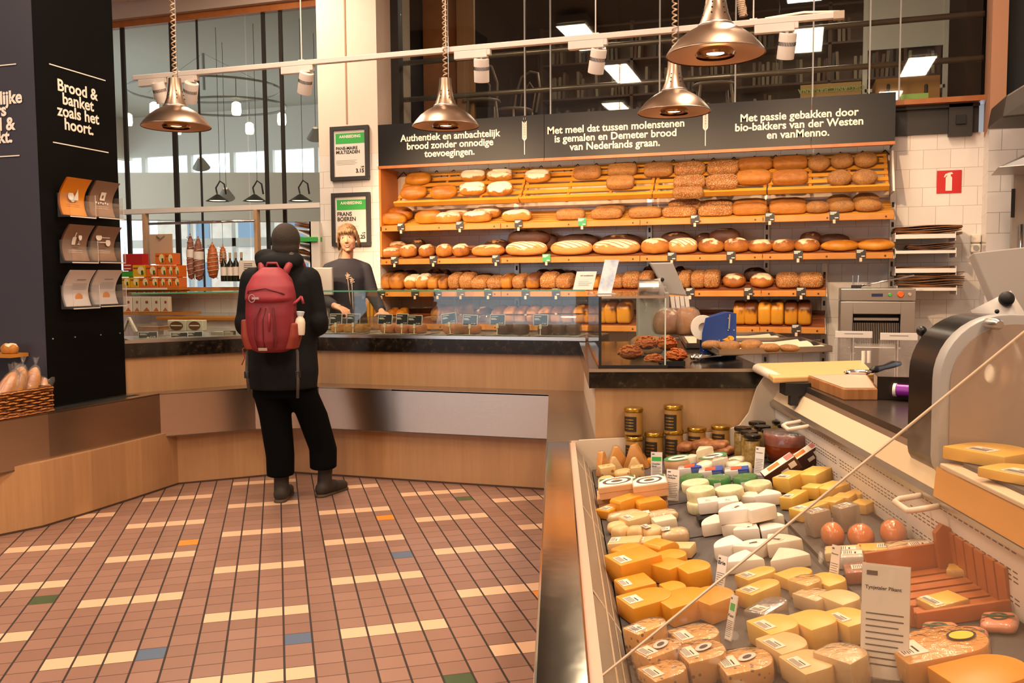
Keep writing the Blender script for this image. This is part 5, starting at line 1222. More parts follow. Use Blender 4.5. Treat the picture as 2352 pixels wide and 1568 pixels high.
# small counter scale seen from behind
p = ona(1520, 700, 1.25); t = thing('counter_scale', 'small grey scale seen from behind, in front of the bread shelves', 'scale', (p.x, p.y, GZ), CROT); k_ = pxm(p)
A, B = ona(1490, 601, 1.2), ona(1547, 603, 1.2)
def qz(px, py): 
    v = ona(px, py, 1.22); c = tocase(v); c0 = tocase(p); return (c[1] - c0[1], v.z - GZ)
pl = [qz(*q) for q in ((1493, 603), (1547, 602), (1580, 680), (1535, 676))]
mb = MB(); mb.hexa([(pl[3][0], -.0, pl[3][1]), (pl[2][0], -.0, pl[2][1]), (pl[2][0], .05, pl[2][1]), (pl[3][0], .05, pl[3][1]), (pl[0][0], 0, pl[0][1]), (pl[1][0], 0, pl[1][1]), (pl[1][0], .05, pl[1][1]), (pl[0][0], .05, pl[0][1])])
mb.obj('display_back', GREYP, t, bevel=.008)
a_ = qz(1512, 640); c_ = qz(1530, 690); MB().tube([(a_[0], -.03, a_[1]), (c_[0] - .03, -.04, c_[1])], .026, 12).obj('arm', GREYP, t, smooth=True); MB().ell((a_[0] + .02, -.05, a_[1] - .005), .012, n=10, m=8).obj('pivot', BLACKM, t, smooth=True)
a_ = qz(1490, 662); q = MB(); q.T = Matrix.Translation((a_[0], -.05, a_[1])) @ Matrix.Rotation(PI / 2, 4, 'Y'); q.lathe([(0, -.06), (.05, -.06), (.05, .05), (0, .05)], 20); q.obj('housing', STEEL, t, smooth=.6); MB().box(a_[0] - .06, a_[0] + .12, -.02, .1, 0, a_[1] - .02).obj('column', GREYP, t, bevel=.01)
for k in range(4):
    u0 = qz(1540 + k * 11, 680); MB().hexa([(u0[0] + .01, -.01, u0[1] - .07), (u0[0] + .032, -.01, u0[1] - .073), (u0[0] + .032, -.008, u0[1] - .073), (u0[0] + .01, -.008, u0[1] - .07), (u0[0], -.01, u0[1]), (u0[0] + .024, -.01, u0[1]), (u0[0] + .024, -.008, u0[1]), (u0[0], -.008, u0[1])]).obj('key_flap', PAPER, t)
# offer card and picture stand on the glass
p = ony(1342, 666, 5.66); t = thing('offer_card', 'cream offer card standing on the bakery glass', 'card', (p.x, 5.66, 1.270)); W_ = 47 * pxm(p) / 2; H_ = 42 * pxm(p)
MB().hexa([(-W_ - .01, 0, 0), (W_ - .01, 0, 0), (W_ - .01, .003, 0), (-W_ - .01, .003, 0), (-W_ + .01, .03, H_), (W_ + .01, .03, H_), (W_ + .01, .033, H_), (-W_ + .01, .033, H_)]).obj('card', PAPER, t)
rt = (PI / 2 - .2, 0, 0); fit('APP AANBIEDING!', W_ * 1.3, INK, t, (.012, .021, H_ * .74), rt, bold=.02)
for k in range(4): MB().box(-W_ * .75, W_ * (.6 - .3 * (k % 2)), -.001, 0, -.001, .001).obj('printed_line', GREYP, t, (.008, .018 - .004 * k, H_ * (.58 - .1 * k)), rt)
p = ona(1390, 664, .7); t = thing('picture_stand', 'pale blue and white acrylic picture stand leaning on the glass box', 'stand', (p.x, p.y, 1.264), CROT); s_ = pxm(p)
m, nt, b = newmat('blue_white_print'); nt.links.new(ramp(nt, noise(nt, coords(nt), 14, 3), [(.4, '#eef0f2'), (.55, '#c3d2e4'), (.7, '#7f9cc4')]), b.inputs['Base Color']); b.inputs['Roughness'].default_value = .2
MB().hexa([(-18 * s_, 0, 0), (14 * s_, 0, 0), (14 * s_, .003, 0), (-18 * s_, .003, 0), (0 * s_, .03, 78 * s_), (33 * s_, .03, 78 * s_), (33 * s_, .033, 78 * s_), (0 * s_, .033, 78 * s_)]).obj('print', m, t); MB().box(-18 * s_, 24 * s_, -.01, .06, 0, .003).obj('foot', WHITE, t)
# hanging bread bags in front of the slicer
for i, (x0, x1, y0, y1) in enumerate(((1917, 2002, 760, 850), (2020, 2106, 764, 862))):
    y = 5.5; A, B = ony(x0, y1, y), ony(x1, y1, y); zt = ony(x0, y0, y).z; W_ = B.x - A.x; H_ = zt - A.z
    t = thing('bag_pad', 'pad of clear bread bags with white header, %s of two' % ('left', 'right')[i], 'plastic bag', (A.x, y, A.z))
    MB().box(0, W_, 0, .01, H_ * .83, H_).obj('header', PAPER, t, bevel=.002); MB().box(W_ * .25, W_ * .75, -.001, 0, H_ * .93, H_ * .94).obj('slot', INK, t)
    for k in range(3): MB().grid(lambda u, v: (u * W_ - .004 * k, .004 * k + .012 * math.sin(7 * u + 5 * v + k), -.05 + v * (H_ * .84 + .05)), 8, 8).obj('bags', FILM, t, smooth=True)
    MB().tube([(W_ / 2, .01, H_ * .95), (W_ / 2, .1, H_ * .95)], .004, 6).tube([(W_ / 2, .1, H_ * .95), (W_ / 2, .1, -A.z)], .01, 8).obj('hanger', CHROME, t)
# ============================================================ CHEESE CASE
ZD = lambda b_: DZ0 + DZB * b_
A0, A1 = -4.7, 0.0
def cq(pts, mb=None, mi=0):            # hexa from 8 (a,b,z)
    mb = mb or MB(); v = [fc(a, b_, z) for a, b_, z in pts]; return mb.hexa([tuple(x) for x in v], mi)
def sl(a0, a1, p, q, th=.004):         # sloped strip between (b,z) p and q, thickness downward
    return cq([(a0, p[0], p[1] - th), (a0, q[0], q[1] - th), (a1, q[0], q[1] - th), (a1, p[0], p[1] - th), (a0, p[0], p[1]), (a0, q[0], q[1]), (a1, q[0], q[1]), (a1, p[0], p[1])])
cs = thing('cheese_case', 'long refrigerated cheese case with a polished steel rail at the right', 'display case')
m, nt, b = newmat('rail_steel'); b.inputs['Metallic'].default_value = 1; b.inputs['Base Color'].default_value = lin('#d8cabb'); b.inputs['Roughness'].default_value = .12
bump(nt, b, noise(nt, coords(nt), 9, 2), .05, .01); RAIL = m
cm(A0, A1, 0, .105, .565, .62).obj('steel_rail', RAIL, cs, bevel=.006)
cm(A0, A1, .02, .10, 0, .565).obj('front_panel', LAM, cs)
cm(A0, A1, .105, .128, .585, .612).obj('inner_lip', mat('pinkish_plastic', '#cfa890', .45), cs)
m, nt, b = newmat('slotted_grille'); sp = nt.nodes.new('ShaderNodeSeparateXYZ'); nt.links.new(coords(nt), sp.inputs[0])
u = E(nt, sp.outputs[0]) * CA[0] + E(nt, sp.outputs[1]) * CA[1]; s_ = (u / .0085).op('FRACT')
nt.links.new(mixc(nt, s_.gt(.45), '#d2bea6', '#30251d'), b.inputs['Base Color']); b.inputs['Roughness'].default_value = .4
GRI = m
sl(A0, A1 - .06, (.128, .60), (.162, .555)).obj('air_grille', GRI, cs); sl(A0, A1 - .06, (.162, .555), (.198, .496)).obj('air_grille', GRI, cs)
CRM = mat('cream_trim', '#dcc4a4', .5)
t_ = sl(A0, A1 - .05, (.160, .560), (.165, .552)); 
t_.v += []; t_.obj('trim_line', CRM, cs); sl(A0, A1 - .05, (.180, .530), (.184, .522)).obj('trim_line', CRM, cs)
for a in (-.35, -1.1, -1.9): sl(a, a + .012, (.13, .603), (.198, .50)).obj('grille_joint', CRM, cs)
sl(A0, A1 - .012, (.196, ZD(.196) - .012), (1.03, ZD(1.03) - .012), .03).obj('deck', mat('deck_dark', '#3a332d', .5), cs)
# back of the case
m, nt, b = newmat('perforated_white'); sp = nt.nodes.new('ShaderNodeSeparateXYZ'); nt.links.new(coords(nt), sp.inputs[0])
u = E(nt, sp.outputs[0]) * CA[0] + E(nt, sp.outputs[1]) * CA[1]; z = E(nt, sp.outputs[2])
dash = (u / .028).op('FRACT').lt(.72)
rows = None
for zz in (.652, .662, .700, .710, .722, .765): 
    e = (z - zz).op('ABSOLUTE').lt(.0017); rows = e if rows is None else rows.mx(e)
pan_ = (u / .62).op('FRACT').gt(.06)
nt.links.new(mixc(nt, rows * dash * pan_, '#ddd3c8', '#4a4038'), b.inputs['Base Color']); b.inputs['Roughness'].default_value = .35
PERF = m
cq([(A0, 1.02, ZD(1.0)), (A0, 1.03, ZD(1.0)), (A1 - .02, 1.03, ZD(1.0)), (A1 - .02, 1.02, ZD(1.0)), (A0, 1.005, .775), (A0, 1.03, .775), (A1 - .02, 1.03, .775), (A1 - .02, 1.005, .775)]).obj('perforated_back', PERF, cs)
cm(A0, A1 - .02, 1.02, 1.035, .77, .80).obj('dark_gap', BLACKM, cs)
sl(A0, A1 - .01, (.985, .795), (1.0, .808), .014).obj('steel_edge', STEEL, cs)
sl(A0, A1 - .01, (1.0, .806), (1.035, .868), .012).obj('upper_strip', mat('cream_strip', '#e4cba6', .5), cs)
sl(-1.55, A1 - .01, (1.035, .868), (1.06, .905), .012).obj('brown_strip', mat('brown_strip', '#6f5540', .4), cs)
cm(-1.45, A1, 1.045, 1.75, .86, .905).obj('worktop', mat('dark_worktop', '#3a302a', .25), cs)
cm(A0, -1.45, 1.035, 1.75, .70, .78).obj('lower_worktop', mat('brown_worktop', '#7a5c46', .3), cs)
cm(A0, A1, 1.04, 1.7, 0, .70).obj('rear_body', mat('case_body', '#8a7868', .5), cs)
prof = [(.11, .45), (.11, .62), (.456, .640), (.78, .660), (.855, .69), (.895, .745), (.912, .80), (.93, .86), (.965, .915), (1.03, .915), (1.05, .45)]
q = MB(); n_ = len(prof); vs = [tuple(fc(a, b_, z)) for a in (-.012, .006) for b_, z in prof]
q.add(vs, [tuple(range(n_ - 1, -1, -1)), tuple(range(n_, 2 * n_))] + [(i, (i + 1) % n_, n_ + (i + 1) % n_, n_ + i) for i in range(n_)]).obj('end_panel', mat('cream_panel', '#e0cdb4', .4), cs)
HND = mat('cream_handle', '#e6d2bc', .35)
p, r_ = fc(-.02, .925, .945), fc(-.28, .955, .93)
MB().tube([p, r_], .02, 12).obj('push_bar', HND, cs, smooth=True)
for px, py in ((1848, 980), (2135, 1160)):
    v = onb(px, py, .985); a, _, z = tocase(v); L = .055
    pts = [(a + L, .985, z + .012), (a + L, .93, z + .002), (a + L * .8, .915, z - .003), (a - L * .8, .915, z - .003), (a - L, .93, z + .002), (a - L, .985, z + .012)]
    MB().tube([fc(*x) for x in pts], .008, 8).obj('handle', HND, cs, smooth=True)
# sloped glass over the near half
gl_ = thing('sloped_glass', 'sloping glass pane over the near half of the cheese case', 'glass')
cq([(A0, .113, .598), (A0, .118, .595), (-2.38, .118, .595), (-2.38, .113, .598), (A0, .871, 1.25), (A0, .876, 1.247), (-2.38, .876, 1.247), (-2.38, .871, 1.25)]).obj('pane', glassmat('case_glass', '#f6f3ee', .18, .02, opac=.03, ocol='#f0c8a8'), gl_)
MB().tube([fc(-2.38, .113, .598), fc(-2.38, .873, 1.249)], .0028, 6).obj('pane_edge', mat('pane_edge', '#d8bfa2', .25), gl_)
# slate slabs
SLATE = mat('slate', '#4a423d', .6, var='#5a504a', vs=5, bmp=.2, bs=12)
aa = [-.02, -.38, -.80, -1.22, -1.72, -2.06, -2.42, -2.8]
def slab(a0, a1, b0, b1, label):
    q = sl(a0 + .008, a1 - .004, (b0, ZD(b0) - .001), (b1, ZD(b1) - .001), .01); tag(q.obj('slate_slab', SLATE), label, 'slate', 'slate slabs in the cheese case')
for c_, (b0, b1, nm) in enumerate(((.203, .385, 'front'), (.40, .74, 'middle'), (.765, 1.0, 'back'))):
    for i in range(len(aa) - 1): slab(aa[i + 1], aa[i], b0, b1, 'dark slate slab in the %s row under the cheeses, %s from the far end' % (nm, ORD[i]))

# ------------------------------------------------------------ cheeses
def chmat(name, c1, c2, rind=None, vs=8, rough=.38, holes=0, sp=None):
    m, nt, b = newmat(name); oi = nt.nodes.new('ShaderNodeObjectInfo')
    c = ramp(nt, noise(nt, coords(nt), vs, 3) + (E(nt, oi.outputs['Random']) - .5) * .25, [(.3, c1), (.7, c2)])
    if sp:
        vo = nt.nodes.new('ShaderNodeTexVoronoi'); vo.inputs['Scale'].default_value = sp[1]; nt.links.new(coords(nt), vo.inputs['Vector'])
        c = mixc(nt, E(nt, vo.outputs['Distance']).lt(sp[2]), c, sp[0])
    nt.links.new(c, b.inputs['Base Color']); b.inputs['Roughness'].default_value = rough
    bump(nt, b, noise(nt, coords(nt), 20, 3), .12, .01); return m
C_OR = chmat('orange_cheese', '#e09a2e', '#d88a22'); C_YE = chmat('yellow_cheese', '#e8b858', '#dda848'); C_PA = chmat('pale_cheese', '#e2bd84', '#d9b078'); C_WH = chmat('white_rind', '#eadfd2', '#dccdbc', rough=.7, vs=14)
C_BR = chmat('brie_rind', '#eee2d2', '#e0cbb0', rough=.7, vs=10); C_HO = chmat('holey_cheese', '#dfb880', '#cfa468', sp=('#9a7040', 45, .3)); C_SP = chmat('cumin_cheese', '#dfa045', '#d2923a', sp=('#6a4a24', 60, .22)); C_WR = chmat('wrinkled_rind', '#e2d4ac', '#c0b080', rough=.7, vs=25)
C_GR = chmat('grey_rind', '#b49a7c', '#9c8266', rough=.7); C_ED = chmat('waxed_orange', '#e07a14', '#d46a0e', rough=.15); C_IV = chmat('ivory_cheese', '#e8d8bc', '#dcc6a0')
SAUS = mat('dry_sausage_brown', '#8a4a2a', .55, var='#c08850', vs=22, bmp=.7, bs=30)
CR = Matrix.Rotation(CROT, 3, 'Z') @ Matrix.Rotation(-math.atan(DZB), 3, 'Y')
def shape(kind, L, Wd, Ht):
    q = MB()
    if kind == 'blk': q.box(-L / 2, L / 2, -Wd / 2, Wd / 2, 0, Ht); return q.mesh('cheese', [], bevel=min(.005, Ht * .15), smooth=.7)
    if kind == 'dsh':      # slice with one rounded end at +x
        r = min(Wd / 2, L * .4); pts = [(-L / 2, -Wd / 2)] + [(L / 2 - r + r * math.sin(a), -Wd / 2 * math.cos(a)) for a in [PI * k / 12 for k in range(13)]] + [(-L / 2, Wd / 2)]
        q.prism(pts, 0, Ht); return q.mesh('cheese', [], bevel=.004, smooth=.7)
    if kind == 'top':      # slice whose rounded rind is on top (profile in xz)
        r = Ht * .45; pts = [(-L / 2, 0), (L / 2, 0), (L / 2, Ht - r)] + [(L / 2 - r + r * math.cos(a), Ht - r + r * math.sin(a)) for a in [PI / 2 * k / 6 for k in range(1, 7)]] + [(-L / 2 + r * .3, Ht), (-L / 2, Ht - r * .3)]
        q.prism(pts, -Wd / 2, Wd / 2); me = q.mesh('cheese', [], bevel=.003, smooth=.7); me.transform(Matrix.Rotation(PI / 2, 4, 'X')); return me
    if kind == 'wdg':      # wedge, tip at -x, curved rind at +x
        a0 = math.asin(min(.9, Wd / 2 / L)); pts = [(-L / 2, 0)] + [(-L / 2 + L * math.cos(a), L * math.sin(a)) for a in [-a0 + 2 * a0 * k / 8 for k in range(9)]]
        q.prism(pts, 0, Ht); return q.mesh('cheese', [], bevel=min(.006, Ht * .12), smooth=.7)
    if kind == 'stand':    # wedge standing on its rind, point up
        q.prism([(-L / 2, 0), (L / 2, 0), (L * .12, Ht), (-L * .05, Ht)], -Wd / 2, Wd / 2); me = q.mesh('cheese', [], bevel=.003, smooth=.7); me.transform(Matrix.Rotation(PI / 2, 4, 'X')); return me
    if kind == 'rnd': q.lathe([(0, 0), (.94, 0), (1, .12), (1, .85), (.94, 1), (0, .97)], 28); me = q.mesh('cheese', [], smooth=.6); me.transform(Matrix.Diagonal((L / 2, Wd / 2, Ht, 1))); return me
    if kind == 'ball': q = superloaf('c', 1, .95, bumps=.015, seed=5)
    else: q = superloaf('c', .55, .7, bumps=.035, seed=int(L * 9999) % 17)
    me = q.mesh('cheese', [], smooth=True); me.transform(Matrix.Diagonal((L, Wd, Ht, 1))); return me
STK = mat('price_sticker', '#ecd9c6', .5)
def sticker(par, L, Wd, Ht, at, sz):
    t = link('sticker', MB().box(-sz[0] / 2, sz[0] / 2, -sz[1] / 2, sz[1] / 2, 0, .0012).mesh('sticker', STK), par, (at[0] * L, at[1] * Wd, Ht + .0003))
    q = MB()
    for k in range(5): q.box(sz[0] * (-.05 - .09 * k), sz[0] * (-.02 - .09 * k), -sz[1] * (.38 - .05 * (k % 2)), sz[1] * .4, .0012, .0016)
    q.box(sz[0] * .12, sz[0] * .2, -sz[1] * .36, sz[1] * .1, .0012, .0016)
    q.obj('printed_lines', INK, t)
def cheese(px, py, kind, w, h, d, material, label, yaw=0.0, st=None, film=False, zoff=0.0, group=None, name='cheese', tilt=0.0):
    p = deck(px, py); s_ = pxm(p) 
    if zoff:
        z = ZD(tocase(p)[1]) + zoff * s_; v = onz(px, py, z)
        for _ in range(3): z = ZD(tocase(v)[1]) + zoff * s_; v = onz(px, py, z)
        p = v
    L, Ht = w * s_, h * s_
    me = shape(kind, L, d, Ht); me.materials.append(material); me.polygons.foreach_set('material_index', [0] * len(me.polygons))
    # base centre: shift away from the viewer by half the depth
    p = p + Vector((CA[0], CA[1], 0)) * (d * .42)
    R = (CR @ Matrix.Rotation(yaw, 3, 'Z') @ Matrix.Rotation(tilt, 3, 'Y')).to_euler()
    p.z = p.z + .001
    if st or film:
        t = thing(name, label, 'cheese', p, group=group, rot=R); link('cheese_body', me, t)
        if st: sticker(t, L, d, Ht, st[0], (min(.04, L * .3) if len(st) < 2 else st[1][0], min(.05, d * .6) if len(st) < 2 else st[1][1]))
        if film: 
            f2 = me.copy(); f2.materials.clear(); f2.materials.append(FILM); f2.name = 'film'; link('film_wrap', f2, t, (0, 0, -.0008), None, (1.03, 1.03, 1.03))
        return t
    o = link(name, me, None, p, R); return tag(o, label, 'cheese', group)
SL = ((-.3, 0),)
# far left: bowl, standing wedges
t = thing('terracotta_bowl', 'brown terracotta bowl of green and yellow sachets at the far left of the case', 'bowl', deck(1402, 1062) + Vector((CA[0], CA[1], 0)) * .08)
TER = mat('terracotta', '#8a3e1c', .3, var='#7a3216', vs=4); r = 58 * pxm(t.location)
MB().lathe([(0, 0), (r * .72, 0), (r * .9, .03), (r, .075), (r * .95, .078), (r * .84, .035), (r * .6, .02), (0, .02)], 32, sx=1, sy=.8).obj('bowl_body', TER, t, smooth=True)
for i in range(9):
    o = MB().box(-.02, .02, -.012, .012, 0, .008).obj('sachet', (mat('lime_sachet', '#a8b84a', .5), C_YE, mat('pale_sachet', '#d8d49a', .5))[i % 3], None, t.location + Vector((-.07 + .018 * i, .02 * math.sin(i * 2.1), .045 + .008 * (i % 3))), (.3 * math.sin(i), .3 * math.cos(i * 2), i * .7), bevel=.003)
    tag(o, 'small green or yellow sachet lying in the terracotta bowl', 'food pack', 'sachets in the terracotta bowl')
for px, py, k, w, h, d, m_, yw, lb in [(1388, 1090, 'stand', 46, 52, .03, C_OR, .9, 'orange cheese wedge standing upright, leftmost in front of the terracotta bowl'), (1421, 1076, 'stand', 58, 50, .04, C_OR, .2, 'orange cheese wedge standing upright, middle one in front of the bowl'), (1464, 1077, 'stand', 62, 56, .05, C_OR, -.4, 'orange cheese wedge with dark rind standing right of the bowl'),
        (1414, 1084, 'stand', 40, 34, .03, C_PA, .2, 'small tan wedge tucked between the upright orange wedges, left one'), (1460, 1088, 'stand', 44, 36, .03, C_PA, -.3, 'small tan wedge in front of the dark rind wedge'), (1493, 1072, 'wdg', 26, 16, .06, C_OR, .3, 'orange wedge lying behind the green topped price card'),
        (1398, 1100, 'blk', 36, 28, .07, C_HO, .15, 'holey tan cheese block, leftmost of three'), (1435, 1104, 'log', 42, 24, .07, C_HO, .1, 'holey tan cheese piece, middle of three'), (1468, 1100, 'blk', 30, 28, .05, C_HO, -.1, 'holey tan cheese block, rightmost of three'),
        (1396, 1120, 'log', 40, 24, .06, C_PA, .1, 'pale rounded cheese behind the left wooden boxes')]:
    cheese(px, py, k, w, h, d, m_, lb, yw, film=(k == 'stand' and w > 45))
# wooden cheese boxes
WBX = mat('thin_wood_box', '#dcb083', .6, var='#d0a274', vs=7)
def wbox(px, py, w, h, label, top, zoff=0):
    p = deck(px, py); s_ = pxm(p)
    if zoff: p = onz(px, py, ZD(tocase(p)[1]) + zoff * s_)
    p = p + Vector((CA[0], CA[1], 0)) * .06
    t = thing('wooden_cheese_box', label, 'cheese box', p, rot=(CR @ Matrix.Rotation(-.05, 3, 'Z')).to_euler()); L, H_ = w * s_ / 2, h * s_
    MB().box(-L, L, -.065, .065, 0, H_ * .55).obj('box_base', WBX, t, bevel=.002); MB().box(-L - .002, L + .002, -.067, .067, H_ * .5, H_).obj('lid', WBX, t, bevel=.003)
    if top:
        MB().box(-L * .96, L * .96, -.062, .062, H_, H_ + .001).obj('printed_label', PAPER, t)
        e = MB(); e.lathe([(.6, 0), (.78, 0)], 24, (0, 0, H_ + .0015), sx=L, sy=.062, cap=False); e.obj('printed_ring', mat('print_brown', '#5a4638', .7), t); MB().ell((0, .035, H_ + .001), (.014, .01, .0008), n=12, m=6).obj('printed_sun', mat('print_orange', '#d8803a', .6), t)
        for sx in (-1, 1): MB().add([(sx * L * .95, .06, H_ + .0014), (sx * L * .6, .06, H_ + .0014), (sx * L * .95, .02, H_ + .0014)], [(0, 1, 2)]).obj('printed_corner', mat('print_green', '#4a6a3a', .6), t)
        MB().lathe([(0, 0), (.32, 0)], 16, (0, 0, H_ + .0015), sx=L, sy=.05, cap=False).obj('printed_emblem', MATS['print_brown'], t)
wbox(1420, 1166, 84, 28, 'square wooden cheese box at the bottom of the left stack', False); wbox(1499, 1166, 76, 30, 'square wooden cheese box at the bottom of the right stack', False)
wbox(1424, 1142, 82, 28, 'square wooden cheese box with round print on top of the left stack', True, 26); wbox(1500, 1142, 74, 30, 'square wooden cheese box with round print on top of the right stack', True, 26)
# row of orange wedges and pale pieces
for px, py, k, w, h, d, m_, yw, s, lb in [
    (1415, 1187, 'top', 78, 22, .07, C_OR, .7, SL, 'orange wedge with white sticker, leftmost of three before the wooden boxes'), (1449, 1184, 'top', 74, 40, .07, C_OR, .5, 0, 'orange wedge in the middle of three in front of the wooden boxes'), (1500, 1184, 'top', 66, 34, .07, C_OR, .15, 0, 'orange wedge at the right of three in front of the wooden boxes'),
    (1440, 1203, 'log', 84, 26, .06, C_PA, -.05, 0, 'long pale wrapped cheese, left one of the far pale row'), (1513, 1203, 'log', 98, 26, .06, C_PA, 0, SL, 'long pale wrapped cheese with sticker, right one of the far pale row'),
    (1424, 1226, 'log', 54, 24, .06, C_PA, .0, 0, 'small pale cheese at the left of the second pale row'), (1530, 1219, 'blk', 52, 26, .06, C_IV, .15, 0, 'white ended pale cheese at the right of the second pale row'), (1466, 1219, 'dsh', 64, 30, .08, C_PA, .4, SL, 'pale cheese with sticker leaning in the middle of the second pale row'),
    (1431, 1248, 'log', 40, 38, .06, C_PA, .6, 0, 'pale rounded cheese at the left of the third pale row'), (1467, 1250, 'log', 36, 38, .06, C_PA, 1.2, 0, 'glossy pale rounded cheese, second in the third pale row'), (1505, 1249, 'log', 48, 38, .07, C_PA, .3, SL, 'pale rounded cheese with square sticker, third in the third pale row'), (1556, 1251, 'log', 64, 34, .06, C_PA, -.1, SL, 'long pale cheese with sticker at the right of the third pale row'),
    (1442, 1278, 'blk', 76, 34, .07, C_PA, -.25, SL, 'pale cheese bar with white paper label, left of the fourth row'), (1494, 1268, 'blk', 60, 26, .06, C_PA, -.2, SL, 'pale cheese bar with label behind the orange wedge'), (1572, 1282, 'blk', 56, 26, .06, C_PA, -.45, 0, 'pale cheese bar jutting right behind the big orange pieces'),
    (1449, 1293, 'top', 70, 34, .06, C_OR, .6, 0, 'tan orange wedge behind the big orange slab'), (1526, 1294, 'top', 60, 44, .08, C_OR, .6, 0, 'orange wedge with round rind above the orange blocks'),
    (1465, 1345, 'blk', 106, 60, .12, C_OR, .35, ((-.3, -.15), (.035, .06)), 'big orange cheese slab with large white sticker'), (1552, 1320, 'dsh', 66, 40, .09, C_OR, .4, 0, 'orange cheese with round end behind the tan block'), (1546, 1345, 'blk', 62, 44, .09, C_OR, .6, 0, 'orange cheese block with reddish cut face'), (1606, 1352, 'dsh', 72, 44, .10, C_OR, .3, 0, 'orange cheese block, rightmost beside the tilted white card'),
    (1467, 1385, 'blk', 78, 40, .10, C_OR, .25, SL, 'orange cheese block with sticker under the big slab'), (1557, 1384, 'dsh', 50, 30, .08, C_OR, .3, 0, 'small rounded orange cheese behind the two long blocks'),
    (1497, 1430, 'dsh', 118, 48, .11, C_OR, .35, SL, 'long orange cheese block with sticker, left one at the front'), (1583, 1428, 'dsh', 120, 46, .11, C_OR, .35, 0, 'long orange cheese block, middle one at the front'), (1650, 1425, 'dsh', 96, 48, .11, C_OR, .5, 0, 'orange cheese block behind the small green card'),
]: cheese(px, py, k, w, h, d, m_, lb, yw, st=s or None, film=(k == 'log' and w > 60))
def oval(t, L, d, Ht, at):
    o = MB().lathe([(0, 0), (1, 0)], 20, cap=False).obj('oval_label', mat('oval_print', '#cfc4ba', .5), t, (at[0] * L, at[1] * d, Ht + .0012), (0, 0, .5)); o.scale = (.022, .014, 1)
    o = MB().ell((0, 0, 0), (.012, .007, .0004), n=10, m=6).obj('printed_figure', mat('figure_ink', '#4a3c38', .6), t, (at[0] * L, at[1] * d, Ht + .0014), (0, 0, .5))
for px, py, w, h, d, m_, yw, ov, lb in [(1500, 1522, 96, 80, .06, C_SP, .55, False, 'speckled cheese piece in shiny film at the lower left, behind the oval label'), (1528, 1566, 110, 70, .07, C_SP, .5, True, 'speckled cheese piece with oval label at the lower left'),
        (1613, 1520, 104, 52, .10, C_SP, .3, False, 'speckled cheese block with cumin seeds, behind its labelled twin'), (1628, 1568, 108, 60, .10, C_SP, .25, True, 'speckled cheese block with oval label, middle of the front edge'), (1728, 1580, 128, 46, .11, C_SP, .15, True, 'flat speckled cheese with oval label, right of the front edge'), (1540, 1610, 100, 60, .08, C_SP, .4, False, 'wrapped speckled cheese cut off by the lower frame edge')]:
    t = cheese(px, py, 'dsh', w, h, d, m_, lb, yw, film=True, st=SL)
    s_ = pxm(t.location)
    if ov: oval(t, w * s_, d, h * s_ * 1.03, (.05, 0))
# pale blocks at the right under the glass
for px, py, w, h, d, yw, s, m_, lb in [(1748, 1350, 92, 30, .06, .45, SL, C_YE, 'pale yellow bar with sticker, farthest of the fan behind the foil bar'), (1756, 1392, 104, 40, .06, .55, SL, C_YE, 'pale yellow bar with sticker beside the foil bar'), (1776, 1440, 104, 44, .06, .7, SL, mat('silver_foil', '#d8d0d0', .18, .9), 'bar wrapped in shining silver foil'), (1838, 1352, 80, 30, .07, .4, 0, C_YE, 'pale cheese with rounded end behind the foil bar'), (1866, 1382, 60, 44, .07, .5, 0, C_YE, 'pale cheese in glossy film, middle of the fan'), (1884, 1408, 66, 36, .08, .5, 0, C_PA, 'tan cheese bar right of the glossy film piece'),
        (1918, 1372, 66, 34, .09, .4, 0, C_YE, 'pale rounded cheese at the right of the fan, upper one'), (1950, 1420, 70, 40, .09, .4, 0, C_PA, 'tan rounded cheese at the right of the fan, lower one'), (1800, 1500, 96, 56, .10, .35, SL, C_YE, 'large pale cheese block with sticker in the front row, left'), (1890, 1488, 92, 54, .10, .35, 0, C_YE, 'large pale cheese block, middle of the front row'), (1972, 1478, 80, 50, .10, .3, SL, C_YE, 'pale cheese block with sticker beside the big white card'), (1822, 1545, 92, 56, .10, .35, SL, C_PA, 'pale cheese block with sticker at the front edge, left'), (1882, 1590, 100, 56, .10, .3, SL, C_PA, 'pale cheese block cut by the frame at the front edge'), (1962, 1582, 90, 70, .09, .6, 0, C_PA, 'pale cheese in clear film with oval print at the front edge')]:
    cheese(px, py, 'dsh', w, h, d, m_, lb, yw, st=s or None, film=('film' in lb or m_ is MATS.get('silver_foil')))
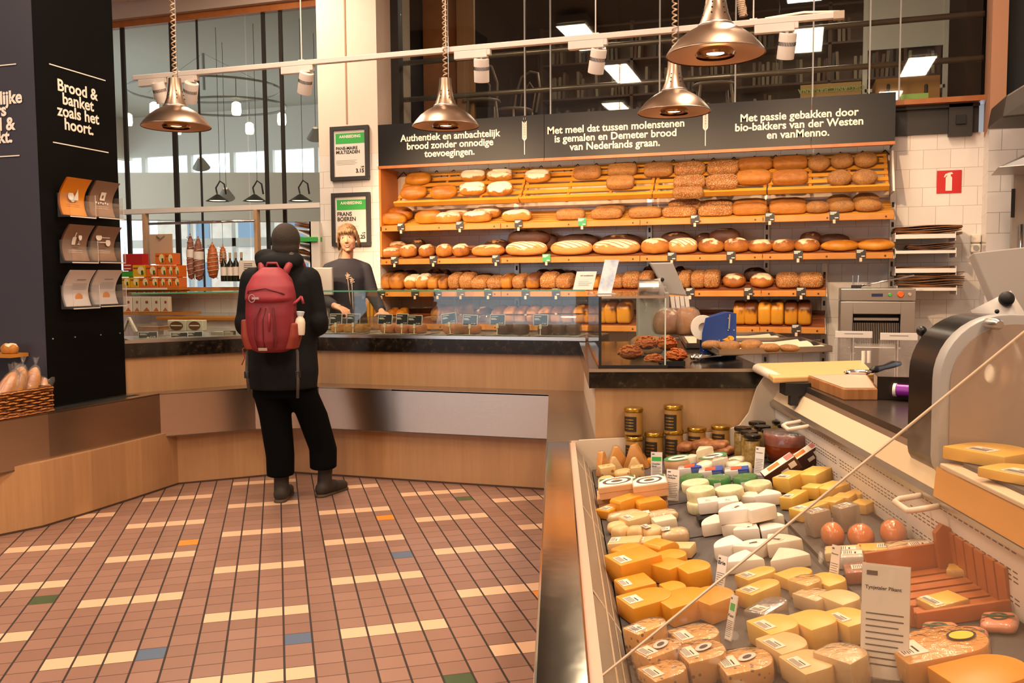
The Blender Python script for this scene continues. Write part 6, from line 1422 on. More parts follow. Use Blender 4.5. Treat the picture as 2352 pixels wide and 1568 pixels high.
# brie wheels cut in wedges
for px, py, w, h, d, yw, zo, m_, lb in [(1665, 1232, 82, 30, .12, 2.6, 0, C_BR, 'white brie wedge at the left of the lower wheel'), (1720, 1240, 80, 30, .12, 1.9, 0, C_BR, 'white brie wedge at the front of the lower wheel'), (1765, 1222, 74, 30, .11, .6, 0, C_BR, 'white brie wedge with yellow cut face at the right of the lower wheel'), (1703, 1207, 66, 32, .12, 2.3, 28, C_BR, 'white brie wedge with sticker on top of the wheel, left one'), (1748, 1205, 64, 32, .12, 1.0, 28, C_BR, 'white brie wedge on top of the wheel, right one'),
        (1732, 1245, 60, 28, .10, 2.2, 0, C_BR, 'brie wedge with sticker behind the three front wedges, left one'), (1776, 1240, 64, 22, .10, .8, 0, C_BR, 'thin brie wedge behind the three front wedges, right one'), (1692, 1288, 74, 34, .12, 2.5, 0, C_BR, 'large brie wedge at the left of three front wedges'), (1744, 1292, 60, 34, .12, 1.6, 0, C_BR, 'large brie wedge with sticker in the middle of three'), (1802, 1284, 84, 34, .12, .7, 0, C_BR, 'large brie wedge with sticker at the right of three'), (1730, 1322, 90, 32, .11, 2.4, 0, C_BR, 'flat brie wedge at the front, left of its ragged twin'), (1815, 1316, 96, 30, .11, .6, 0, C_BR, 'flat ragged brie wedge at the front right'),
        (1735, 1162, 66, 20, .09, 2.0, 0, C_BR, 'small brie wedge behind the stacked wheel'), (1768, 1166, 62, 28, .09, .4, 0, C_BR, 'white wedge with yellow face at the far end of the bries')]:
    cheese(px, py, 'wdg', w, h, d, m_, lb, yw, zoff=zo, st=(((.0, 0), (.018, .03)) if 'sticker' in lb else None))
for px, py, w, h, m_, lb in [(1633, 1180, 46, 28, C_WH, 'small white wrapped cheese with barcode, left of its twin'), (1679, 1178, 46, 27, C_WH, 'small white wrapped cheese, right of the barcode one')]: cheese(px, py, 'wdg' if 0 else 'blk', w, h, .07, m_, lb, -.1, zoff=18, st=((0, -.2), (.02, .02)))
tag(cheese(1645, 1204, 'blk', 76, 18, .07, BLACK, 'dark glossy box carrying two small white cheeses'), 'dark glossy box carrying two small white cheeses', 'box')
for px, py, w, h, zo, lb in [(1604, 1136, 62, 22, 20, 'round wrinkled cheese at the back left of the wrinkled group'), (1617, 1156, 64, 26, 20, 'round wrinkled cheese at the front of the left stack'), (1617, 1182, 64, 24, 0, 'round wrinkled cheese at the bottom of the left stack'), (1683, 1152, 66, 24, 12, 'round wrinkled cheese in the middle of the group'), (1750, 1138, 62, 22, 8, 'round wrinkled cheese at the right of the group')]:
    cheese(px, py, 'rnd', w, h, .11, C_WR, lb, 0, zoff=zo)
GTIN = mat('green_foil', '#1e8a24', .25, var='#2f9a34', vs=12)
for px, py, lb in [(1595, 1124, 'green wrapped half wheel, left of three'), (1657, 1126, 'green wrapped half wheel with barcode, middle of three'), (1719, 1124, 'green wrapped half wheel, right of three')]:
    t = cheese(px, py, 'rnd', 56, 26, .09, GTIN, lb, 0, st=((0, 0), (.0, .0)) if 0 else None, film=True); MB().box(-.025, -.0, -.047, -.045, .008, .03).obj('barcode_label', PAPER, t)
for px, py, lb in [(1590, 1097, 'blue and white wrapped wedge with red print, nearest the white card'), (1638, 1104, 'blue and white wrapped wedge behind the green wheels, left'), (1698, 1102, 'blue and white wrapped wedge behind the green wheels, right')]:
    t = cheese(px, py, 'blk', 54, 24, .07, mat('white_foil', '#e4d8cc', .4), lb, -.2, film=True); s_ = pxm(t.location)
    MB().box(.006, 54 * s_ / 2 + .001, -.036, .036, .0, 24 * s_ + .001).obj('blue_sleeve', mat('blue_print', '#2c4aa0', .4), t, bevel=.002); MB().box(-.02, .02, -.03, .02, 24 * s_ + .001, 24 * s_ + .0018).obj('red_print', mat('red_print', '#c8522c', .5), t)
for px, py, w, lb in [(1566, 1083, 68, 'round wooden box with green ring label, left of two'), (1645, 1078, 68, 'round wooden box with green ring label, right behind white wedges')]:
    t = cheese(px, py, 'rnd', w, 26, .12, WBX, lb, 0, film=False, st=((0, 0), (.001, .001))); s_ = pxm(t.location); L = w * s_ / 2
    for k in kids(t):
        if k.name.startswith('sticker'): [bpy.data.objects.remove(g) for g in kids(k)]; bpy.data.objects.remove(k)
    MB().lathe([(.72, 0), (.98, 0)], 28, (0, 0, 26 * s_ + .001), sx=L, sy=.06, cap=False).obj('green_ring', mat('ring_green', '#4a8a5a', .5), t); MB().lathe([(0, 0), (.7, 0)], 24, (0, 0, 26 * s_ + .0008), sx=L, sy=.06, cap=False).obj('white_label', PAPER, t); MB().ell((0, .0, 26 * s_ + .001), (.03, .012, .0008), n=12, m=6).obj('printed_cow', mat('cow_ink', '#4a3a30', .6), t)
for px, py, k, w, h, m_, yw, lb in [(1620, 1076, 'wdg', 52, 44, C_IV, .9, 'tall ivory wedge leaning on the round wooden box'), (1592, 1080, 'wdg', 42, 30, C_IV, .6, 'low ivory wedge left of the tall ivory one'), (1626, 1092, 'log', 42, 30, C_IV, .4, 'ivory lump behind the blue wrapped wedge'), (1655, 1092, 'wdg', 44, 36, C_IV, .8, 'ivory wedge with small blue print in the middle'), (1690, 1088, 'log', 38, 28, C_IV, .2, 'ivory lump right of the printed wedge'), (1712, 1094, 'log', 42, 28, C_IV, -.3, 'ivory lump in front of the leaning white card'), (1698, 1072, 'log', 42, 20, C_IV, 0, 'ivory lump at the back of the ivory group')]:
    cheese(px, py, k, w, h, .07, m_, lb, yw, film=('print' in lb))
for i, (px, py, w, h, zo) in enumerate([(1554, 1049, 46, 24, 0), (1598, 1046, 46, 24, 0), (1636, 1044, 44, 24, 0), (1666, 1048, 40, 20, 0), (1577, 1038, 46, 20, 14), (1618, 1034, 44, 22, 14), (1652, 1036, 42, 20, 12)]):
    t = cheese(px, py, 'log', w, h, .10, SAUS, 'dry brown sausage before the mustard jars, %s from the left in the %s layer' % (ORD[i if i < 4 else i - 4], 'lower' if i < 4 else 'upper'), .5 + .1 * i, zoff=zo, name='dry_sausage', group='dry sausages'); t['category'] = 'sausage'
# jars
MUST = mat('mustard', '#c89a58', .4); GOLD = mat('gold_lid', '#c8a040', .25, .9); JG = glassmat('jar_glass', '#f4f0e4', 1.0)
def mjar(px, py, w, h, label, zo=0, a=-.03):
    p = ona(px, py, a); c = tocase(p); s_ = pxm(p); r, H_ = w * s_ / 2, h * s_
    z = ZD(c[1]) if not zo else p.z
    p.z = z; t = thing('mustard_jar', label, 'jar', p, group='mustard jars')
    MB().lathe([(0, .003), (r * .9, .003), (r * .94, .02), (r * .88, H_ * .85), (0, H_ * .85)], 20).obj('mustard', MUST, t, smooth=.7); MB().lathe([(r * .5, 0), (r * .96, 0), (r, .01), (r * .92, H_ * .9)], 20, cap=False).obj('glass', JG, t, smooth=True)
    MB().lathe([(0, H_ * .87), (r * .98, H_ * .87), (r, H_ * .9), (r, H_ * .97), (r * .94, H_), (0, H_ * .985)], 24).obj('lid', GOLD, t, smooth=.6)
    q = MB(); q.grid(lambda u, v: (r * 1.01 * math.cos(-2.5 + 1.4 * u), r * 1.01 * math.sin(-2.5 + 1.4 * u), H_ * (.15 + .55 * v)), 8, 1); q.obj('jar_label', mat('jar_label_black', '#2a2016', .5), t, smooth=True)
    q = MB(); [q.grid(lambda u, v: (r * 1.02 * math.cos(-2.3 + .9 * u), r * 1.02 * math.sin(-2.3 + .9 * u), H_ * (.24 + .11 * k + .03 * v)), 6, 1) for k in range(4)]; q.obj('printed_lines', GOLD, t)
for px, py, w, h, zo, lb in [(1457, 1060, 44, 64, 0, 'mustard jar with gold lid, first from the left in the lower row'), (1502, 1056, 44, 66, 0, 'mustard jar with gold lid, second from the left in the lower row'), (1548, 1052, 44, 64, 0, 'mustard jar with gold lid, third from the left in the lower row'), (1600, 1046, 44, 62, 0, 'mustard jar with gold lid, fourth from the left in the lower row'), (1655, 1040, 45, 58, 0, 'mustard jar with gold lid, rightmost beside the pickle jars')]: mjar(px, py, w, h, lb)
mjar(1455, 997, 45, 62, 'mustard jar stacked on the first lower jar, with back label', 1); mjar(1546, 995, 45, 66, 'mustard jar stacked on the third lower jar', 1)
PICK = mat('pickled_mushrooms', '#c8ae72', .4, var='#9a7c40', vs=30, bmp=.8, bs=28)
for i, (px, py) in enumerate([(1706, 980), (1721, 989), (1739, 968), (1751, 977), (1769, 986), (1728, 997), (1781, 995), (1793, 966), (1806, 975), (1820, 983), (1826, 993)]):
    z_ = .70; p = onz(px, py, z_ + .02); c = tocase(p); zb = ZD(c[1]); s_ = pxm(p); r = 19.5 * s_; H_ = p.z - zb
    t = thing('pickle_jar', 'glass jar of pickles with black lid behind the brown crock, %s from the left' % ORD[[0, 1, 3, 4, 5, 2, 6, 7, 8, 9, 10][i]], 'jar', (p.x, p.y, zb), group='pickle jars')
    MB().lathe([(0, .002), (r * .86, .002), (r * .92, .01), (r * .92, H_ * .8), (0, H_ * .8)], 18).obj('pickles', PICK, t, smooth=.7); MB().lathe([(r * .9, 0), (r * .97, .012), (r * .97, H_ * .78), (r * .82, H_ * .9)], 18, cap=False).obj('glass', JG, t, smooth=True)
    MB().lathe([(0, H_ * .88), (r * .98, H_ * .88), (r, H_ * .9), (r, H_ * .98), (r * .9, H_), (0, H_ * .99)], 22).obj('lid', mat('black_lid', '#15120f', .2), t, smooth=.6)
# big crock with film
p = deck(1830, 1068) + Vector((CA[0], CA[1], 0)) * .1; s_ = pxm(p); r = 60 * s_; H_ = 62 * s_
t = thing('brown_crock', 'large brown glazed crock covered with clear film', 'crock', p)
MB().lathe([(0, 0), (r * .82, 0), (r * .95, H_ * .4), (r, H_), (r * .95, H_ + .004), (r * .9, H_ * .5), (0, H_ * .4)], 32, sy=.85).obj('crock_body', mat('glazed_brown', '#7a2f10', .12, var='#8a3a14', vs=3), t, smooth=True); MB().lathe([(0, 0), (r, 0), (r * 1.02, -.02), (r * .99, -.05)], 32, (0, 0, H_ + .006), sy=.85, cap=False).obj('film_cover', FILM, t, smooth=True)
MB().tube([(r * .1, -r * .86, H_ * .3), (r * .4, -r * .95, H_ * .42), (r * .75, -r * .72, H_ * .62)], .012, 8).obj('handle', mat('crock_handle', '#c0602a', .3), t, smooth=True)
BXB = mat('brown_gift_box', '#4a261c', .45)
for px, py, w, h, lb in [(1808, 1110, 84, 34, 'brown and cream biscuit box leaning in front of the crock, left of two'), (1868, 1080, 72, 34, 'brown and cream biscuit box partly hidden behind yellow blocks')]:
    p = deck(px, py); s_ = pxm(p); t = thing('biscuit_box', lb, 'box', p + Vector((0, 0, .02)), rot=(CR @ Euler((.15, -.45, .0)).to_matrix()).to_euler()); L = w * s_ / 2; H_ = h * s_
    MB().box(-L, L, 0, .05, 0, H_).obj('carton', BXB, t, bevel=.002); MB().box(-L + .003, L - .003, 0, .05, H_, H_ + .001).obj('cream_top', CREAMC, t); MB().box(-L * .6, L * .1, .012, .04, H_ + .001, H_ + .0016).obj('printed_biscuit', mat('biscuit_orange', '#d9782a', .5), t); MB().box(-L * .1, L * .35, -.001, 0, H_ * .35, H_ * .6).box(L * .45, L * .85, -.001, 0, H_ * .4, H_ * .8).obj('printed_words', CREAMC, t); MB().box(L * .5, L * .95, .005, .045, H_ + .001, H_ + .0016).obj('printed_corner', mat('pink_print', '#b06a60', .5), t)
# yellow blocks on the back slates
for px, py, w, h, d, yw, s, lb in [(1822, 1128, 72, 36, .07, .75, SL, 'yellow cheese bar with white paper band, nearest the biscuit box'), (1880, 1118, 76, 34, .08, .75, 0, 'long yellow cheese bar pointing up beside the paper banded one'), (1830, 1166, 72, 30, .05, .8, SL, 'yellow cheese bar with sticker at the left of the yellow heap'), (1876, 1148, 36, 30, .06, .75, 0, 'short yellow cheese block in the middle of the heap'), (1920, 1146, 66, 28, .08, .5, 0, 'yellow cheese block at the back of the heap'), (1866, 1192, 84, 28, .06, .45, SL, 'long yellow cheese bar with sticker at the front of the heap'), (1920, 1178, 40, 28, .06, .7, 0, 'yellow cheese block behind the tan upright wedges'), (1948, 1166, 40, 26, .06, .8, 0, 'yellow cheese cube right of the heap'), (1954, 1128, 34, 20, .05, .4, 0, 'dark rinded yellow cheese by the perforated back'), (1978, 1156, 40, 24, .06, .6, 0, 'pale yellow block seen through glass right of the cube'), (1990, 1180, 44, 24, .06, .7, 0, 'pale tan block seen through glass by the clear bag')]:
    cheese(px, py, 'blk', w, h, d, C_YE, lb, yw, st=s or None)
for px, py, lb in [(1888, 1232, 'upright tan cheese with grey rind and paper label, left of two'), (1954, 1220, 'upright tan cheese with grey rind, right of two')]: cheese(px, py, 'blk', 50, 58, .05, C_GR, lb, .3, film=True, st=((0, 0), (.03, .03)))
for px, py, w, h, lb in [(1924, 1258, 52, 52, 'shiny orange waxed cheese, left of three'), (1990, 1262, 58, 52, 'shiny orange waxed cheese in film, middle of three'), (2066, 1256, 58, 56, 'shiny orange waxed cheese cut open, right of three')]: cheese(px, py, 'ball', w, h, .08, C_ED, lb, 0, film=True)
o = MB().grid(lambda u, v: (.11 * (u - .5), .03 * math.sin(4 * u + 2 * v), .09 * v), 8, 8).obj('clear_bag', FILM, None, deck(2015, 1235), smooth=True); tag(o, 'crumpled clear bag standing behind the orange waxed cheeses', 'plastic bag')
for px, py, w, h, d, m_, yw, lb in [(1945, 1288, 80, 22, .06, C_PA, -.3, 'long pale bar at the left below the waxed cheeses'), (2036, 1280, 112, 20, .06, C_YE, -.35, 'long yellow bar with paper band below the waxed cheeses'), (2116, 1286, 116, 26, .09, C_PA, -.15, 'long tan block with paper band near the perforated back'), (2068, 1305, 130, 24, .06, mat('orange_pack', '#c8601c', .4), -.3, 'flat orange printed pack lying before the crate'), (1962, 1306, 60, 30, .06, C_WH, -.3, 'white labelled pack with barcode behind the narrow card'), (1986, 1340, 66, 30, .07, mat('brown_pack', '#a8582a', .4), -.2, 'brown box end left of the big white card')]:
    cheese(px, py, 'blk', w, h, d, m_, lb, yw, film=True, st=((.1, 0), (.05, .03)))
# wooden crate and packs
CRW = mat('crate_wood', '#b8682c', .5, var='#a85a22', vs=6)
pa, pb = deck(2105, 1440), deck(2290, 1385); c0 = tocase(pa)
t = thing('wooden_crate', 'orange slatted wooden crate at the right of the case', 'crate', pa, rot=CR.to_euler()); Wd = .20; D_ = .30
for k in range(7): MB().box(0, Wd, k * D_ / 7 + .004, (k + 1) * D_ / 7 - .006, .004, .010).obj('floor_slat', CRW, t)
MB().box(-.01, 0, 0, D_, 0, .05).box(0, Wd, D_, D_ + .01, 0, .07).box(0, Wd, -.01, 0, 0, .035).obj('side', CRW, t, bevel=.002)
q = MB(); [q.box(Wd, Wd + .008, k * D_ / 6 + .004, (k + 1) * D_ / 6 - .004, 0, .10) for k in range(6)]; q.obj('back_slats', CRW, t)
MB().prism([(0, 0), (.05, 0), (.05, .10), (.02, .12), (0, .10)], 0, .02).obj('corner_block', CRW, t, (Wd - .03, D_, 0), (PI / 2, 0, 0))
cheese(2180, 1410, 'blk', 90, 26, .07, C_YE, 'wrapped orange cheese with white band lying in the wooden crate', .25, film=True, st=((-.3, 0), (.02, .06)))
cheese(2225, 1330, 'blk', 70, 22, .05, C_YE, 'clear bagged yellow cheese lying at the crate back corner', -.5, film=True)
SALM = mat('salmon_pack', '#e0885c', .4)
for i, (px, py) in enumerate(((2175, 1478), (2245, 1490), (2315, 1455))):
    t = cheese(px, py, 'log', 80, 26, .08, SALM, 'salmon pink pack with green round print, %s of three' % ('left', 'middle', 'right')[i], -.5, film=True, name='pink_pack'); s_ = pxm(t.location)
    MB().lathe([(.7, 0), (1, 0)], 20, cap=False).obj('green_ring_print', mat('pack_green', '#1f4a34', .5), t, (0, 0, 26 * s_ * 1.04), (0, 0, 0)).scale = (.018, .018, 1); MB().box(-.03, .03, -.004, .004, 0, .001).obj('green_band_print', MATS['pack_green'], t, (0, .0, 26 * s_ * 1.035))
t = cheese(2190, 1560, 'dsh', 228, 62, .13, C_OR, 'very large wrapped yellow cheese with yellow oval seal at the lower right', .12, film=True, st=((-.33, -.05), (.05, .06))); s_ = pxm(t.location); L = 228 * s_
MB().lathe([(0, 0), (1, 0)], 24, cap=False).obj('oval_seal', mat('seal_yellow', '#e8c030', .5), t, (.25 * L, 0, 62 * s_ * 1.035 + .0006)).scale = (.025, .02, 1); MB().lathe([(.92, 0), (1.12, 0)], 24, cap=False).obj('seal_ring', INK, t, (.25 * L, 0, 62 * s_ * 1.035 + .0008)).scale = (.025, .02, 1)
cheese(2300, 1625, 'dsh', 200, 60, .12, C_OR, 'yellow cheese cut by the lower right frame corner', .2, film=False, st=None)
# standing price cards
def stand(px, py, w, h, label, yaw=0.0, lean=.25, head=None, green=False, zoff=0):
    p = deck(px, py); s_ = pxm(p); W_, H_ = w * s_ / 2, h * s_
    t = thing('cheese_card', label, 'price card', p, rot=(-lean, 0, CROT + yaw))
    MB().box(-W_, W_, -.001, .001, 0, H_).obj('acrylic_sleeve', mat('acrylic_edge', '#d8cfc4', .2), t); MB().box(-W_ + .001, W_ - .001, -.0018, -.001, .002, H_ - .002).obj('card', PAPER, t)
    if green: MB().box(-W_ + .004, W_ - .004, -.0024, -.0018, H_ * .66, H_ * .82).obj('green_band', GREEN, t)
    if head: fit(head, W_ * 1.5, INK, t, (-W_ * .85, -.0022, H_ * (.52 if green else .78)), (PI / 2, 0, 0), align='LEFT', bold=.02, line=.95)
    q = MB(); q.box(-W_ * .8, -W_ * .35, -.0024, -.0018, H_ * .9, H_ * .94)
    for k in range(9): q.box(-W_ * .8, W_ * (.75 - .2 * (k % 3 == 2)), -.0022, -.0018, H_ * (.56 - .055 * k) * (.75 if green else 1), H_ * (.56 - .055 * k) * (.75 if green else 1) + H_ * .012)
    q.obj('printed_lines', mat('grey_ink', '#5a504a', .7), t)
    MB().box(-W_, W_, 0, .045, 0, .002).obj('foot', ACRYL, t)
stand(1508, 1098, 26, 60, 'narrow white card with green band at the far left cheeses', -.1, .1, 'Cheddar\nGrof', True)
stand(1544, 1150, 30, 72, 'white price card beside the wooden cheese boxes', -.35, .12, 'Petit Pont\nl’Evêque')
stand(1742, 1092, 22, 66, 'narrow white card leaning before the brown crock', -.6, .15, 'Camembert')
stand(1650, 1368, 26, 92, 'narrow tilted white card left of the brie wedges', -.8, .2, 'Brie')
stand(1672, 1470, 22, 104, 'narrow card with green band in the front slates', -1.0, .2, 'Kaas', True)
stand(1912, 1348, 24, 96, 'narrow white card right of the brie wedges', -.9, .15, 'Edammer')
stand(1985, 1440, 26, 100, 'narrow white card behind the big white card', -1.0, .1, 'Kaas')
stand(2030, 1560, 104, 262, 'large white description card at the lower right', -.35, .1, 'Tynjetaler Pikant')

# ------------------------------------------------------------ on the case worktop
WT = .905
q = [onz(x, y, .945) for x, y in ((1776, 866), (1738, 834), (1980, 827), (2010, 858))]
t = thing('serving_board', 'cream plastic board on a black bracket at the end of the cheese case', 'board', (q[0].x, q[0].y, .92)); L = [v - q[0] for v in q]
mb = MB(); o4 = [L[0], L[3], L[2], L[1]]; mb.hexa([(v.x, v.y, 0) for v in o4] + [(v.x, v.y, .025) for v in o4]); mb.obj('board_top', mat('cream_board', '#e8b878', .4), t, bevel=.006)
MB().box(.05, .2, .0, .1, -.05, -.0).box(.07, .1, .0, .04, -.09, -.05).obj('bracket', BLACKM, t, None, (0, 0, CROT))
t = thing('butcher_block', 'thick wooden block with striped edges and paper on top', 'board', (0, 0, WT)); q = [onz(x, y, .945) for x, y in ((1853, 862), (1938, 893), (2016, 893), (1990, 857))]
mb = MB(); mb.hexa([(v.x, v.y, .0) for v in q] + [(v.x, v.y, .04) for v in q]); mb.obj('block', woodmat('butcher_wood', '#c08a54', '#a86a38', '#8a5228', .022), t, bevel=.003)
I = [sum(q, Vector()) / 4 + (v - sum(q, Vector()) / 4) * .92 for v in q]; MB().add([(v.x, v.y, .0415) for v in I], [(0, 1, 2, 3)]).obj('paper_sheet', mat('greaseproof', '#d8b89c', .35), t)
A, B, D_ = onz(1938, 856, .95), onz(2002, 858, .95), onz(2066, 846, .95)
t = thing('cheese_knife', 'cheese knife with black handle lying on the wooden block', 'knife', (A.x, A.y, .949)); d1 = B - A; d2 = D_ - A
MB().tube([(0, 0, .002), (d1.x * .25, d1.y * .25, .004), (d1.x * .8, d1.y * .8, .006), (d1.x, d1.y, .01)], [.004, .012, .011, .006], 8).obj('blade', CHROME, t, smooth=True); MB().tube([(d1.x, d1.y, .014), (d1.x + (d2 - d1).x * .15, d1.y + (d2 - d1).y * .15, .016), (d1.x + (d2 - d1).x * .4, d1.y + (d2 - d1).y * .4, .018), (d1.x + (d2 - d1).x * .75, d1.y + (d2 - d1).y * .75, .024), (d2.x, d2.y, .022)], [.012, .015, .011, .016, .01], 10).obj('handle', BLACK, t, smooth=True)
for i, (px, lb) in enumerate(((1983, 'white roller, left of two at the board end'), (1995, 'white roller, right of two at the board end'))):
    p = onz(px, 833, .945); tag(MB().lathe([(0, 0), (.009, 0), (.009, .055), (0, .055)], 14).obj('white_roller', WHITE, None, p, smooth=.6), lb, 'roller')
A, B = onz(2014, 918, WT), onz(2108, 918, WT); t = thing('film_dispenser', 'dark steel dispenser holding a purple roll', 'dispenser', (A.x, A.y, WT), CROT - .25); W_ = (B - A).length; k_ = pxm(A)
MB().box(0, W_, 0, .004, 0, 54 * k_).box(0, .003, 0, .14, 0, 54 * k_).box(0, W_, 0, .14, 0, .004).obj('plate', mat('dark_steel', '#4a4038', .3, .8), t, bevel=.001)
q = MB(); q.T = Matrix.Translation((W_ * .42, -.012, 25 * k_)) @ Matrix.Rotation(PI / 2, 4, 'Y') @ Matrix.Rotation(.35, 4, 'X'); q.lathe([(0, 0), (.021, 0), (.021, .15), (0, .15)], 18); q.obj('purple_roll', mat('purple_film', '#8a1f9a', .3), t, smooth=.6)
q = MB(); q.T = Matrix.Translation((W_ * .42, -.012, 25 * k_)) @ Matrix.Rotation(PI / 2, 4, 'Y') @ Matrix.Rotation(.35, 4, 'X'); q.lathe([(.02, -.006), (.0235, -.006), (.0235, .004), (.02, .004)], 18); q.obj('roll_core', CREAM, t, smooth=.6)
# big scale
b0 = tocase(ona(2166, 900, -1.72))[1]; zt = ona(2200, 722, -1.6).z; zb = .785
def stad(b0, b1, z0, z1, r): 
    P = [(b0 + r - r * math.sin(a), z0 + r * .6 - r * .6 * math.cos(a)) for a in [PI / 2 * k / 8 for k in range(9)]][::1]
    T_ = [(b0 + r - r * math.cos(a), z1 - r + r * math.sin(a)) for a in [PI / 2 * k / 10 for k in range(11)]]
    return P + T_ + [(b1, z1 - .01), (b1, z0)]
def extr(pr, a0, a1):
    n_ = len(pr); vs = [tuple(fc(a, b_, z)) for a in (a0, a1) for b_, z in pr]
    return MB().add(vs, [tuple(range(n_)), tuple(range(2 * n_ - 1, n_ - 1, -1))] + [(i, n_ + i, n_ + (i + 1) % n_, (i + 1) % n_) for i in range(n_)])
t = thing('shop_scale', 'large grey shop scale with a rounded body at the right', 'scale')
extr(stad(b0 - .0, b0 + .45, zb, zt, .16), -1.66, -1.50).obj('dark_body', mat('scale_dark', '#2c2624', .25, .6), t, smooth=.5)
extr(stad(b0 - .004, b0 + .45, zb, zt + .004, .165), -1.71, -1.66).obj('grey_rim', GREYP, t, smooth=.5, bevel=.004)
extr(stad(b0 + .02, b0 + .45, zb + .02, zt - .02, .15), -1.716, -1.71).obj('grey_face', mat('scale_face', '#a08c7c', .35), t, smooth=.5)
p = tocase(ona(2270, 742, -1.72)); q = MB(); q.T = Matrix.Translation(fc(-1.72, p[1], p[2])) @ Matrix.Rotation(CROT, 4, 'Z') @ Matrix.Rotation(PI / 2, 4, 'X'); q.lathe([(0, 0), (.014, 0), (.014, .05), (.009, .06), (0, .06)], 16); q.obj('knob', STEEL, t, smooth=.6)
D4 = [ona(x, y, -1.35) for x, y in ((2222, 590), (2420, 568), (2470, 780), (2300, 770))]; nv = Vector((-CA[0], -CA[1], 0)) * .035
mb = MB(); mb.add([tuple(v) for v in D4] + [tuple(v + nv + Vector((0, 0, .012))) for v in D4], [(3, 2, 1, 0), (4, 5, 6, 7), (0, 1, 5, 4), (1, 2, 6, 5), (2, 3, 7, 6), (3, 0, 4, 7)]); mb.obj('display_back', mat('pale_grey', '#b8b0a8', .45), t, bevel=.004)
a_, c_ = ona(2275, 690, -1.5), ona(2375, 850, -1.55); MB().tube([a_, c_], .055, 14).obj('display_arm', mat('arm_grey', '#bdb4ab', .4), t, smooth=True); MB().ell(ona(2312, 686, -1.56), .020, n=14, m=10).obj('arm_pivot', BLACKM, t, smooth=True); MB().ell(ona(2290, 715, -1.60), .006, n=8, m=6).obj('screw', BLACKM, t)
A, B = ona(2117, 760, -1.2), ona(2128, 800, -1.2); MB().tube([A, B, B + Vector((-.01, 0, -.16))], .006, 8).obj('lever', BLACKM, t, smooth=True); MB().ell(A, .016, n=14, m=10).obj('lever_knob', BLACK, t, smooth=True)
# tray with orange cheeses and the amber strip for their reflection
q = [onb(2158, 1066, .985), onb(2440, 1195, .985)]; a_, a2 = tocase(q[0])[0], tocase(q[1])[0]; z_ = (q[0].z + q[1].z) / 2
t = thing('cheese_tray', 'cream tray with slate and orange cheese on the case top', 'tray')
cm(a2 - .3, a_, .985, 1.35, z_ - .012, z_).obj('tray_lip', CRM, t, bevel=.003); cm(a2 - .3, a_ - .05, 1.02, 1.33, z_, z_ + .01).obj('slate_plate', SLATE, t)
sl(a2 - .3, a_ + .03, (.984, z_ - .085), (.99, z_ - .014), .004).obj('cheese_reflection', mat('amber_reflection', '#e0a050', .3), t)  # cheese reflection in the brushed strip, put in as an amber panel
cm(a2 - .3, a_, 1.3, 1.34, .78, z_ - .012).obj('tray_stand', CRM, t)
for px, py, w, h, lb in ((2262, 1072, 150, 62, 'orange cheese slab with paper label on the tray at the right edge'), (2345, 1120, 130, 50, 'orange cheese slab cut by the right frame edge')):
    p = onz(px, py, z_ + .011); s_ = pxm(p); me = shape('dsh', w * s_, .16, h * s_ * .5); me.materials.append(C_YE); me.polygons.foreach_set('material_index', [0] * len(me.polygons)); p = p + Vector((CA[0], CA[1], 0)) * .07 + Vector((CB[0], CB[1], 0)) * .05
    t = thing('cheese_slab', lb, 'cheese', p, rot=(0, 0, CROT + .55)); link('cheese_body', me, t); sticker(t, w * s_, .16, h * s_ * .5, (-.25, 0), (.05, .06))
# ============================================================ PEOPLE
from mathutils.bvhtree import BVHTree
SKIN, nt, b = newmat('skin')
nt.links.new(ramp(nt, noise(nt, coords(nt), 9, 3), [(.3, '#d9a184'), (.7, '#cf9274')]), b.inputs['Base Color']); b.inputs['Roughness'].default_value = .5
b.inputs['Subsurface Weight'].default_value = .12; b.inputs['Subsurface Radius'].default_value = (.02, .008, .004); b.inputs['Subsurface Scale'].default_value = .3
def loft(mb, rings, n=28, p=1.0):       # rings: (cx, cy, z, rx, ry)
    sg = lambda a: math.copysign(abs(a) ** p, a); vs = []
    for cx, cy, z, rx, ry in rings:
        for i in range(n):
            a = 2 * PI * i / n; vs.append((cx + rx * sg(math.cos(a)), cy + ry * sg(math.sin(a)), z))
    k = len(rings); fs = [(j * n + i, j * n + (i + 1) % n, (j + 1) * n + (i + 1) % n, (j + 1) * n + i) for j in range(k - 1) for i in range(n)]
    fs += [tuple(range(n - 1, -1, -1)), tuple((k - 1) * n + i for i in range(n))]
    return mb.add(vs, fs)
def hand(mb, w, d, side, up=Vector((0, 0, 1)), curl=.3):
    # palm at wrist w along d, five separate fingers
    d = Vector(d).normalized(); s_ = d.cross(up).normalized() * side; u = s_.cross(d).normalized() * side
    w = Vector(w); mb.cap(w, w + d * .03, .024, .026)
    for k in range(4): mb.cap(w + d * .02 + s_ * (.027 - .018 * k), w + d * .085 + s_ * (.03 - .02 * k), .0115, .011)
    for k, L in enumerate((.068, .078, .072, .056)):
        b0 = w + d * .088 + s_ * (.031 - .0205 * k); b1 = b0 + (d * math.cos(curl) - u * math.sin(curl)) * L * .55; b2 = b1 + (d * math.cos(curl * 2.2) - u * math.sin(curl * 2.2)) * L * .5
        mb.cap(b0, b1, .0095, .0088); mb.cap(b1, b2, .0088, .0075)
    t0 = w + d * .025 + s_ * .03; t1 = t0 + (d * .6 + s_ * .7 - u * .25).normalized() * .04; t2 = t1 + (d * .9 + s_ * .3 - u * .2).normalized() * .03
    mb.cap(t0, t1, .013, .0105); mb.cap(t1, t2, .0105, .0085)
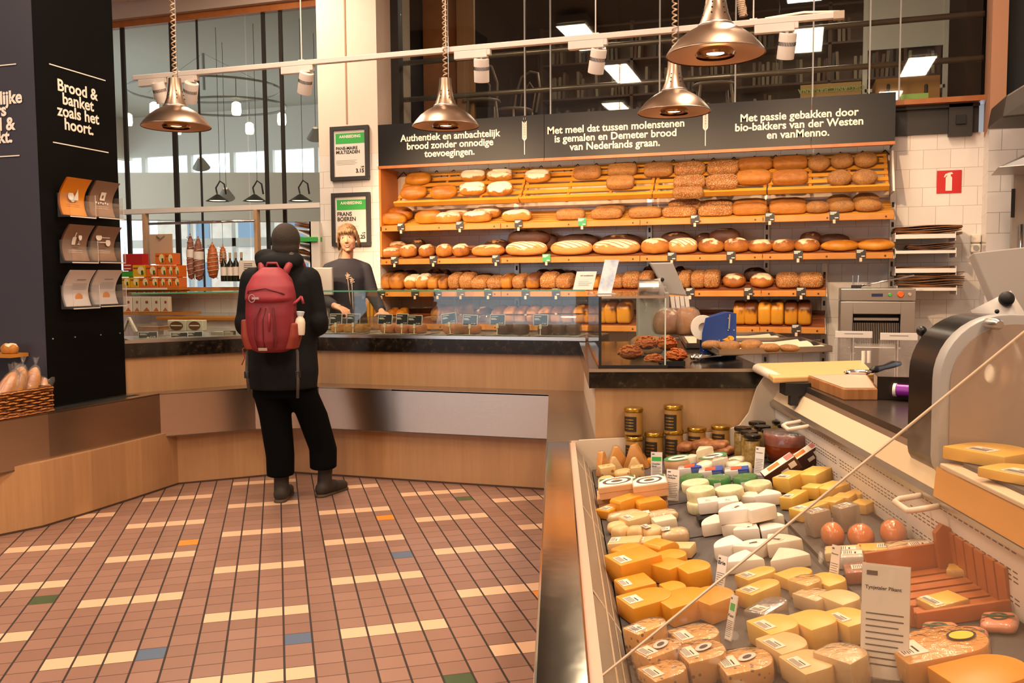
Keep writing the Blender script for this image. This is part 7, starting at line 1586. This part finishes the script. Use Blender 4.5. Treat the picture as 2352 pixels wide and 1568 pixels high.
def figure_head(mb, c, s=1.0):          # head centred at c, facing +y
    c = Vector(c); P = lambda x, y, z: c + Vector((x, y, z)) * s
    mb.ell(P(0, -.012, .03), (.072 * s, .092 * s, .085 * s), n=28, m=18); mb.ell(P(0, .020, -.022), (.062 * s, .068 * s, .074 * s), n=28, m=18)
    mb.ell(P(0, .036, -.060), (.047 * s, .046 * s, .046 * s), n=22, m=14); mb.ell(P(0, .058, -.090), (.024 * s, .024 * s, .018 * s))
    for sx in (-1, 1):
        mb.ell(P(sx * .034, .056, -.026), (.020 * s, .020 * s, .020 * s)); mb.ell(P(sx * .074, -.008, -.005), (.008 * s, .017 * s, .028 * s)); mb.ell(P(sx * .036, .012, -.062), (.020 * s, .034 * s, .028 * s))
    mb.cap(P(0, .082, .010), P(0, .096, -.022), .0075 * s, .0105 * s); mb.ell(P(0, .091, -.027), (.0155 * s, .011 * s, .008 * s))
    mb.ell(P(0, .074, -.055), (.026 * s, .012 * s, .014 * s))
def inv(t, p):
    m_ = Matrix.Translation(t.location) @ t.rotation_euler.to_matrix().to_4x4(); return m_.inverted() @ Vector(p)
# ---------------- customer, seen from behind
cu = thing('person', 'person in black jacket, brown beanie and red backpack standing at the counter', 'person', (-3.0, 4.80, 0), .36)
L_, R_ = inv(cu, onz(645, 1152, 0)), inv(cu, onz(738, 1140, 0))
dl = Vector((.05, 1, 0)).normalized(); dr = (inv(cu, onz(788, 1125, 0)) - inv(cu, onz(733, 1143, 0))); dr.z = 0; dr.normalize()
hipL, hipR = Vector((-.085, .02, .88)), Vector((.095, .02, .88)); kL, kR = Vector((L_.x * .9 - .01, L_.y + .06, .47)), Vector((R_.x * .85, R_.y + .04, .47)); aL, aR = Vector((L_.x, L_.y + .05, .09)), Vector((R_.x + dr.x * .05, R_.y + dr.y * .05, .09))
q = MB(); hc = Vector((.03, .035, 1.565))
figure_head(q, hc); q.cap((0, .0, 1.36), (.008, .02, 1.48), .056, .054)
loft(q, [(0, 0, .84, .12, .09), (0, 0, .95, .14, .095), (0, 0, 1.08, .13, .09), (0, 0, 1.25, .155, .10), (0, 0, 1.36, .17, .09), (0, 0, 1.42, .08, .06)])
for h_, k_, a_, d_ in ((hipL, kL, aL, dl), (hipR, kR, aR, dr)):
    q.cap(h_ - Vector((h_.x * .25, 0, 0)), k_, .068, .050); q.cap(k_, a_, .048, .036); q.cap(a_ - d_ * .03 - Vector((0, 0, .05)), a_ + d_ * .13 - Vector((0, 0, .06)), .035, .028)
ARM = {}
for sx in (-1, 1):
    s_, e_, w_ = Vector((sx * .165, -.01, 1.35)), Vector((sx * .215, .0, 1.07)), Vector((sx * .10, .24, 1.0)); ARM[sx] = (s_, e_, w_)
    q.cap(s_, e_, .05, .04); q.cap(e_, w_, .038, .027); hand(q, w_ + (w_ - e_).normalized() * .02, (w_ - e_) , -sx)
q.obj('body', SKIN, cu, remesh=.006, relax=4)
JK = mat('black_jacket', '#0e0d0f', .8, var='#080708', vs=5, bmp=.5, bs=10, spec=.25); TRS = mat('black_trousers', '#050505', .95, spec=.1)
q = MB()
loft(q, [(.0, -.02, .69, .205, .16), (0, -.015, .8, .215, .165), (0, 0, .95, .205, .15), (0, 0, 1.1, .20, .145), (0, 0, 1.25, .21, .145), (0, -.005, 1.34, .215, .13), (0, -.01, 1.41, .16, .11), (0, 0, 1.46, .09, .085)])
for sx in (-1, 1):
    s_, e_, w_ = ARM[sx]; q.cap(s_, e_, .078, .068); q.cap(e_, w_, .066, .052); q.ell(e_ + Vector((sx * .0, -.01, .02)), (.068, .08, .085))
q.ell((0, -.09, 1.45), (.135, .085, .062)); q.ell((-.07, -.06, 1.48), (.075, .07, .055)); q.ell((.08, -.05, 1.465), (.07, .08, .05)); q.ell((0, .06, 1.45), (.10, .06, .05))
rj = random.Random(5)
for k in range(26):       # folds
    a = rj.uniform(0, 2 * PI); z = rj.uniform(.75, 1.3); q.cap((.2 * math.cos(a), .145 * math.sin(a), z), (.2 * math.cos(a + .35), .145 * math.sin(a + .35), z + rj.uniform(-.08, .08)), .014, .01)
q.obj('jacket', JK, cu, remesh=.011, relax=5)
q = MB()
loft(q, [(0, 0, .64, .19, .135), (0, 0, .75, .185, .135), (0, 0, .9, .17, .125)])
for h_, a_, hem in ((hipL, aL, .155), (hipR, aR, .175)):
    m1 = h_.lerp(a_, .45); e_ = h_.lerp(a_, .9); e_.z = hem
    loft(q, [(e_.x, e_.y - .01, hem, .082, .10), (e_.x, e_.y - .005, hem + .12, .085, .10), (m1.x, m1.y, .52, .096, .11), (h_.x, h_.y, .66, .105, .125), (h_.x, h_.y, .85, .10, .12)])
q.obj('trousers', TRS, cu, remesh=.010, relax=4)
SHOE = mat('dark_felt_shoe', '#241e18', .75, var='#33291f', vs=16)
for a_, d_, nm in ((aL, dl, 'shoe'), (aR, dr, 'shoe')):
    g_ = Vector((a_.x, a_.y, 0)); q = MB()
    q.cap(g_ - d_ * .045 + Vector((0, 0, .045)), g_ + d_ * .06 + Vector((0, 0, .045)), .044, .045); q.cap(g_ + d_ * .06 + Vector((0, 0, .036)), g_ + d_ * .16 + Vector((0, 0, .03)), .044, .034); q.cap(g_ + Vector((0, 0, .05)) - d_ * .02, a_ + Vector((0, 0, .14)), .046, .046)
    q.obj(nm, SHOE, cu, remesh=.008, relax=4)
    q = MB(); q.cap(g_ - d_ * .05 + Vector((0, 0, .012)), g_ + d_ * .165 + Vector((0, 0, .012)), .04, .034); q.T = Matrix.Identity(4); me = q.mesh('sole', mat('dark_sole', '#4a3824', .7), smooth=True); me.transform(Matrix.Diagonal((1, 1, .5, 1))); link('sole', me, cu)
BEAN = mat('brown_beanie', '#33271e', .85, var='#2e241d', vs=10, bmp=.3, bs=90)
q = MB(); q.ell(hc + Vector((0, -.014, .028)), (.086, .104, .1), n=28, m=18); q.ell(hc + Vector((0, -.03, -.03)), (.082, .082, .075), n=24, m=14); q.ell(hc + Vector((0, -.035, -.07)), (.07, .062, .05))
q.obj('beanie', BEAN, cu, remesh=.008, relax=4)
# ---------------- red backpack worn by the customer
bp_ = thing('backpack', 'red hiking backpack on the back of the customer at the counter', 'backpack', (cu.location.x, cu.location.y, 0), .33)
RED = mat('red_nylon', '#86202a', .6, var='#701a24', vs=7, bmp=.2, bs=20); RED2 = mat('bright_red_nylon', '#9c2c36', .6, var='#8a2630', vs=7); RED3 = mat('rust_red_mesh', '#86301f', .7); GREYS = mat('grey_webbing', '#4a433c', .7); PIPE = mat('dark_piping', '#5a1218', .6)
yb = -.265
q = MB(); loft(q, [(-.0, yb, .93, .09, .06), (0, yb, .95, .135, .095), (0, yb, 1.02, .158, .115), (0, yb, 1.15, .162, .12), (0, yb + .01, 1.26, .158, .115), (0, yb + .02, 1.35, .135, .095), (0, yb + .03, 1.40, .09, .06)], p=.75)
q.obj('main_bag', RED, bp_, remesh=.011, relax=4)
q = MB(); loft(q, [(0, yb - .012, 1.205, .12, .085), (0, yb - .02, 1.235, .16, .115), (0, yb - .005, 1.31, .152, .108), (0, yb + .012, 1.375, .115, .085), (0, yb + .03, 1.42, .06, .045)], p=.8)
q.obj('lid_pocket', RED2, bp_, remesh=.010, relax=4)
q = MB(); loft(q, [(-.005, yb - .055, .95, .07, .05), (-.005, yb - .06, 1.0, .088, .07), (-.005, yb - .06, 1.12, .08, .07), (-.0, yb - .055, 1.2, .05, .06)], p=.8); q.obj('front_panel', RED, bp_, remesh=.010, relax=3)
for x0 in (-.075, -.02, .055): MB().tube([(x0 * .8, yb - .118, .965), (x0, yb - .132, 1.03), (x0, yb - .13, 1.12), (x0 * .6 + .01, yb - .118, 1.19)], .0035, 6).obj('seam', PIPE, bp_, smooth=True)
MB().tube([(.02, yb - .131, 1.06), (.024, yb - .134, 1.16)], .006, 6).obj('zip_puller', RED2, bp_, smooth=True)
MB().tube([(-.155, yb - .03, 1.24), (-.11, yb - .115, 1.285), (0, yb - .128, 1.30), (.11, yb - .11, 1.27), (.155, yb - .02, 1.22)], .004, 6).obj('zip', PIPE, bp_, smooth=True)
q = MB(); q.lathe([(.02, 0), (.024, 0)], 20, cap=False); q.box(.0, .05, -.006, .006, -.001, .0005); q.obj('emblem', mat('emblem_grey', '#a89a9a', .5), bp_, (-.085, yb - .132, 1.245), (PI / 2, 0, -.25))
MB().box(-.028, .028, -.004, 0, -.008, .008).obj('reflective_badge', mat('badge_grey', '#c8b8a8', .3), bp_, (-.03, yb - .108, .955), (.5, 0, 0))
q = MB(); loft(q, [(.125, yb + .0, .95, .045, .075), (.15, yb, 1.02, .042, .085), (.158, yb, 1.10, .03, .075)], p=.8); q.obj('side_pocket', RED3, bp_, remesh=.008, relax=3)
q = MB(); loft(q, [(-.125, yb + .0, .95, .045, .075), (-.15, yb, 1.02, .042, .085), (-.158, yb, 1.12, .03, .075)], p=.8); q.obj('side_pocket', RED3, bp_, remesh=.008, relax=3)
for sx in (-1, 1):
    MB().tube([(sx * .07, yb + .07, 1.37), (sx * .09, yb + .12, 1.43), (sx * .11, yb + .2, 1.47), (sx * .13, yb + .30, 1.455), (sx * .14, yb + .40, 1.38), (sx * .14, yb + .42, 1.2)], .024, 8).obj('shoulder_strap', RED2, bp_, smooth=True)
    MB().tube([(sx * .13, yb + .03, .97), (sx * .165, yb + .0, .93), (sx * .168, yb - .01, .82 if sx < 0 else .78), (sx * .16, yb - .0, .70 if sx < 0 else .66)], .011, 6).obj('hip_strap', GREYS, bp_, smooth=True)
    MB().box(-.016, .016, -.008, .008, -.02, .02).obj('buckle', BLACK, bp_, (sx * .168, yb - .01, .80), bevel=.003)
MB().tube([(.075, yb + .13, 1.452), (.1, yb + .19, 1.49)], .027, 8).obj('strap_patch', GREYS, bp_, smooth=True)
MB().tube([(-.05, yb + .06, 1.40), (-.03, yb + .05, 1.445), (.03, yb + .05, 1.445), (.05, yb + .06, 1.40)], .008, 6).obj('haul_loop', RED2, bp_, smooth=True)
MB().tube([(.12, yb - .06, 1.19), (.17, yb - .02, 1.22), (.2, yb + .0, 1.25)], .009, 6).tube([(.2, yb, 1.25), (.215, yb - .01, 1.21)], .009, 6).obj('compression_strap', RED2, bp_, smooth=True)
MB().tube([(-.155, yb - .02, .97), (-.185, yb - .03, .95), (-.17, yb - .04, .9), (-.19, yb - .04, .86)], .004, 6).obj('pull_cord', RED2, bp_, smooth=True)
bp_.scale = (.88, 1, 1)
bt = thing('water_bottle', 'white translucent bottle in the side pocket of the red backpack', 'bottle', Vector(bp_.location) + Matrix.Rotation(.33, 3, 'Z') @ Vector((.165, yb - .02, 1.03)), .33, rot=(0, .06, .33)); bt.scale = (.8, .8, .72)
MB().lathe([(0, 0), (.034, 0), (.037, .02), (.037, .10), (.03, .13), (.02, .142), (.02, .155), (0, .155)], 20).obj('bottle_body', mat('milky_bottle', '#e2d2bc', .3), bt, smooth=.8); MB().lathe([(.021, 0), (.023, .0), (.03, .03), (.022, .034), (0, .034)], 18, (0, 0, .155)).obj('cap', mat('pale_blue_cap', '#c8d4dc', .3), bt, smooth=.7)

# ---------------- woman behind the counter
w = MB(); w.box(-3.74, 0.6, 6.45, 7.55, 0, .12); struct('floor_platform', w, mat('platform_grey', '#5a5048', .7))
wo = thing('person', 'smiling woman with light brown hair in a dark sweater behind the counter', 'person', (-3.52, 6.62, .12), PI + .42)
hd = ony(799, 548, 6.60); hl = inv(wo, hd); hl.y = .03; hs = 1.0
tiltm = Matrix.Translation(hl) @ Euler((-.05, .10, -.10)).to_matrix().to_4x4()
q = MB(); q.T = tiltm; figure_head(q, (0, 0, 0)); q.T = Matrix.Identity(4)
q.cap((0, -.015, 1.36), hl + Vector((0, -.03, -.06)), .046, .043)
loft(q, [(0, 0, .84, .14, .10), (0, 0, .95, .15, .10), (0, 0, 1.05, .125, .088), (0, .01, 1.22, .14, .105), (0, 0, 1.33, .15, .085), (0, -.005, 1.385, .07, .055)])
for sx in (-1, 1):
    q.cap((sx * .085, 0, .86), (sx * .09, .02, .47), .08, .055); q.cap((sx * .09, .02, .47), (sx * .09, -.01, .09), .052, .038); q.cap((sx * .09, -.03, .03), (sx * .1, .13, .028), .034, .028)
WA = {1: (Vector((.145, 0, 1.31)), Vector((.215, .05, 1.085)), None), -1: (Vector((-.145, 0, 1.31)), Vector((-.205, .04, 1.10)), None)}
hr = inv(wo, ony(770, 703, 6.22)); hlft = inv(wo, ony(878, 718, 6.25))
for sx, w_ in ((1, hr), (-1, hlft)):
    s_, e_, _ = WA[sx]; WA[sx] = (s_, e_, w_); q.cap(s_, e_, .044, .036); q.cap(e_, w_, .034, .024)
    dv = (w_ - e_); dv.z *= .3
    if sx == 1: dv = inv(wo, ony(800, 714, 6.15)) - w_
    hand(q, w_ + dv.normalized() * .015, dv, -sx, curl=.35)
bodym = q.mesh('body', SKIN, remesh=.005, relax=6)
link('body', bodym, wo)
bvh = BVHTree.FromPolygons([v.co for v in bodym.vertices], [p.vertices for p in bodym.polygons])
def face(x, z): # point on the face surface in head coordinates
    o = tiltm @ Vector((x, .3, z)); d = (tiltm.to_3x3() @ Vector((0, -1, 0))); r = bvh.ray_cast(o, d); return r[0] if r[0] else tiltm @ Vector((x, .09, z))
fd = tiltm.to_3x3() @ Vector((0, 1, 0))
EYW = mat('eye_white', '#e8dcd4', .2); IRIS = mat('iris', '#3a2c22', .2); LIP = mat('lips', '#b0584c', .4); TEETH = mat('teeth', '#f2e8dc', .3); BROW = mat('brow_hair', '#6a4c34', .8); LASH = mat('lash_line', '#2e211a', .8)
for sx in (-1, 1):
    p = face(sx * .030, .008)
    MB().ell((0, 0, 0), (.0115, .005, .0048), n=16, m=10).obj('eye', EYW, wo, p - fd * .0012, tiltm.to_euler(), smooth=True); MB().ell((0, 0, 0), (.0046, .0038, .0046), n=14, m=8).obj('iris', IRIS, wo, p + fd * .002, tiltm.to_euler(), smooth=True)
    MB().tube([face(sx * (.0185 + .0058 * k), .0105 + .0035 * math.sin(k * PI / 4)) + fd * .0018 for k in range(5)], [.0008, .0016, .0018, .0016, .001], 6).obj('eyelash', LASH, wo, smooth=True)
    MB().tube([face(sx * (.0185 + .0058 * k), .0050 - .0008 * math.sin(k * PI / 4)) + fd * .0008 for k in range(5)], .0013, 6).obj('lower_lid', SKIN, wo, smooth=True)
    MB().tube([face(sx * (.016 + .007 * k), .0275 + .004 * math.sin((k + .6) * PI / 5) - .0008 * k) + fd * .0006 for k in range(5)], [.0018, .0024, .0024, .002, .001], 6).obj('eyebrow', BROW, wo, smooth=True)
xs = [-.027 + .0054 * k for k in range(11)]; cv_ = lambda x: -.058 + .009 * (x / .027) ** 2
q = MB(); tp = [face(x, cv_(x) + .004 * (1 - (x / .028) ** 2)) + fd * .0014 for x in xs]; bt_ = [face(x, cv_(x) - .009 * (1 - (x / .028) ** 2)) + fd * .001 for x in xs]
q.add([tuple(v) for v in tp + bt_], [(i, i + 1, 12 + i, 11 + i) for i in range(10)]); q.obj('teeth', TEETH, wo, smooth=True)
MB().tube([v + fd * .0004 for v in tp], [.001] + [.0022] * 9 + [.001], 8).obj('upper_lip', LIP, wo, smooth=True); MB().tube([v + fd * .0004 for v in bt_], [.001] + [.003] * 9 + [.001], 8).obj('lower_lip', LIP, wo, smooth=True)
for sx in (-1, 1): MB().ell((0, 0, 0), (.0035, .002, .0025), n=8, m=6).obj('nostril', mat('nostril_shade', '#6a3a2a', .8), wo, face(sx * .007, -.0335) , tiltm.to_euler())
HAIR, nt, b = newmat('light_brown_hair'); wv = nt.nodes.new('ShaderNodeTexNoise'); wv.inputs['Scale'].default_value = 6; mp = nt.nodes.new('ShaderNodeMapping'); mp.inputs['Scale'].default_value = (14, 14, 1); nt.links.new(coords(nt), mp.inputs[0]); nt.links.new(mp.outputs[0], wv.inputs[0])
nt.links.new(ramp(nt, wv.outputs['Fac'], [(.35, '#5e432c'), (.65, '#96744c')]), b.inputs['Base Color']); b.inputs['Roughness'].default_value = .5
q = MB(); q.T = tiltm
def hcap(u, v):
    th = PI * (.5 + (u - .5) * 1.5) + PI; ph = PI * .5 - v * PI * .74
    return (.079 * math.cos(ph) * math.cos(th), -.014 + .099 * math.cos(ph) * math.sin(th), .034 + .092 * math.sin(ph))
q.grid(hcap, 32, 16); q.ell((0, -.016, .058), (.0755, .09, .068), n=24, m=14)
rr_ = random.Random(2)
for k in range(30):      # fringe
    x = -.062 + .124 * k / 29; j = rr_.uniform(-.004, .004); zt = .104 - 6 * x * x
    q.tube([(x * .5, .045, zt + .010), (x * .8, .078 - 5 * x * x, zt - .014), (x + j, .0925 - 6.5 * x * x, .058), (x * 1.04 + j, .0945 - 7 * x * x, .036 + rr_.uniform(-.008, .010))], [.005, .0055, .0048, .001], 6)
for sx in (-1, 1):
    for k in range(8):
        y = .040 - .014 * k; e = rr_.uniform(0, .02)
        q.tube([(sx * .066, y, .06), (sx * .076, y - .004, .01), (sx * (.079 + .003 * (k % 3)), y - .012, -.035), (sx * (.082 + .006 * (k % 2)), y - .02, -.075 - e if sx > 0 else -.07 - e)], [.008, .008, .006, .001], 6)
for k in range(4): q.tube([(.03, -.09, -.03), (.055 + .008 * k, -.085, -.08), (.065 + .01 * k, -.06, -.12), (.075 + .014 * k, -.05, -.15 - .01 * k)], [.009, .006, .004, .001], 6)
q.T = Matrix.Identity(4); q.obj('hair', HAIR, wo, smooth=True)
SW = mat('dark_navy_sweater', '#2b2830', .85, var='#24212a', vs=6, bmp=.3, bs=120)
q = MB(); loft(q, [(0, 0, .90, .158, .12), (0, 0, 1.0, .145, .112), (0, .005, 1.12, .145, .12), (0, .008, 1.24, .16, .125), (0, 0, 1.32, .155, .105), (0, -.005, 1.37, .105, .085), (0, -.01, 1.395, .068, .066)])
for sx in (-1, 1):
    s_, e_, w_ = WA[sx]; q.cap(s_, e_, .056, .052); q.cap((sx * .05, -.01, 1.36), s_ + Vector((0, 0, .01)), .04, .045); q.cap(e_, e_.lerp(w_, .86), .054, .04)
for k in range(14):
    a = rr_.uniform(0, PI); z = rr_.uniform(.95, 1.25); q.cap((.145 * math.cos(a), .118 * math.sin(a), z), (.145 * math.cos(a + .4), .118 * math.sin(a + .4), z + rr_.uniform(-.06, .06)), .012, .009)
swm = q.mesh('sweater', SW, remesh=.009, relax=4); link('sweater', swm, wo)
b2 = BVHTree.FromPolygons([v.co for v in swm.vertices], [p.vertices for p in swm.polygons])
def chest(x, z):
    r = b2.ray_cast(Vector((x, 1, z)), Vector((0, -1, 0))); return (r[0] if r[0] else Vector((x, .13, z))) + Vector((0, .0035, 0))
q = MB()
for x0, x1, z0, z1 in ((-.030, -.012, 1.02, 1.235), (-.048, -.044, .98, 1.20)):
    q.tube([chest(x1 + (x0 - x1) * t, z1 + (z0 - z1) * t) for t in (0, .25, .5, .75, 1)], [.002, .003, .0035, .004, .004], 6)
    for k in range(13):
        a = k * 2.4; r = .004 + .0013 * k; p = chest(x1 + r * math.cos(a), z1 + .018 + r * 1.3 * math.sin(a)); q.ell(p, (.0055, .002, .0042), n=8, m=6, rot=(0, a, 0))
q.obj('flower_print', mat('cream_print', '#d9b49a', .7), wo, smooth=True)
q = MB(); loft(q, [(0, 0, .30, .165, .12), (0, 0, .6, .165, .125), (0, 0, .85, .165, .125), (0, 0, .94, .15, .118)]); q.obj('apron', mat('black_apron', '#17151a', .8), wo, smooth=.8)
q = MB()
for sx in (-1, 1): loft(q, [(sx * .09, -.01, .06, .06, .07), (sx * .09, .01, .45, .075, .08), (sx * .085, 0, .84, .088, .1)])
q.obj('trousers', TRS, wo, smooth=.8)
for sx in (-1, 1): MB().cap((sx * .09, -.04, .04), (sx * .1, .15, .036), .042, .036).obj('shoe', BLACK, wo, smooth=True)
# ============================================================ LAMPS
m, nt, b = newmat('spun_metal'); b.inputs['Metallic'].default_value = 1; b.inputs['Base Color'].default_value = lin('#b09884'); b.inputs['Roughness'].default_value = .3; b.inputs['Anisotropic'].default_value = .5
SPUN = m; INN = mat('lamp_inside', '#d6ab88', .45, .4); LED = mat('lamp_led', '#fff0d8', .3, emit='#ffdcae', es=14); CORD = mat('cream_cord', '#c9ab8c', .6)
for px, py, lb, sd, zr in ((405, 291, 'spun metal pendant lamp, leftmost, in front of the window', -.02, 2.27), (1024, 290, 'spun metal pendant lamp in front of the left bread sign', 0, 2.27), (1548, 258, 'spun metal pendant lamp in front of the middle bread sign', 0, 2.27), (1643, 126, 'largest nearest spun metal pendant lamp at the top of the picture', 0, 2.27)):
    p = onz(px, py, zr); t = thing('pendant_lamp', lb, 'lamp', p, group='spun metal pendant lamps')
    outer = [(.2, 0), (.202, .004), (.19, .022), (.155, .062), (.115, .092), (.078, .112), (.07, .118), (.068, .124), (.052, .165), (.043, .21), (.038, .25), (.036, .285), (.0, .287)]
    MB().lathe(outer, 40, cap=False).obj('shade', SPUN, t, smooth=.9)
    MB().lathe([(.199, .001), (.185, .016), (.13, .045), (.1, .05), (0, .05)], 40, cap=False).obj('inner_shade', INN, t, smooth=.8)
    MB().lathe([(.202, -.003), (.204, .0), (.202, .005), (.198, .002)], 40, cap=False).obj('rim', SPUN, t, smooth=True)
    MB().lathe([(.078, .0), (.084, .012), (.07, .03), (.062, .014), (.05, .02), (.04, .03)], 32, (0, 0, -.008), cap=False).obj('reflector_ring', mat('ring_metal', '#a8845c', .2, 1), t, smooth=.8)
    MB().lathe([(0, 0), (.036, 0)], 24, (0, 0, .006), cap=False).obj('bulb', LED, t)
    MB().lathe([(.070, .110), (.0735, .114), (.0735, .122), (.069, .126)], 36, cap=False).obj('collar', STEELR, t, smooth=True)
    h_ = MB()
    for k in range(6):
        for j in range(4):
            z = .14 + .022 * j; r = .0605 - .0055 * j - .004 * (j == 0) ; a = k * PI / 3 + .3; h_.ell((r * math.cos(a), r * math.sin(a), z), .0035, n=8, m=6)
    h_.obj('vent_holes', BLACKM, t)['kind'] = 'stuff'
    pts = [(.012 * math.cos(i * .9) , .012 * math.sin(i * .9), .28 + i * .0045) for i in range(430)] if True else []
    MB().tube(pts, .0042, 5).obj('coiled_cord', CORD, t, smooth=True)
    MB().tube([(.02, 0, .28), (.025, 0, 2.3)], .0025, 5).obj('suspension_rod', CHROME, t)
    lamp('SPOT', 'pendant_light', (p.x, p.y, p.z + .02), 40, WARM2, .035, target=(p.x, p.y, 0), spot=130, blend=.8)
t = [o for o in COL.objects if o.get('label', '').startswith('largest nearest')][0]
MB().tube([(.08 + .0003 * i + .014 * math.cos(i * 1.2), .014 * math.sin(i * 1.2), .32 - .0016 * i) for i in range(110)], .0055, 5).obj('hanging_coil', CORD, t, smooth=True)
# track with spotlights
TRW = mat('track_white', '#dcd0c6', .45)
A, B = ony(308, 178, 5.2), ony(1937, 37, 5.2); zt = (A.z + B.z) / 2
t = thing('lighting_track', 'long white lighting track hanging across the shop', 'track', (A.x, 5.2, zt)); W_ = B.x - A.x
MB().box(0, W_, -.018, .018, -.016, .016).obj('rail', TRW, t, bevel=.003); MB().box(W_ - .05, W_ + .005, -.02, .02, -.02, .02).obj('end_cap', mat('end_cap', '#b8a490', .5), t)
for px in (405, 692, 1024, 1368, 1730): 
    x = ony(px, 100, 5.2).x - A.x; MB().tube([(x, 0, .01), (x, 0, 4.6 - zt)], .004, 6).box(x - .02, x + .02, -.012, .012, .014, .022).obj('suspension_rod', TRW, t)
MB().tube([(W_ - .02, 0, .02), (W_ - .2, .01, .035), (W_ - .4, 0, .018)], .006, 6).obj('feed_cable', CREAM, t, smooth=True)
SPT = [(369, 212, .05, 'first'), (438, 212, -.45, 'second'), (702, 190, -.4, 'third'), (1106, 161, -.12, 'fourth'), (1372, 140, -.25, 'fifth'), (1807, 105, -.12, 'rightmost')]
tg = [(-3.3, 6.9, 1.2), (-2.7, 7.6, 1.5), (-2.9, 7.65, 1.7), (-1.9, 7.65, 1.75), (-1.1, 7.65, 1.7), (.1, 7.65, 1.8)]
for (px, py, tl, nm), T_ in zip(SPT, tg):
    p = ony(px, py, 5.2)
    t = thing('track_spotlight', 'white cylinder spotlight on the track, %s from the left' % nm if nm != 'rightmost' else 'white cylinder spotlight on the track, rightmost', 'lamp', p, group='track spotlights')
    d = (Vector(T_) - p).normalized(); rot = d.to_track_quat('-Z', 'Y').to_euler()
    rot = Euler((.35, -tl, 0))
    MB().lathe([(.0, .062), (.03, .062), (.032, .066), (.044, .066), (.046, .062), (.046, -.068), (.042, -.07), (.04, -.05), (0, -.05)], 28).obj('barrel', TRW, t, (0, 0, 0), rot, smooth=.6)
    s_ = MB()
    for k in range(18):
        a = PI + k * PI / 17; s_.cbox((.0462 * math.cos(a), .0462 * math.sin(a), .012), (.004, .002, .02), rz=a + PI / 2)
    s_.obj('cooling_slots', BLACKM, t, (0, 0, 0), rot); MB().lathe([(0, 0), (.037, 0)], 20, (0, 0, -.049), cap=False).obj('lens', LED, t, (0, 0, 0), rot)
    zz = zt - p.z
    MB().box(-.17, .04, -.018, .018, zz - .062, zz - .016).box(.03, .06, -.016, .016, zz - .05, zz - .01).obj('driver_box', TRW, t, bevel=.003); MB().box(-.008, .008, -.006, .006, .05, zz - .05).obj('bracket', TRW, t)
    lamp('SPOT', 'track_light', Vector(p) + d * .08, 165, WARM, .03, target=T_, spot=62, blend=.7)
# louvred ceiling luminaires (forward ones also reflect in the mezzanine glass; those labelled added are extra front light)
for i, (x, y, nm) in enumerate([(-4.6, 6.6, 'far left'), (-2.7, 4.4, 'middle left'), (-2.6, 2.2, 'near left'), (.0, 5.7, 'far right'), (.05, 3.3, 'middle right'), (1.6, 1.2, 'near right'), (-5.4, 4.6, 'beyond the pillar'), (-3.2, -.6, 'added behind the viewer on the left'), (-.9, -1.6, 'added behind the viewer in the middle'), (1.4, -1.2, 'added behind the viewer on the right'), (-5.4, 1.6, 'added over the entrance')]):
    t = thing('ceiling_luminaire', 'louvred ceiling luminaire above the shop, %s' % nm, 'lamp', (x, y, 4.42), group='louvred ceiling luminaires')
    MB().box(-.2, .2, -.65, .65, .02, .1).obj('housing', TRW, t); MB().box(-.17, .17, -.62, .62, .012, .018).obj('diffuser', mat('tube_glow', '#fff0e0', .4, emit='#ffd9b0', es=5), t)
    l_ = MB()
    for k in range(14): l_.box(-.18, .18, -.62 + k * .095, -.615 + k * .095, -.01, .02)
    l_.box(-.004, .004, -.62, .62, -.012, .02); l_.obj('louvre', STEELR, t); MB().tube([(0, -.5, .1), (0, -.5, .2)], .005, 5).tube([(0, .5, .1), (0, .5, .2)], .005, 5).obj('hanger', CHROME, t)
    lamp('AREA', 'luminaire_light', (x, y, 4.40), 76, WARM2, .36, 1.25)
